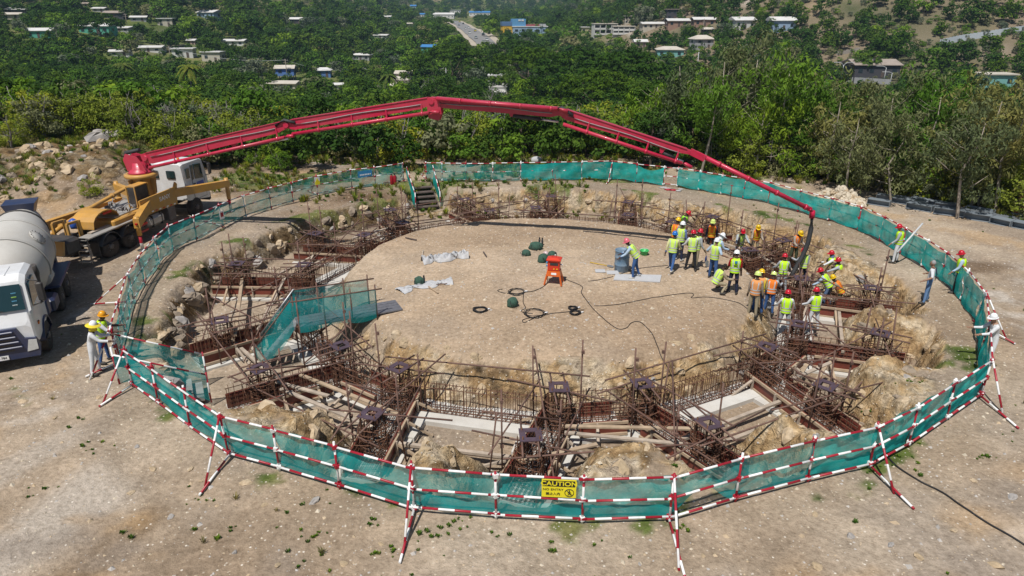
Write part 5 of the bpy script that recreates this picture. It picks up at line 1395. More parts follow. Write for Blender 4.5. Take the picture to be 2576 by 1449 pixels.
def person(skel, ev, head_px, yaw, pose, label, shirt, pants, helmet, vest=None, skin=SKIN_D, shoe=M_SHOE, height=1.72, z=None, hat=None, sleeves=True, stripes=None, hair=M_HAIRB):
    lean, aL, aR, lL, lR, nod = POSES[pose]
    s = height / 1.72
    V = Vector
    J, chains = skel
    # regions by nearest bone
    mats = [shirt, pants, skin, shoe, hair, M_EYE]
    segs = []
    for a, b in chains:
        if a[:2] in ('hp', 'kn') or b[:2] == 'hp': m = 1
        elif a[:2] == 'an': m = 3
        elif a == 'nb' or a[:2] == 'wr': m = 2
        elif a[:2] == 'el': m = 0 if sleeves else 2
        else: m = 0
        segs.append((J[a], J[b], m))
    mb = MB(); mb.v = [tuple(v.co) for v in ev.vertices]
    for p in ev.polygons:
        c = p.center; best = (9, 0)
        for a, b, m in segs:
            d = b - a; t = max(0, min(1, (c - a).dot(d) / max(d.length_squared, 1e-9)))
            q = (c - a - d * t).length
            if q < best[0]: best = (q, m)
        m = best[1]
        if m == 0 and c.z < J['pelvis'].z + 0.02 * s: m = 1
        mb.face(list(p.vertices), m, None, True)
    bpy.data.meshes.remove(ev)
    # head: joined to the neck
    H = J['neck'] + rotx(V((0, 0.015, 0.135)), -nod) * s
    Rn = Matrix.Rotation(math.radians(-nod), 3, 'X')
    def hp_(x, y, z): return H + Rn @ (V((x, y, z)) * s)
    mb.bar(J['nb'], H - V((0, 0, 0.04 * s)), 0.052 * s, 8, 2)
    mb.ball(H, (0.074 * s, 0.092 * s, 0.112 * s), 12, 8, 2, Rn)
    mb.ball(hp_(0, 0.045, -0.075), (0.045 * s, 0.042 * s, 0.04 * s), 8, 5, 2, Rn)
    mb.ball(hp_(0, 0.095, -0.012), (0.014 * s, 0.02 * s, 0.026 * s), 6, 4, 2, Rn)
    mb.ball(hp_(0, 0.083, -0.058), (0.026 * s, 0.008 * s, 0.007 * s), 6, 4, 5, Rn)
    for sx in (-1, 1):
        mb.ball(hp_(sx * 0.03, 0.083, 0.012), (0.012 * s, 0.007 * s, 0.007 * s), 6, 4, 5, Rn)
        mb.ball(hp_(sx * 0.076, -0.005, -0.005), (0.012 * s, 0.022 * s, 0.032 * s), 6, 4, 2, Rn)
    mb.ball(hp_(0, -0.016, 0.022), (0.079 * s, 0.090 * s, 0.104 * s), 10, 7, 4, Rn)
    # hands: palm and five curled fingers
    for q, sx in (('L', -1), ('R', 1)):
        f = J['hd' + q]; w = J['ha' + q]
        a = f.cross(V((1, 0, 0.2))); a.normalize(); b = f.cross(a).normalized()
        mb.ball(w + f * 0.015 * s, (0.04 * s, 0.022 * s, 0.05 * s), 6, 5, 2, f.to_track_quat('Z', 'Y').to_matrix())
        for i, ln in enumerate((0.066, 0.076, 0.072, 0.056)):
            r0 = w + f * 0.045 * s + b * (0.027 - 0.018 * i) * s
            mb.tube([r0, r0 + f * ln * 0.5 * s, r0 + f * ln * 0.8 * s + a * sx * -0.02 * s], [0.009 * s, 0.0085 * s, 0.007 * s], 5, 2)
        t0 = w + b * 0.036 * s; mb.tube([t0, t0 + (f + b * 0.9).normalized() * 0.035 * s, t0 + (f + b * 0.3) * 0.055 * s], [0.011 * s, 0.010 * s, 0.008 * s], 5, 2)
    # shoes
    for q in 'LR':
        t, h = J['to' + q], J['he' + q]; m_ = (t + h) / 2; d = (t - h); d.z = 0; d.normalize()
        Rf = Matrix((V((d.y, -d.x, 0)), d, V((0, 0, 1)))).transposed()
        mb.ball(m_ + V((0, 0, 0.022 * s)), (0.052 * s, 0.145 * s, 0.055 * s), 8, 5, 3, Rf)
    # stand it under the head seen in the photograph
    hw = Matrix.Rotation(math.radians(yaw), 3, 'Z') @ H
    zg = z if z is not None else 0.0
    for _ in range(8):
        p = at(head_px[0], head_px[1], zg + H.z + 0.05)
        bx, by = p.x - hw.x, p.y - hw.y
        zg = z if z is not None else hz(bx, by)
    me2 = mb.mesh('person', mats)
    man = add('person', me2, None, label, 'person', 'people on the site', loc=(bx, by, zg + 0.005), rot=(0, 0, math.radians(yaw)))
    if vest:
        def ring(t, rx, ry, n=18):
            c = (J['pelvis'].lerp(J['chest'], t / 0.34)) if t <= 0.34 else (J['chest'] + (J['nb'] - J['chest']) * ((t - 0.34) / 0.14))
            return [c + rotx(V((rx * s * math.cos(a), ry * s * math.sin(a), 0)), -lean) for a in np.linspace(0, 2 * math.pi, n, endpoint=False)]
        mv = MB(); mv.loft([ring(-0.06, .185, .158), ring(0.08, .178, .152), ring(0.22, .186, .158), ring(0.36, .208, .165), ring(0.44, .215, .145), ring(0.49, .165, .115), ring(0.515, .085, .085)], caps=False)
        vo = mv.build('vest', VEST[vest], man)
        bandm = M_BANDY if (stripes == 'y') else M_BAND
        for tt in (0.03, 0.14):
            mvb = MB(); mvb.loft([ring(tt - 0.022, .189, .162), ring(tt + 0.022, .189, .162)], caps=False); mvb.build('reflective_band', bandm, vo)
        for sx in (-1, 1):
            mvb = MB(); c = J['chest']
            for sy in (-1, 1):
                pts = [ring(t, rx, ry, 36)[9 * (1 if sy > 0 else 3) + (-sx * sy) * k] for t, rx, ry, k in ((0.17, .19, .164, 3), (0.36, .214, .171, 3), (0.46, .205, .148, 3))]
                w = V((0.022 * s, 0, 0))
                for i in range(2): mvb.quad(pts[i] - w, pts[i] + w, pts[i + 1] + w, pts[i + 1] - w)
            mvb.build('shoulder_band', bandm, vo, kind='stuff')
    if helmet:
        mh = MB(); Mh = Matrix.Translation(hp_(0, 0.0, 0.045)) @ Rn.to_4x4() @ Matrix.Scale(s, 4)
        mh.lathe([(0.112, -0.02), (0.114, 0.0), (0.108, 0.045), (0.085, 0.09), (0.045, 0.115), (0.0, 0.122)], 16, 0, Mh, capb=False)
        br = [(0.118 * math.cos(a), 0.128 * math.sin(a) + (0.055 if math.sin(a) > 0.3 else 0.0) * math.sin(a)) for a in np.linspace(0, 2 * math.pi, 20, endpoint=False)]
        mh.loft([[Mh @ V((x * 1.08, y * 1.06, -0.03)) for x, y in br], [Mh @ V((x, y, -0.012)) for x, y in br]], smooth=False)
        ho = mh.build('helmet', HELM[helmet], man)
        mr = MB(); mr.tube([Mh @ V((0, -0.10, 0.055)), Mh @ V((0, -0.05, 0.112)), Mh @ V((0, 0.0, 0.126)), Mh @ V((0, 0.05, 0.112)), Mh @ V((0, 0.10, 0.055))], 0.012 * s, 6); mr.build('ridge', HELM[helmet], ho)
        if hat:
            mh = MB(); mh.lathe([(0.10, 0.01), (0.17, -0.005), (0.215, -0.035)], 20, 0, Mh, capb=False, capt=False); mh.build('sun_brim', hat, man)
            mh = MB(); mh.lathe([(0.115, -0.19), (0.11, -0.10), (0.115, -0.03)], 14, 0, Mh, capb=False, capt=False); mh.build('neck_cloth', hat, man)
    return man

def dress(o, name, mb, mat): return mb.build(name, mat, o)
HATY = cloth('hatyellow', (0.72, 0.56, 0.05)); HATW = cloth('hatwhite', (0.66, 0.68, 0.70))
MEN = {}
CROWD = []
def m(key, *a, **k): CROWD.append((key, a, k))
C = CL
m('pink', (1578, 606), 78, 'bend', 'man in pink helmet bending over the blue barrel', C['ltblue'], C['jeans'], 'pink', 'yellow', shoe=M_SHOEW)
m('orangeback', (1706, 553), -60, 'relax', 'man in yellow helmet and orange vest at the back of the group', C['tan'], C['khaki'], 'yellow', 'orange', stripes='y')
m('greenvest', (1731, 535), -110, 'lookdn', 'man in red helmet and bright green vest working at the far rebar', C['tan'], C['olive'], 'red', 'green', z=-0.15)
m('whitehelm1', (1718, 563), -40, 'stand', 'man in white helmet and blue shirt behind the blue helmet', C['blue'], C['navy'], 'white', 'yellow', shoe=M_SHOEW)
m('bluehelm', (1698, 588), -30, 'walk', 'man in blue helmet walking, yellow shirt and jeans', C['cream'], C['jeans'], 'blue', 'yellow', shoe=M_SHOEW)
m('blackpants', (1745, 585), -5, 'wide', 'man in red helmet seen from behind, lime vest and black trousers, left group', C['white'], C['black'], 'red', 'yellow')
m('mouth', (1762, 582), -70, 'mouth', 'man in red helmet with a hand at his mouth', C['grey'], C['khaki'], 'red', 'yellow')
m('navyjacket', (1794, 557), 160, 'stand', 'man in pale helmet and orange vest over navy jacket, facing the camera', C['navy'], C['black'], 'pale', 'orange', stripes='y', z=-0.5)
m('brimman', (1817, 592), -70, 'lookdn', 'man in white brimmed helmet and navy trousers looking down', C['ltblue'], C['navy'], 'white', 'yellow', hat=HATW)
m('hipsman', (1804, 605), -50, 'hips', 'man in white helmet and blue jeans with hands on hips', C['ltblue'], C['jeans'], 'white', 'yellow', skin=SKIN_M, sleeves=False)
m('crouch', (1824, 668), -80, 'crouch', 'man in yellow vest crouching at the edge of the mound', C['khaki'], C['khaki'], None, 'yellow')
m('redshirt', (1854, 636), -15, 'relax', 'man in white helmet and red shirt with printed yellow vest', C['red'], C['navy'], 'white', 'lime', sleeves=False)
m('openshirt', (1869, 581), 175, 'reach', 'man in red helmet with open shirt leaning on the rebar', C['grey'], C['grey'], 'red', 'yellow', z=-0.9)
m('oranger', (1908, 570), 170, 'lookdn', 'man in yellow helmet and orange vest behind the ring wall rebar', C['tan'], C['khaki'], 'yellow', 'orange', stripes='y', z=-1.0)
m('hoseback', (2014, 585), 200, 'lookdn', 'man in yellow helmet and orange vest standing behind the hose', C['tan'], C['olive'], 'yellow', 'orange', z=-0.75)
m('hoseman', (2023, 630), 20, 'arms', 'man in red helmet guiding the hose end', C['grey'], C['navy'], 'red', 'yellow', z=-1.15)
m('centrered', (1975, 644), -10, 'wide', 'man in red helmet and lime vest left of the hose man', C['grey'], C['grey'], 'red', 'lime', z=-1.15)
m('scarf', (2093, 636), 75, 'reach2', 'man in red helmet with face scarf reaching left', C['white'], C['grey'], 'red', 'lime', z=-1.25)
m('redr', (2110, 654), 60, 'reach2', 'man in faded red helmet right of the man with the scarf', C['grey'], C['grey'], 'red', 'lime', z=-1.3)
m('stoopr', (2066, 680), 60, 'bend', 'man in red helmet stooping in blue camouflage trousers', C['ltblue'], C['camo'], 'red', 'lime', z=-1.2)
m('crouchor', (2097, 697), 70, 'bend', 'man in yellow helmet and orange red vest stooping low on the right', C['khaki'], C['olive'], 'yellow', 'orange', stripes='y', z=-1.55)
m('trioback', (1907, 690), -30, 'stand', 'man in pale helmet half hidden behind the yellow helmet, orange vest', C['tan'], C['khaki'], 'pale', 'paleorange')
m('triomid', (1917, 684), -8, 'relax', 'man in yellow helmet, faded orange vest and jeans seen from behind', C['cream'], C['jeans'], 'yellow', 'paleorange', stripes='y')
m('trioright', (1947, 690), -25, 'arms', 'man in pale green helmet and orange vest with silver bands', C['grey'], C['jeans'], 'pale', 'orange')
m('backleft', (1983, 736), -15, 'wide', 'man in red helmet and bright vest, left of the two nearest backs', C['white'], C['grey'], 'red', 'lime', z=-1.1)
m('backright', (2055, 730), 15, 'wide', 'man in red helmet and bright vest, right of the two nearest backs', C['white'], C['white'], 'red', 'lime', z=-1.1)
m('poleman', (2264, 570), 60, 'relax', 'man in red helmet standing on the rim with a long pole', C['grey'], C['white'], 'red', 'lime', skin=SKIN_M)
m('whitehair', (2348, 660), 55, 'hips', 'grey haired man in white shirt and light jeans without helmet', C['white'], C['ltjeans'], None, None, skin=SKIN_M, hair=M_HAIRG, sleeves=False)
m('outside', (2420, 637), 60, 'relax', 'man in red helmet outside the fence, vest over light blue shirt', C['ltblue'], C['black'], 'red', 'lime', skin=SKIN_M)
m('overalls', (2501, 797), 80, 'lean', 'man in white helmet and pale overalls leaning on the right fence', C['white'], C['white'], 'white', None, skin=SKIN_M)
m('leftyellow', (256, 791), -75, 'lean', 'man in orange yellow helmet and lime vest at the left fence', C['white'], C['jeans'], 'orange', 'lime', sleeves=False)
m('sunhat', (233, 816), -70, 'lean', 'man in wide yellow sun hat and pale overalls at the left fence', C['white'], C['white'], 'white', None, hat=HATY)
SK = [person_skeleton(a[2], k.get('height', 1.72)) for _, a, k in CROWD]
_dg = bpy.context.evaluated_depsgraph_get()
EV = [bpy.data.meshes.new_from_object(o.evaluated_get(_dg)) for o, _, _, _ in SK]
for (key, a, k), (o, me, J, ch), ev in zip(CROWD, SK, EV):
    bpy.data.objects.remove(o); bpy.data.meshes.remove(me)
    MEN[key] = person((J, ch), ev, *a, **k)
# print on the red shirt man's vest
ms = MEN['redshirt']
mb = MB(); mb.box((0, -0.172, 1.36), (0.10, 0.012, 0.10)); mb.build('blue_print', M_BLUE, ms)
mb = MB(); mb.box((0, -0.170, 1.22), (0.16, 0.012, 0.03)); mb.build('print_line', M_BLK, ms)
# braces of the white haired man
mw = MEN['whitehair']
for sx in (-1, 1):
    mb = MB(); mb.tube([(sx * 0.07, -0.15, 0.98), (sx * 0.05, -0.165, 1.2), (sx * 0.09, -0.10, 1.44), (sx * 0.10, 0.02, 1.47)], 0.013, 4); mb.build('braces', CL['navy'], mw)
# face scarf and neck towel
mb = MB(); mb.lathe([(0.095, 1.38), (0.10, 1.46), (0.088, 1.56)], 12, 0, Matrix.Translation((0, 0.06, 0))); mb.build('scarf', CL['camo'], MEN['scarf'])
mb = MB(); mb.box((0.02, -0.19, 1.33), (0.09, 0.02, 0.36)); mb.build('towel', CL['grey'], MEN['hoseman'])

# ------------------------------------------------------------------ small things on the mound and round the site
def stone_mesh(name, seed, mat, rough=0.22, flat=0.7):
    random.seed(seed); mb = MB(); mb.ball((0, 0, 0), (1, 0.8, flat), 7, 5, jit=rough, smooth=False); return mb.mesh(name, mat)
M_STONE = plain('pale_stone', (0.50, 0.42, 0.31), 0.95, 0, 0.25, 2.0, (0.62, 0.58, 0.5), 0.6, bmp=0.4)
M_STONE2 = plain('ochre_stone', (0.42, 0.31, 0.19), 0.95, 0, 0.3, 2.0, (0.55, 0.48, 0.38), 0.6, bmp=0.4)
M_STONE3 = plain('grey_stone', (0.38, 0.36, 0.34), 0.95, 0, 0.25, 2.0, (0.55, 0.5, 0.45), 0.5, bmp=0.4)
M_ORANGE = plain('orange_red_paint', (0.62, 0.045, 0.018), 0.35, 0, 0.06)
M_ORANGE2 = plain('orange_paint', (0.66, 0.13, 0.02), 0.4, 0, 0.06)
M_CANVAS = plain('green_canvas', (0.035, 0.085, 0.06), 0.9, 0, 0.25, 8.0, bmp=0.3)
M_SHEET = plain('grey_sheet', (0.46, 0.47, 0.49), 0.85, 0, 0.08, 3.0, (0.36, 0.33, 0.30), 0.4)
M_CABLE = plain('black_cable', (0.014, 0.014, 0.016), 0.6)
M_BARREL = plain('barrel_blue', (0.06, 0.17, 0.30), 0.55, 0, 0.12, 3.0, (0.36, 0.38, 0.38), 0.8)
M_BUCKET = plain('green_plastic', (0.05, 0.42, 0.12), 0.4)
M_BEAMG = plain('grey_steel_paint', (0.22, 0.26, 0.30), 0.5, 0.2, 0.1, 1.5, (0.30, 0.30, 0.29), 0.4)
M_RUSTD = plain('rust_drum', (0.16, 0.065, 0.03), 0.85, 0, 0.3, 2.0, (0.08, 0.04, 0.03), 0.5)

# barrel
p = G(1563, 681)
t = thing('blue_barrel', 'worn blue open drum beside the man in the pink helmet', 'barrel', tuple(p))
mb = MB(); mb.lathe([(0.285, 0), (0.295, 0.02), (0.30, 0.28), (0.315, 0.30), (0.30, 0.33), (0.30, 0.60), (0.315, 0.62), (0.30, 0.65), (0.295, 0.88), (0.31, 0.90), (0.31, 0.93), (0.275, 0.93), (0.27, 0.70)], 28, 0, capt=False); mb.build('shell', M_BARREL, t)
mb = MB(); mb.lathe([(0.272, 0.72), (0.0, 0.722)], 24, 0, capb=False); mb.build('water', plain('barrel_water', (0.03, 0.06, 0.09), 0.08), t)
# board
q = [G(1548, 692), G(1543, 706), G(1660, 712), G(1664, 694)]
c = sum(q, Vector()) / 4
t = thing('white_board', 'white board lying on the mound by the barrel', 'board', tuple(c))
mb = MB(); A = [v - c + Vector((0, 0, 0.05)) for v in q]; mb.loft([[v - Vector((0, 0, 0.035)) for v in A], A], smooth=False); mb.build('panel', M_SHEET, t)
mb = MB(); mb.ball(A[3] * 0.25 + A[0] * 0.25 + Vector((0, 0, 0.003)), (0.28, 0.16, 0.004), 9, 4, jit=0.2); mb.build('cement_smear', plain('cement', (0.25, 0.25, 0.25), 0.9), t)
for k, (px, py, w, l, rz, lab) in enumerate(((1510, 683, 0.30, 0.42, 0.9, 'small white offcut left of the barrel'), (1541, 687, 0.34, 0.5, 0.3, 'grey metal shovel blade offcut at the foot of the barrel'))):
    p = G(px, py); mb = MB(); mb.box((0, 0, 0.02), (l, w, 0.02)); mb.box((0, w / 2, 0.035), (l, 0.02, 0.03)); mb.build('metal_offcut', M_SHEET, label=lab, cat='offcut', group='offcuts').location = p
# bucket
p = G(1620, 641); t = thing('green_bucket', 'small green plastic basin on the mound', 'bucket', tuple(p))
mb = MB(); mb.lathe([(0.14, 0), (0.20, 0.20), (0.215, 0.205), (0.215, 0.225), (0.185, 0.215), (0.12, 0.02)], 18, 0); mb.build('shell', M_BUCKET, t)
mb = MB(); mb.tube([Vector((0.21 * math.cos(a), 0.05, 0.2 + 0.10 * math.sin(a))) for a in np.linspace(0.2, math.pi - 0.2, 8)], 0.008, 4); mb.build('handle', M_WHITE, t)
# shovels
def shovel(p0, p1, label, hm, lift=0.03):
    p0, p1 = Vector(p0), Vector(p1); c = (p0 + p1) / 2
    t = thing('shovel', label, 'shovel', tuple(c)); d = (p1 - p0).normalized()
    mb = MB(); mb.bar(p0 - c, p1 - c - d * 0.25, 0.018, 6); mb.build('handle', hm, t)
    s_ = d.cross(Vector((0, 0, 1))); s_ = s_.normalized() if s_.length > .1 else Vector((1, 0, 0)); u = s_.cross(d).normalized()
    mb = MB(); e = p1 - c
    mb.loft([[e - d * 0.28 - s_ * .03, e - d * 0.28 + s_ * .03, e - d * 0.28 + s_ * .03 + u * .02, e - d * 0.28 - s_ * .03 + u * .02], [e - d * 0.22 - s_ * .11, e - d * 0.22 + s_ * .11, e - d * 0.22 + s_ * .11 + u * .015, e - d * .22 - s_ * .11 + u * .015], [e - s_ * .09, e + s_ * .09, e + s_ * .09 + u * .012, e - s_ * .09 + u * .012]], smooth=False); mb.build('blade', M_GALV, t)
shovel(G(1484, 662) + Vector((0, 0, .04)), G(1543, 673) + Vector((0, 0, .03)), 'shovel with yellow handle lying left of the barrel', plain('yellow_handle', (0.62, 0.40, 0.03), 0.5))
a = G(1776, 672); shovel(a + Vector((-0.12, 0.25, 1.15)), a + Vector((0.05, 0, 0.02)), 'upright shovel held by the man with a hand at his mouth', M_TIMBER)
a = G(1931, 778); shovel(a + Vector((0.12, 0.3, 1.2)), a + Vector((0.0, 0.0, 0.05)), 'upright shovel in front of the orange vests', M_TIMBER)
# blue bottle on the ground near the group
p = G(1775, 660); mb = MB(); mb.lathe([(0.05, 0), (0.05, 0.2), (0.03, 0.26), (0.03, 0.3)], 10, 0); mb.build('water_bottle', plain('bottle_blue', (0.03, 0.12, 0.5), 0.3), label='blue water bottle standing behind the group of men', cat='bottle').location = p + Vector((0, 0, 0))
# electrical box on its stand
p = G(1393, 712)
t = thing('power_distribution_box', 'orange red electrical box on a four legged stand on the mound', 'power box', tuple(p), math.radians(-12))
mb = MB(); rbox(mb, (0, 0, 0.78), (0.48, 0.36, 0.42), 0.03); body = mb.build('box', M_ORANGE, t)
mb = MB(); mb.loft([[Vector((x * k, y * k, z)) for x, y in ((-.27, -.22), (.27, -.22), (.27, .22), (-.27, .22))] for k, z in ((1.0, 0.98), (1.05, 1.0), (1.05, 1.04), (0.55, 1.10))], smooth=False); mb.build('lid', M_ORANGE, t)
mb = MB(); mb.tube([(-.1, 0, 1.09), (-.1, 0, 1.14), (.1, 0, 1.14), (.1, 0, 1.09)], 0.012, 5); mb.build('lid_handle', M_ORANGE, t)
mb = MB(); mb.loft([[Vector((x * k, y * k, z)) for x, y in ((-.26, -.2), (.26, -.2), (.26, .2), (-.26, .2))] for k, z in ((0.98, 0.57), (1.12, 0.36))], smooth=False); mb.build('skirt', M_ORANGE2, t)
for sx in (-1, 1):
    for sy in (-1, 1):
        mb = MB(); mb.beam((sx * .26, sy * .2, 0.40), (sx * .34, sy * .27, 0.0), 0.05, 0.05); mb.build('leg', M_ORANGE2, t)
mb = MB(); mb.box((0.02, -0.185, 0.86), (0.32, 0.012, 0.10)); mb.build('name_plate', M_CHASS, body)
mb = MB(); mb.box((0.02, -0.215, 0.47), (0.20, 0.012, 0.08), Matrix.Rotation(math.radians(-10), 3, 'X')); mb.build('white_label', M_WHITE, body)
for i in range(3):
    mb = MB(); mb.lathe([(0.035, 0), (0.035, 0.07), (0.025, 0.07)], 10, 0, Matrix.Translation((-0.24, -0.06 + 0.1 * (i % 2), 0.86 - 0.12 * (i // 2))) @ Matrix.Rotation(-math.pi / 2, 4, 'Y')); mb.build('socket', M_BLUE, body)
for i in (0, 1):
    mb = MB(); mb.lathe([(0.025, 0), (0.02, 0.02)], 8, 0, Matrix.Translation((0.02 + 0.12 * i, -0.18, 0.66)) @ Matrix.Rotation(math.pi / 2, 4, 'X')); mb.build('button', M_YEL, body)
mb = MB(); mb.bar((0.24, -0.02, 0.82), (0.34, -0.02, 0.80), 0.03, 8); mb.build('plug', M_WHITE, body)
# bags
def bag(px, py, size, label, mat=M_CANVAS, kind='canvas_bag', straps=True):
    p = G(px, py); t = thing(kind, label, 'bag', tuple(p), random.uniform(-1, 1), 'bags on the mound')
    w, d, h = size; rings = []
    for f, k in ((0.0, 0.86), (0.12, 1.0), (0.45, 1.02), (0.75, 0.85), (0.93, 0.5), (1.0, 0.22)):
        rings.append([Vector((w / 2 * k * math.cos(a) * (1 + 0.16 * random.uniform(-1, 1)), d / 2 * k * math.sin(a) * (1 + 0.16 * random.uniform(-1, 1)), h * f)) for a in np.linspace(0, 2 * math.pi, 12, endpoint=False)])
    mb = MB(); mb.loft(rings); mb.build('sack', mat, t)
    if straps:
        mb = MB(); mb.tube([(-w * .3, -d * .3, h * .7), (-w * .35, -d * .65, h * .5), (w * .1, -d * .75, 0.03), (w * .35, -d * .5, h * .5), (w * .25, -d * .2, h * .75)], 0.012, 5); mb.build('strap', M_CABLE, t)
random.seed(11)
bag(1348, 627, (0.62, 0.42, 0.36), 'large round green bag farthest back among the bags')
bag(1324, 641, (0.46, 0.34, 0.24), 'small flat green bag, leftmost of the bags')
bag(1366, 658, (0.50, 0.40, 0.36), 'dark green bag nearest the orange power box')
bag(1388, 650, (0.44, 0.36, 0.34), 'patterned green bag behind the power box')
bag(1373, 648, (0.30, 0.26, 0.30), 'clear and pink plastic bag between the green bags', plain('plastic_pink', (0.55, 0.42, 0.42), 0.3), 'plastic_bag', False)
bag(1290, 770, (0.44, 0.34, 0.36), 'lone green bag in front of the cable tangle')
bag(1055, 716, (0.40, 0.32, 0.36), 'green bag on the lower grey sheet')
for px, py, lab in ((1364, 617, 'black steel flask standing beside the large round bag'), (1357, 616, 'small dark bottle behind the large round bag'), (1067, 714, 'dark bottle on the lower grey sheet'), (1397, 655, 'small grey bottle on top of the bags by the power box')):
    p = G(px, py); t = thing('flask', lab, 'bottle', tuple(p), 0, 'bottles on the mound')
    mb = MB(); mb.lathe([(0.045, 0), (0.048, 0.02), (0.048, 0.24), (0.036, 0.29)], 10, 0); mb.build('body', M_HOSE if 'dark' in lab or 'black' in lab else M_ALU, t)
    mb = MB(); mb.lathe([(0.034, 0.29), (0.034, 0.36), (0.02, 0.37)], 10, 0); mb.build('cap', M_CABLE, t)
# crumpled sheets
def sheet(pts, width, label, amp=0.10):
    P = [G(*q) for q in pts]; c = P[len(P) // 2]; t = thing('canvas_sheet', label, 'sheet', tuple(c), 0, 'sheets on the mound')
    n = 40; m_ = 12; mb = MB()
    for i in range(n + 1):
        f = i / n * (len(P) - 1); k = min(int(f), len(P) - 2); p = P[k].lerp(P[k + 1], f - k); d = (P[k + 1] - P[k]).normalized(); s_ = Vector((-d.y, d.x, 0))
        w = width * (0.75 + 0.35 * math.sin(i * 0.33 + 1))
        for j in range(m_ + 1):
            g = j / m_ - 0.5
            q = p + s_ * (w * g + 0.05 * math.sin(i * .7 + j)) - c
            x, y = q.x + c.x, q.y + c.y
            zz = amp * (0.75 + 0.8 * abs(math.sin(i * 0.41 + j * 1.3)) + 0.5 * math.sin(i * .9 - j * .7)) * (1 - (2 * g) ** 4)
            mb.v.append((q.x, q.y, hz(x, y) - c.z + 0.02 + max(zz, 0)))
    for i in range(n):
        for j in range(m_):
            o = i * (m_ + 1) + j; mb.face((o, o + m_ + 1, o + m_ + 2, o + 1), 0, None, True)
    mb.build('cloth', M_SHEET, t)
sheet([(1062, 662), (1090, 657), (1115, 655), (1150, 649), (1178, 646)], 0.62, 'twisted grey sheet lying on the mound, the upper one', 0.16)
sheet([(1005, 735), (1035, 724), (1075, 718), (1110, 712), (1138, 708)], 0.75, 'flat grey sheet with a bag on it, the lower one', 0.05)
for k, (a, b, lab) in enumerate((((1015, 728), (1125, 716), 'long rusty bar across the lower grey sheet'), ((1075, 722), (1102, 740), 'short timber offcut in front of the lower grey sheet'), ((1060, 655), (1065, 632), 'thin stick behind the upper grey sheet'), ((1216, 636), (1224, 648), 'short dark timber piece right of the upper sheet'), ((1020, 600), (1048, 606), 'thin dark timber on the far left of the mound'))):
    p, q = G(*a), G(*b); mb = MB(); mb.beam(p + Vector((0, 0, .05)), q + Vector((0, 0, .05)), 0.05 if k else 0.025, 0.04 if k else 0.025); mb.build('loose_stick', [M_RUST, M_TIMBER, M_TIMBER2, M_DARKW, M_DARKW][k], label=lab, cat='stick', group='loose sticks')
# cables
def cable(pts, label, r=0.014, sub=6):
    P = [G(*q) + Vector((0, 0, r)) for q in pts]; out = []
    for i in range(len(P) - 1):
        a, b, c_, d = P[max(i - 1, 0)], P[i], P[i + 1], P[min(i + 2, len(P) - 1)]
        for k in range(sub):
            t_ = k / sub
            v = 0.5 * ((2 * b) + (c_ - a) * t_ + (2 * a - 5 * b + 4 * c_ - d) * t_ ** 2 + (3 * b - a - 3 * c_ + d) * t_ ** 3)
            v.z = hz(v.x, v.y) + r; out.append(v)
    out.append(P[-1])
    mb = MB(); mb.tube(out, r, 5); mb.build('power_cable', M_CABLE, label=label, cat='cable', group='cables on the mound')
cable([(1420, 702), (1445, 712), (1465, 722), (1463, 738), (1482, 765), (1510, 795), (1550, 826), (1575, 826), (1590, 812), (1612, 812), (1640, 840), (1660, 890), (1692, 955)], 'black cable winding from the power box down to the near trench')
cable([(1495, 770), (1540, 768), (1600, 758), (1660, 747), (1730, 738), (1745, 742), (1740, 750), (1780, 748), (1850, 760), (1890, 785), (1930, 800)], 'black cable running from the coils to the right trench')
cable([(1378, 705), (1372, 718), (1345, 732), (1320, 736), (1290, 740), (1260, 736), (1252, 731), (1264, 728)], 'black cable from the power box to the tangle on its left')
cable([(1470, 780), (1430, 785), (1385, 790), (1360, 795), (1345, 800), (1320, 812), (1316, 805), (1345, 798)], 'black cable between the two coils and the tangle')
cable([(1318, 735), (1316, 760), (1322, 775), (1312, 782), (1318, 787), (1340, 790)], 'thin black cable behind the lone green bag')
cable([(1480, 708), (1540, 697), (1600, 678), (1680, 668)], 'black cable running right from the power box past the board')
cable([(2232, 1150), (2260, 1178), (2310, 1210), (2360, 1235), (2420, 1275), (2480, 1315), (2576, 1372), (2640, 1410)], 'grey rope lying on the ground at the lower right', 0.022)
def coil(px, py, R, label, turns=5, r=0.014, up=0.0):
    p = G(px, py); t = thing('cable_coil', label, 'cable coil', tuple(p), 0, 'cable coils'); random.seed(int(px))
    pts = [Vector((R * (1 + 0.15 * math.sin(a * 1.7 + px)) * math.cos(a), R * 0.92 * (1 + 0.15 * math.cos(a * 1.3)) * math.sin(a), 0.02 + 0.05 * a / (6.28 * turns) + 0.02 * math.sin(a * 2.2))) for a in np.linspace(0, 6.283 * turns, 18 * turns)]
    mb = MB(); mb.tube(pts, r, 5); mb.build('loops', M_CABLE, t)
    mb = MB(); mb.bar((R, 0, 0.05), (R + 0.12, 0.05, 0.05), 0.025, 6); mb.build('connector', M_WHITE, t)
coil(1208, 781, 0.24, 'neat round black cable coil, left of the tangle', 7)
coil(1345, 790, 0.36, 'loose tangle of black cable, middle of the near mound', 4, 0.012)
coil(1441, 777, 0.15, 'small black cable coil, upper of the two on the right', 8)
coil(1447, 789, 0.18, 'small black cable coil, lower of the two on the right', 8)
coil(1300, 736, 0.30, 'flat black cable tangle left of the power box', 4, 0.012)
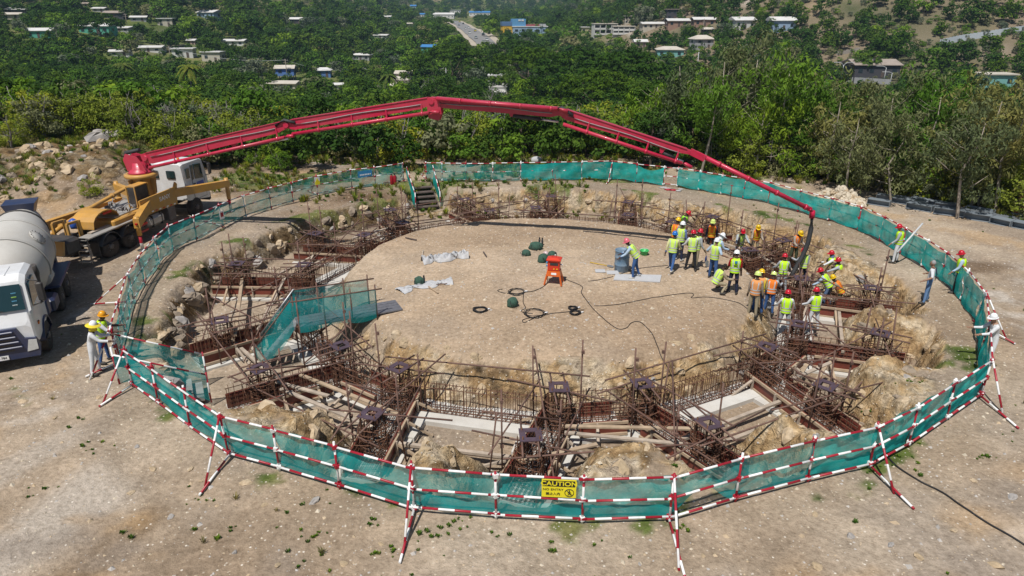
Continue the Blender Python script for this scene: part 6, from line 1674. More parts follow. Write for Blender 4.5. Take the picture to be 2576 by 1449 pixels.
# poles of the man on the rim
a, b = at_y(2277, 612, 28.4), at_y(2321, 562, 29.0)
mb = MB(); mb.bar(a - (b - a) * 0.45, b, 0.04, 8); mb.build('long_pole', plain('pale_pole', (0.55, 0.57, 0.58), 0.5), label='long pale pole leaning on the fence beside the man on the rim', cat='pole')
b = G(2244, 662); mb = MB(); mb.bar(b, b + Vector((0.12, 0.05, 0.92)), 0.03, 8); mb.build('measuring_stick', plain('pale_pole', (0.55, 0.57, 0.58)), label='pale stick in the hand of the man on the rim', cat='stick')
# fire extinguishers
for px, lab in ((986, 'red fire extinguisher by the far fence, left one'), (994, 'red fire extinguisher by the far fence, right one')):
    p = G(px, 464); t = thing('fire_extinguisher', lab, 'extinguisher', tuple(p), 0, 'fire extinguishers')
    mb = MB(); mb.lathe([(0.10, 0), (0.11, 0.03), (0.11, 0.5), (0.05, 0.6), (0.04, 0.62)], 12, 0); mb.build('cylinder', plain('ext_red', (0.30, 0.01, 0.02), 0.3), t)
    mb = MB(); mb.box((0, 0.03, 0.66), (0.05, 0.16, 0.06)); mb.tube([(0, 0.08, 0.64), (0.12, 0.08, 0.5), (0.13, 0.05, 0.3)], 0.015, 5); mb.build('valve', M_CABLE, t)
# white sack beyond the far fence
p = G(1350, 410); t = thing('white_sack', 'white sack on the ground beyond the far fence', 'sack', tuple(p)); mb = MB(); mb.ball((0, 0, 0.2), (0.45, 0.35, 0.3), 9, 6, jit=0.12); mb.build('sack', M_SHEET, t)
# litter on the far rim
random.seed(5)
for k in range(7):
    p = G(1688 + random.uniform(-25, 25), 546 - 70 + random.uniform(-3, 6)); mb = MB(); mb.ball((0, 0, 0.04), (random.uniform(.08, .3), random.uniform(.06, .14), 0.05), 7, 4, jit=0.3); mb.build('litter', M_SHEET if k % 3 else M_REDP, label='scrap of white or red litter below the far fence gap', cat='litter', group='litter below the gap').location = p

# stone heap
random.seed(21)
SM = [stone_mesh('stone', 100 + i, [M_STONE, M_STONE2, M_STONE][i % 3]) for i in range(6)]
hp0, hp1 = at(2062, 500, 0), at(2165, 512, 0); hc = (hp0 + hp1) / 2
t = thing('stone_heap', 'heap of broken tan stones outside the right far fence', 'stone heap', (hc.x, hc.y, hz(hc.x, hc.y)))
hd = (hp1 - hp0).normalized(); hn = Vector((-hd.y, hd.x, 0)); Lh = (hp1 - hp0).length
for i in range(150):
    f = random.uniform(-0.55, 0.55); g = random.uniform(-1, 1); H_ = 0.95 * max(0, 1 - (abs(f) / 0.58) ** 1.6) * max(0, 1 - abs(g) ** 1.5)
    s_ = random.uniform(0.10, 0.26)
    o = bpy.data.objects.new('stone', SM[i % 6]); COL.objects.link(o); o.parent = t
    q = hd * Lh * f * 1.1 + hn * g * 0.95
    o.location = (q.x, q.y, hz(hc.x + q.x, hc.y + q.y) - t.location.z + H_ * random.uniform(0.55, 1.0)); o.scale = (s_, s_, s_); o.rotation_euler = (random.uniform(0, 6), random.uniform(0, 6), random.uniform(0, 6))
# fill the heap so no gaps show
mb = MB(); mb.ball((0, 0, 0), (Lh * 0.52, 0.8, 0.62), 18, 8, jit=0.06, R=Matrix.Rotation(math.atan2(hd.y, hd.x), 3, 'Z')); mb.build('core', M_STONE2, t)

# grey steel beams
def ibeam(pa, pb, w, h, label, z=0.0, side=False):
    a, b = G(*pa), G(*pb); c = (a + b) / 2; d = (b - a); L_ = d.length; rz = math.atan2(d.y, d.x)
    t = thing('steel_beam', label, 'steel beam', (c.x, c.y, hz(c.x, c.y) + z), rz, 'grey steel beams')
    if not side:
        for zz in (0.012, h - 0.012):
            mb = MB(); mb.box((0, 0, zz), (L_, w, 0.024)); mb.build('flange', M_BEAMG, t)
        mb = MB(); mb.box((0, 0, h / 2), (L_, 0.02, h - 0.05)); mb.build('web', M_BEAMG, t)
        for e in (-1, 1):
            mb = MB(); mb.box((e * L_ / 2, 0, h / 2), (0.02, w, h)); mb.build('end_plate', M_BEAMG, t)
    else:
        for e in (-1, 1):
            mb = MB(); mb.box((0, e * (w / 2), h / 2), (L_, 0.024, h)); mb.build('flange', M_BEAMG, t)
        mb = MB(); mb.box((0, 0, h * 0.5), (L_, w - 0.03, 0.02)); mb.build('web', M_BEAMG, t)
        for e in np.linspace(-0.48, 0.48, 4):
            mb = MB(); mb.box((e * L_, 0, h * 0.62), (0.02, w - 0.03, h * 0.5)); mb.build('stiffener', M_BEAMG, t)
ibeam((2183, 512), (2238, 520), 0.5, 0.32, 'grey steel beam, leftmost at the front of the row by the trees')
ibeam((2205, 500), (2286, 509), 0.5, 0.32, 'grey steel beam, back left of the row by the trees')
ibeam((2245, 508), (2330, 520), 0.5, 0.30, 'grey steel beam, second at the back of the row')
ibeam((2282, 523), (2345, 533), 0.55, 0.34, 'grey steel beam, second at the front of the row')
ibeam((2292, 508), (2365, 520), 0.5, 0.30, 'grey steel beam, behind the second front beam')
ibeam((2350, 520), (2412, 528), 0.5, 0.32, 'grey steel beam, middle of the back row')
ibeam((2348, 536), (2424, 546), 0.6, 0.36, 'grey steel beam, third at the front of the row')
ibeam((2424, 528), (2500, 542), 0.9, 0.22, 'open grey steel channel with stiffeners, back right', 0.0, True)
ibeam((2424, 546), (2492, 558), 0.6, 0.36, 'grey steel beam, fourth at the front of the row')
ibeam((2490, 540), (2576, 553), 0.9, 0.22, 'open grey steel channel with stiffeners, rightmost at the back', 0.0, True)
ibeam((2494, 560), (2545, 570), 0.6, 0.34, 'grey steel beam, fifth at the front of the row')
ibeam((2548, 570), (2610, 582), 0.6, 0.34, 'grey steel beam, rightmost at the front, cut by the frame')
# rusty drum at the right edge
p = G(2574, 538); t = thing('rusty_drum', 'rusty steel drum at the right edge under the trees', 'drum', tuple(p))
mb = MB(); mb.lathe([(0.45, 0), (0.46, 0.02), (0.45, 0.4), (0.47, 0.42), (0.45, 0.44), (0.45, 0.85), (0.47, 0.87), (0.45, 0.89), (0.45, 1.25), (0.47, 1.27), (0.40, 1.25)], 22, 0); mb.build('shell', M_RUSTD, t)
mb = MB(); mb.lathe([(0.44, 1.22), (0.0, 1.24)], 22, 0, capb=False); mb.build('lid', M_TIMBER2, t)

# ------------------------------------------------------------------ rocks standing out of the cut banks, loose stones, weeds
random.seed(31)
RKM = [plain('rock_ochre', (0.40, 0.28, 0.155), 0.95, 0, 0.4, 1.6, (0.60, 0.53, 0.42), 0.75, bmp=0.6), plain('rock_cream', (0.46, 0.36, 0.235), 0.95, 0, 0.35, 1.6, (0.28, 0.19, 0.11), 0.6, bmp=0.6), plain('rock_dark', (0.20, 0.155, 0.115), 0.95, 0, 0.4, 1.6, (0.42, 0.36, 0.28), 0.6, bmp=0.6), plain('rock_grey', (0.30, 0.29, 0.29), 0.95, 0, 0.3, 1.6, (0.42, 0.36, 0.28), 0.6, bmp=0.5)]
RK = []
for i in range(8):
    rs = random.Random(500 + i); mb = MB(); mb.ball((0, 0, 0), (1, 0.72, 0.8), 8, 6, jit=0.0, smooth=False)
    nv = []
    cuts = [(Vector((rs.uniform(-1, 1), rs.uniform(-1, 1), rs.uniform(-.6, 1))).normalized(), rs.uniform(0.42, 0.75)) for _ in range(9)]
    for v in mb.v:
        q = Vector(v) * rs.uniform(0.94, 1.08)
        for nn, dd in cuts:
            e = q.dot(nn) - dd
            if e > 0: q -= nn * e
        nv.append(tuple(q))
    mb.v = nv; RK.append([mb.mesh('rock', mt) for mt in RKM])
RLAB = ['on the right bank', 'on the far bank', 'on the left bank', 'on the near bank']
def rock(parent, x, y, s_, kind, dz=0.0, tilt=0.6):
    o = bpy.data.objects.new('rock', RK[random.randrange(8)][kind]); COL.objects.link(o); o.parent = parent
    o.location = Vector((x, y, hz(x, y) + dz)) - parent.location
    o.scale = (s_ * random.uniform(.7, 1.4), s_ * random.uniform(.7, 1.3), s_ * random.uniform(.6, 1.2)); o.rotation_euler = (random.uniform(-tilt, tilt), random.uniform(-tilt, tilt), random.uniform(0, 6.28))
for bi, (lab, a0, a1, cnt) in enumerate((('rock face of the right bank between the footings', -55, 30, 95), ('rock face of the far bank under the fence', 30, 150, 150), ('dark rock face of the left bank', 150, 225, 120), ('rock face of the near bank below the fence', 225, 305, 60))):
    c = polar(13.6, (a0 + a1) / 2); t = thing('rock_face', lab, 'rocks', (c.x, c.y, FLOOR), 0, 'rock faces of the pit'); n = 0; tries = 0
    while n < cnt and tries < 4000:
        tries += 1
        ph = random.uniform(a0, a1); r_ = random.uniform(11.4, 15.4); p = polar(r_, ph)
        if near_mask(_RG, p.x, p.y) < 0.62 or min(float(seg_dist(np.array(p.x), np.array(p.y), a, b)) for a, b in BEAM_SEGS) < 0.85: continue
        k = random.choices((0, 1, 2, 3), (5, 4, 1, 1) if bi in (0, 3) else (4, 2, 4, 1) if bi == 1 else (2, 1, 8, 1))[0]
        rock(t, p.x, p.y, random.uniform(0.10, 0.34) * (1.35 if bi == 2 else 1.1), k, -0.18); n += 1
c = polar(9, -95); t = thing('rock_face', 'rock exposed on the near slope of the mound', 'rocks', (c.x, c.y, FLOOR), 0, 'rock faces of the pit'); n = 0
while n < 55:
    ph = random.uniform(-140, -40); r_ = random.uniform(7.9, 9.6); p = polar(r_, ph)
    rock(t, p.x, p.y, random.uniform(0.07, 0.30) * (1.4 if random.random() < .1 else 1), random.choices((0, 1, 3), (4, 5, 1))[0], -0.06); n += 1
t = thing('rock_face', 'rocky bank with grass behind the pump truck', 'rocks', (-25, 46, 0), 0, 'rock faces of the pit'); n = 0
while n < 170:
    x, y = random.uniform(-42, -19), random.uniform(36, 52)
    if near_mask(_BG, x, y) < 0.12 or fbm(np.array([x / 4.0 + 3]), np.array([y / 4.0]), 3)[0] < 0.47: continue
    rock(t, x, y, random.uniform(0.12, 0.5), random.choices((0, 1, 2, 3), (3, 5, 1, 2))[0], -0.05); n += 1
p = G(262, 352); t = thing('boulder', 'grey boulders on top of the bank at the left', 'boulder', tuple(p))
for k in range(4): rock(t, p.x + random.uniform(-1.2, 1.2), p.y + random.uniform(-.5, .5), random.uniform(0.6, 1.0), 3, 0.15, 0.3)
# single larger stones lying on the ground outside the fence
for k, (px, py, s_) in enumerate(((1310, 1200, .1), (430, 1300, .22), (250, 1000, .25), (620, 1215, .3), (665, 1270, .2), (790, 1260, .32), (1085, 1345, .16), (1240, 1395, .14), (1930 + 120, 1295, .2), (2140, 1350, .28), (2310, 1400, .3), (2400, 1335, .2), (2500, 1420, .34), (2545, 1250, .3), (1770, 1400, .13), (60, 1010, .3), (140, 1050, .22), (345, 1125, .2), (385, 1180, .26), (480, 1180, .2), (960, 1370, .16), (2240, 1370, .2), (2060, 1430, .3), (2450, 1210, .22), (700, 1420, .2), (590, 1390, .18), (865, 1420, .22), (330, 1240, .2), (505, 1210, .14), (1610, 1420, .12))):
    p = G(px, py); o = add('loose_stone', RK[k % 8][[1, 3, 1, 0][k % 4]], None, f"{['pale', 'grey', 'cream', 'ochre'][k % 4]} stone on the foreground soil, {['left corner', 'left', 'middle left', 'middle', 'middle right', 'right', 'right corner'][min(6, int(px / 368))]}, {'upper' if py < 1200 else 'centre' if py < 1340 else 'lowest'}", 'stone', 'stones on the foreground', loc=(p.x, p.y, p.z), rot=(random.uniform(-.3, .3), random.uniform(-.3, .3), random.uniform(0, 6)), scale=(s_ * 0.6, s_ * .5, s_ * .26))
# loose gravel: one mass nobody could count
def scatter_mesh(name, pts, sizes, mats, mi, seed):
    rs = np.random.default_rng(seed); V = []; F = []; Mi = []
    base = np.array([(1, 0, -.1), (-.9, .2, -.1), (.1, .9, -.1), (-.1, -.8, -.1), (.1, 0, .6), (0, .1, -.4)], float)
    tri = [(4, 0, 2), (4, 2, 1), (4, 1, 3), (4, 3, 0), (5, 2, 0), (5, 1, 2), (5, 3, 1), (5, 0, 3)]
    for k, (p, s_) in enumerate(zip(pts, sizes)):
        a = rs.uniform(0, 6.28); c_, s2 = math.cos(a), math.sin(a); b = base * s_ * rs.uniform(0.6, 1.3, (6, 3))
        V.append(np.column_stack([b[:, 0] * c_ - b[:, 1] * s2 + p[0], b[:, 0] * s2 + b[:, 1] * c_ + p[1], b[:, 2] + p[2]]))
        F += [(i + 6 * k, j + 6 * k, l + 6 * k) for i, j, l in tri]; Mi += [mi[k]] * 8
    me = bpy.data.meshes.new(name); me.from_pydata(np.vstack(V).tolist(), [], F)
    for q in mats: me.materials.append(q)
    me.polygons.foreach_set('material_index', Mi)
    return me
rs = np.random.default_rng(3)
nG = 22000
gxp = np.concatenate([rs.uniform(-22, 24, 16000), CX + rs.normal(0, 1, 6000) * 8]); gyp = np.concatenate([9 + 37 * rs.uniform(0, 1, 16000) ** 1.7, CY + rs.normal(0, 1, 6000) * 8])
gzp = hfun(gxp, gyp); gs_ = rs.lognormal(-3.75, 0.55, nG)
add('gravel', scatter_mesh('gravel', np.column_stack([gxp, gyp, gzp]), np.clip(gs_, 0.008, 0.10), [M_STONE, M_STONE2, M_STONE3], rs.integers(0, 3, nG), 4), None, 'loose gravel and small stones strewn over the site', 'gravel', kind='stuff')

# ------------------------------------------------------------------ the town in the valley
M_ROOFW = plain('roof_white', (0.66, 0.66, 0.65), 0.5, 0, 0.08, 0.6, (0.42, 0.36, 0.30), 0.4)
M_ROOFC = plain('roof_cream', (0.56, 0.52, 0.45), 0.6, 0, 0.1, 0.6, (0.36, 0.30, 0.24), 0.5)
M_ROOFB = plain('roof_brown', (0.34, 0.29, 0.25), 0.7, 0, 0.15, 0.6, (0.22, 0.17, 0.13), 0.5)
M_ROOFBL = plain('roof_blue', (0.05, 0.20, 0.46), 0.5, 0, 0.1, 0.6)
WALLC = {'cream': (0.50, 0.46, 0.38), 'white': (0.62, 0.62, 0.60), 'green': (0.10, 0.40, 0.30), 'blue': (0.10, 0.20, 0.45), 'brick': (0.32, 0.20, 0.15), 'dark': (0.06, 0.06, 0.07), 'teal': (0.18, 0.42, 0.40), 'grey': (0.34, 0.35, 0.36), 'yellow': (0.55, 0.50, 0.30), 'pink': (0.50, 0.36, 0.32), 'lblue': (0.30, 0.42, 0.58)}
WALLM = {k: plain('wall_' + k, v, 0.85, 0, 0.08, 0.5, tuple(c * 0.6 for c in v), 0.35) for k, v in WALLC.items()}
M_WIN = plain('far_window', (0.03, 0.045, 0.055), 0.15)
M_FRAMEW = plain('window_frame', (0.55, 0.55, 0.53), 0.6)
HOUSES = []
def depth_of(p): return p.y * math.cos(PITCH) + (CAM_H - p.z) * math.sin(PITCH)
def house(x0, x1, yr, yb, label, wall='cream', roof='w', kind='gable', yaw=None, floors=1, name='house', cat='house', dmin=None, stilts=False):
    p = G((x0 + x1) / 2, yb); d = depth_of(p)
    w = (x1 - x0) / FPX * d * 0.97
    h = max((yb - yr) / FPX * d, 2.2)
    rs = random.Random(int(x0 * 7 + yr))
    yw = rs.uniform(-0.35, 0.35) if yaw is None else yaw
    dp = min(w * rs.uniform(0.6, 0.85), 12.0 + w * 0.1)
    t = thing(name, label, cat, (p.x, p.y + dp * 0.35, hz(p.x, p.y + dp * .35) - 0.2), yw, 'houses in the valley' if cat == 'house' else None)
    HOUSES.append((x0, x1, yr, yb, d))
    base = t.location.z
    hz_ = h + max(0, p.z - base) * 0.5
    wh = hz_ * (0.72 if kind != 'flat' else 0.9); lo = -2.5
    if stilts: lo = wh * 0.42
    W2, D2 = w / 2 * 0.88, dp / 2 * 0.88
    mb = MB(); mb.box((0, 0, (wh + lo) / 2), (2 * W2, 2 * D2, wh - lo)); mb.build('wall', WALLM[wall], t)
    if stilts:
        for sx in (-1, 1):
            for sy in (-1, 1):
                mb = MB(); mb.box((sx * W2 * .9, sy * D2 * .9, (lo - 2.5) / 2), (0.3, 0.3, lo + 2.5)); mb.build('stilt', WALLM['grey'], t)
        mb = MB(); mb.box((0, -D2 - 0.8, lo + 0.1), (2 * W2, 1.5, 0.2)); mb.box((0, -D2 - 1.5, lo + 0.6), (2 * W2, 0.06, 0.9)); mb.build('balcony', WALLM[wall], t)
    rm = {'w': M_ROOFW, 'c': M_ROOFC, 'b': M_ROOFB, 'bl': M_ROOFBL}[roof]
    ov = 0.55; a, b = W2 + ov, D2 + ov; rise = min(hz_ - wh, 0.22 * dp) if kind != 'flat' else 0.25
    mb = MB()
    if kind == 'flat':
        mb.box((0, 0, wh + 0.15), (2 * a, 2 * b, 0.3))
    else:
        rdg = a if kind == 'gable' else a * 0.45
        th = 0.18
        lowr = [Vector((-a, -b, wh)), Vector((a, -b, wh)), Vector((a, b, wh)), Vector((-a, b, wh))]
        r1, r2 = Vector((-rdg, 0, wh + rise)), Vector((rdg, 0, wh + rise))
        for off in (0, th):
            k = len(mb.v); mb.v += [tuple(v + Vector((0, 0, off))) for v in lowr + [r1, r2]]
            for q in ((0, 1, 5, 4), (2, 3, 4, 5), (1, 2, 5), (3, 0, 4)): mb.face([k + i for i in q])
        mb.face((0, 1, 7, 6)); mb.face((1, 2, 8, 7)); mb.face((2, 3, 9, 8)); mb.face((3, 0, 6, 9))
    mb.build('roof', rm, t)
    fl = max(1, floors); per = max(2, min(6, int(w / 3.2)))
    usable = wh - max(lo, 0.0)
    for f in range(fl):
        zc = max(lo, 0.0) + usable * (f + 0.55) / fl
        for i in range(per):
            x = -W2 + 2 * W2 * (i + 0.5) / per
            ww, hh = min(1.3, 2 * W2 / per * 0.55), min(1.25, usable / fl * 0.45)
            if f == 0 and i == per // 2 and not stilts:
                mb = MB(); mb.box((x, -D2 - 0.03, max(lo, 0) + 1.0), (0.95, 0.08, 2.0)); mb.build('door', M_DARKW, t); continue
            mb = MB(); mb.box((x, -D2 - 0.03, zc), (ww, 0.08, hh)); wo = mb.build('window', M_WIN, t)
        for s_ in (-1, 1):
            mb = MB(); mb.box((s_ * (W2 + 0.03), 0, zc), (0.08, min(1.4, D2), min(1.2, usable / fl * .45))); mb.build('window', M_WIN, t)
    return t
H = house
H(11, 67, 22, 36, 'long low grey roofed house at the top left corner', 'dark', 'w', 'gable', 0.1)
H(0, 49, 33, 49, 'cream walled house with sloping roof at the left edge', 'cream', 'c', 'gable', 0.35)
H(197, 222, 8, 18, 'small yellow walled house near the top left', 'yellow', 'b')
H(232, 268, 22, 30, 'low white roof showing above the dark house, upper left', 'grey', 'w')
H(260, 312, 30, 47, 'dark walled house with brown gable, upper left', 'dark', 'b')
H(325, 367, 41, 53, 'white roofed house right of the dark house, upper left', 'grey', 'w')
H(395, 437, 46, 66, 'tall cream house with white roof, upper left', 'cream', 'w', 'flat', 0.1, 2)
H(495, 555, 28, 47, 'white roofed house under the grassy hill', 'lblue', 'w')
H(197, 280, 60, 86, 'green walled house with white roof, upper left', 'green', 'w', 'gable', 0.1)
H(275, 335, 69, 80, 'long white roof right of the green house', 'grey', 'w', 'gable', -0.15)
H(64, 132, 73, 95, 'green walled house half hidden by trees near the left edge', 'green', 'w', 'gable', 0.15)
H(272, 325, 128, 141, 'white roof behind the palm, left thicket', 'white', 'w')
H(337, 410, 121, 130, 'long thin white roof among trees, left', 'white', 'w')
H(430, 488, 122, 144, 'white flat roofed house above the left thicket', 'white', 'w', 'flat', 0.15)
H(507, 563, 130, 156, 'cream box house with flat white roof above the left thicket', 'cream', 'w', 'flat', -0.1)
H(557, 620, 100, 114, 'white house with wide roof among trees, left of centre', 'white', 'w')
H(470, 495, 100, 111, 'tiny pale house among trees, left', 'pink', 'w')
H(728, 762, 45, 60, 'dark house with pale roof below the grassy hill', 'dark', 'w')
H(963, 986, 40, 48, 'small pale blue house far up the valley, left of the road', 'lblue', 'w')
H(1019, 1037, 58, 65, 'small tan roofed house far left of the road', 'cream', 'c')
H(939, 980, 88, 96, 'low white roof among trees, middle left', 'white', 'w')
H(884, 936, 135, 151, 'white hip roofed house in the middle trees', 'grey', 'w', 'hip')
H(1059, 1101, 114, 133, 'green house with blue green roof in the middle trees', 'green', 'bl')
H(692, 744, 163, 203, 'bright blue house on stilts with balcony', 'blue', 'c', 'gable', 0.1, 1, stilts=True)
H(793, 834, 172, 193, 'white hip roof right of the blue house', 'blue', 'w', 'hip')
H(671, 754, 205, 223, 'long cream roof below the blue house', 'cream', 'c', 'gable', -0.1)
H(836, 863, 209, 224, 'small steep white roof above the thicket', 'white', 'w')
H(1031, 1048, 13, 22, 'small blue roofed house far at the valley head', 'lblue', 'bl')
H(1053, 1071, 34, 43, 'blue roofed shed left of the white shed', 'white', 'bl')
H(1086, 1147, 33, 47, 'big white roofed shed at the head of the road', 'white', 'w', 'gable', 0.0, 1, 'warehouse', 'warehouse')
H(1130, 1161, 25, 34, 'white sheds behind the big white shed', 'white', 'w', 'flat', 0.0, 1, 'warehouse', 'warehouse')
H(1176, 1237, 29, 41, 'long low blue roofed building right of the road head', 'white', 'bl', 'gable', 0.0, 1, 'warehouse', 'warehouse')
H(1458, 1500, 68, 84, 'pale yellow house left of the white terraces', 'yellow', 'w', 'flat', 0.1)
H(1610, 1674, 58, 73, 'long white roofed row, left of the brick rows', 'cream', 'w', 'gable', 0.05)
H(1675, 1738, 50, 68, 'brick row house with white roof, left of two', 'brick', 'w', 'gable', 0.0)
H(1740, 1803, 47, 67, 'brick row house with white roof, right of two', 'brick', 'w', 'gable', 0.0)
H(1837, 1901, 47, 74, 'white house with broad roof on the right slope', 'white', 'w', 'gable', 0.2)
H(1673, 1704, 23, 50, 'dark two storey house above the brick rows', 'dark', 'b', 'flat', 0.1, 2)
H(1593, 1629, 101, 121, 'brick red house with pale roof, right of centre', 'pink', 'w')
H(1649, 1725, 121, 146, 'green house with wide cream roof above the rain trees', 'teal', 'c', 'hip', -0.1)
H(1737, 1795, 91, 124, 'two storey house with cream roof on the right slope', 'grey', 'c', 'hip', 0.2, 2)
H(1765, 1794, 71, 86, 'small pale roofed house above the two storey house', 'dark', 'c')
H(1360, 1395, 149, 171, 'small white walled house left of the rain trees', 'white', 'w', 'hip')
H(1570, 1589, 40, 60, 'narrow pale house above the terraces', 'cream', 'c', 'flat', 0, 2)
H(1932, 2003, 48, 79, 'white roofed house on the upper right slope', 'lblue', 'w', 'gable', 0.1)
H(2137, 2266, 157, 197, 'dark shed behind the grey wall, right', 'dark', 'b', 'gable', -0.05)
H(2457, 2553, 188, 224, 'teal house with cream flat roof at the right', 'teal', 'c', 'flat', -0.1)
# triple roofed house in the middle
t = H(981, 1030, 212, 228, 'cream town house with three stepped roofs above the boom', 'cream', 'c', 'gable', -0.1, 1, 'town_house', 'house')
tw = (1030 - 981) / FPX * HOUSES[-1][4]; th_ = 13 / FPX * HOUSES[-1][4]
HOUSES[-1] = (979, 1032, 184, 228, HOUSES[-1][4])
for q in (1, 2):
    mb = MB(); y0 = 3.2 * q; z0 = (228 - 212) / FPX * HOUSES[-1][4] + th_ * (q - 0.35)
    k = tw / 2 * 0.98; mb.box((0, y0, z0 - th_ * .6), (tw * .86, 3.0, th_ * 1.4)); mb.build('upper_wall', WALLM['cream'], t)
    mb = MB(); mb.loft([[Vector((-k, y0 - 1.9, z0)), Vector((k, y0 - 1.9, z0)), Vector((k, y0 - 1.9, z0 + .2)), Vector((-k, y0 - 1.9, z0 + .2))], [Vector((-k, y0 + .4, z0 + .9)), Vector((k, y0 + .4, z0 + .9)), Vector((k, y0 + .4, z0 + 1.1)), Vector((-k, y0 + .4, z0 + 1.1))], [Vector((-k, y0 + 2, z0 + .3)), Vector((k, y0 + 2, z0 + .3)), Vector((k, y0 + 2, z0 + .5)), Vector((-k, y0 + 2, z0 + .5))]], smooth=False); mb.build('roof', M_ROOFC, t)
# stepped white roofs right of centre
p = G(1255, 250); d = depth_of(p); t = thing('stepped_terrace', 'stepped white concrete roofs going down the slope behind the boom', 'building', tuple(p)); HOUSES.append((1226, 1288, 195, 250, d))
pw = lambda px: px / FPX * d
for q in range(5):
    x0, x1 = -30 + 0 * q + (4 - q) * 2, 30 - (4 - q) * 5; mb = MB(); yy = 4.0 * q
    mb.box((pw((x0 + x1) / 2), yy, 0.3 + pw(11) * q - pw(8)), (pw(x1 - x0), 3.9, pw(16))); mb.build('terrace_block', WALLM['white'], t)
    mb = MB(); mb.box((pw((x0 + x1) / 2), yy - .1, 0.45 + pw(11) * q), (pw(x1 - x0) + .4, 4.2, 0.3)); mb.build('roof', M_ROOFW, t)
# blue and yellow building
p = G(1325, 94); d = depth_of(p); pw = lambda px: px / FPX * d
HOUSES.append((1264, 1379, 48, 93, d)); t = thing('blue_yellow_building', 'blue and yellow three storey building beside the road', 'building', (p.x, p.y, p.z), 0.12)
x_ = lambda px: pw(px - 1325)
def blk(name, px0, px1, y0, y1, dep, dy, mat, par=None):
    mb = MB(); z0, z1 = pw(93 - y1), pw(93 - y0); mb.box((x_((px0 + px1) / 2), dy + dep / 2, (z0 + z1) / 2), (pw(px1 - px0), dep, z1 - z0)); return mb.build(name, mat, par or t)
blk('yellow_wing', 1265, 1290, 66, 99, 12, 2, plain('wall_yellow2', (0.62, 0.38, 0.03), 0.8)); blk('yellow_wing_top', 1264, 1291, 57, 66, 12.6, 1.8, plain('wall_navy', (0.08, 0.16, 0.30), 0.7))
mw_ = blk('main_wing', 1290, 1377, 68, 99, 14, 0, WALLM['lblue']); blk('tower', 1289, 1323, 50, 68, 9, 1, plain('wall_blue2', (0.10, 0.28, 0.50), 0.8))
blk('red_parapet', 1323, 1358, 63, 68, 3, 1, plain('wall_maroon', (0.30, 0.06, 0.08), 0.8)); blk('roof_slab', 1288, 1379, 66.5, 68.5, 14.6, -.3, M_ROOFW)
for px in (1295, 1312, 1330, 1348, 1366):
    for py in (74, 84):
        blk('window', px, px + 8, py, py + 5, 0.3, -0.15, M_WIN)
for px in (1270, 1279): blk('window', px, px + 5, 76, 82, 0.3, 1.8, M_WIN)
for px in (1304, 1312): blk('rooftop_sign', px, px + 6, 51, 55, 0.3, 0.8, M_ROOFW)
for px in (1360, 1369): blk('water_tank', px, px + 7, 62, 68, 3, 4, WALLM['grey'])
# white terraces with balconies
for k, (x0, x1, y0, y1, lab) in enumerate(((1494, 1552, 62, 88, 'white terrace house with two storeys of balconies, left one'), (1542, 1596, 68, 87, 'white terrace house stepping down, right one'))):
    p = G((x0 + x1) / 2, y1); d = depth_of(p); pw = lambda px: px / FPX * d
    HOUSES.append((x0, x1, y0, y1, d)); t = thing('terrace_house', lab, 'house', tuple(p), 0.1 - 0.2 * k, 'white terraces')
    w, h = pw(x1 - x0), pw(y1 - y0)
    mb = MB(); mb.box((0, 4.2, h / 2 - 1), (w, 7, h + 2)); mb.build('wall', WALLM['white'], t)
    mb = MB(); mb.box((0, 3.4, h + 0.1), (w + .6, 9, 0.3)); mb.build('roof', M_ROOFC, t)
    for f in range(2):
        mb = MB(); mb.box((0, 0.0, h * (0.02 + .48 * f)), (w, 1.6, 0.25)); mb.build('balcony', WALLM['white'], t)
        mb = MB(); mb.box((0, -.75, h * (0.02 + .48 * f) + .5), (w, 0.1, 0.8)); mb.build('balustrade', WALLM['white'], t)
        for i in range(4):
            mb = MB(); mb.box((-w / 2 + w * (i + .5) / 4, 0.66, h * (0.22 + .48 * f)), (w / 4 * .7, 0.12, h * .28)); mb.build('window', M_WIN, t)
    for i in range(5):
        mb = MB(); mb.box((-w / 2 + w * i / 4, 0.0, h / 2), (0.35, 1.6, h)); mb.build('party_wall', WALLM['white'], t)
# pale panel wall on the right hillside
def panel_wall(pts, hpx, label, mat, n, name='panel_wall'):
    P = [G(*q) for q in pts]; d = depth_of(P[len(P) // 2]); h = hpx / FPX * d
    t = thing(name, label, 'wall', tuple(P[0])); L = [(b - a).length for a, b in zip(P, P[1:])]; tot = sum(L)
    def along(s_):
        for a, b, l in zip(P, P[1:], L):
            if s_ <= l: return a.lerp(b, s_ / l)
            s_ -= l
        return P[-1]
    for i in range(n):
        a, b = along(tot * i / n), along(tot * (i + 0.97) / n); zb = (a.z + b.z) / 2 - 1.0
        a = Vector((a.x, a.y, zb + (h + 1) / 2)); b = Vector((b.x, b.y, zb + (h + 1) / 2)); mb = MB(); mb.beam(a, b, 0.25, h + 1.0); kid(t, 'panel', mb, mat)
    for q, y in zip(pts, pts[1:]): HOUSES.append((q[0], y[0], min(q[1], y[1]) - hpx, max(q[1], y[1]) - 3, d))
panel_wall([(2362, 116), (2410, 105), (2462, 97), (2520, 88), (2576, 80), (2620, 76)], 15, 'long pale panel wall stepping up the right hillside', plain('panel_pale', (0.50, 0.55, 0.60), 0.8), 30)
panel_wall([(2080, 208), (2130, 207), (2180, 210), (2240, 214)], 13, 'grey wall along the street on the right, below the lamp posts', WALLM['grey'], 10)
panel_wall([(2104, 140), (2135, 134), (2162, 128)], 9, 'short stone wall on the right slope', plain('stone_wall', (0.34, 0.31, 0.28), 0.95), 5)
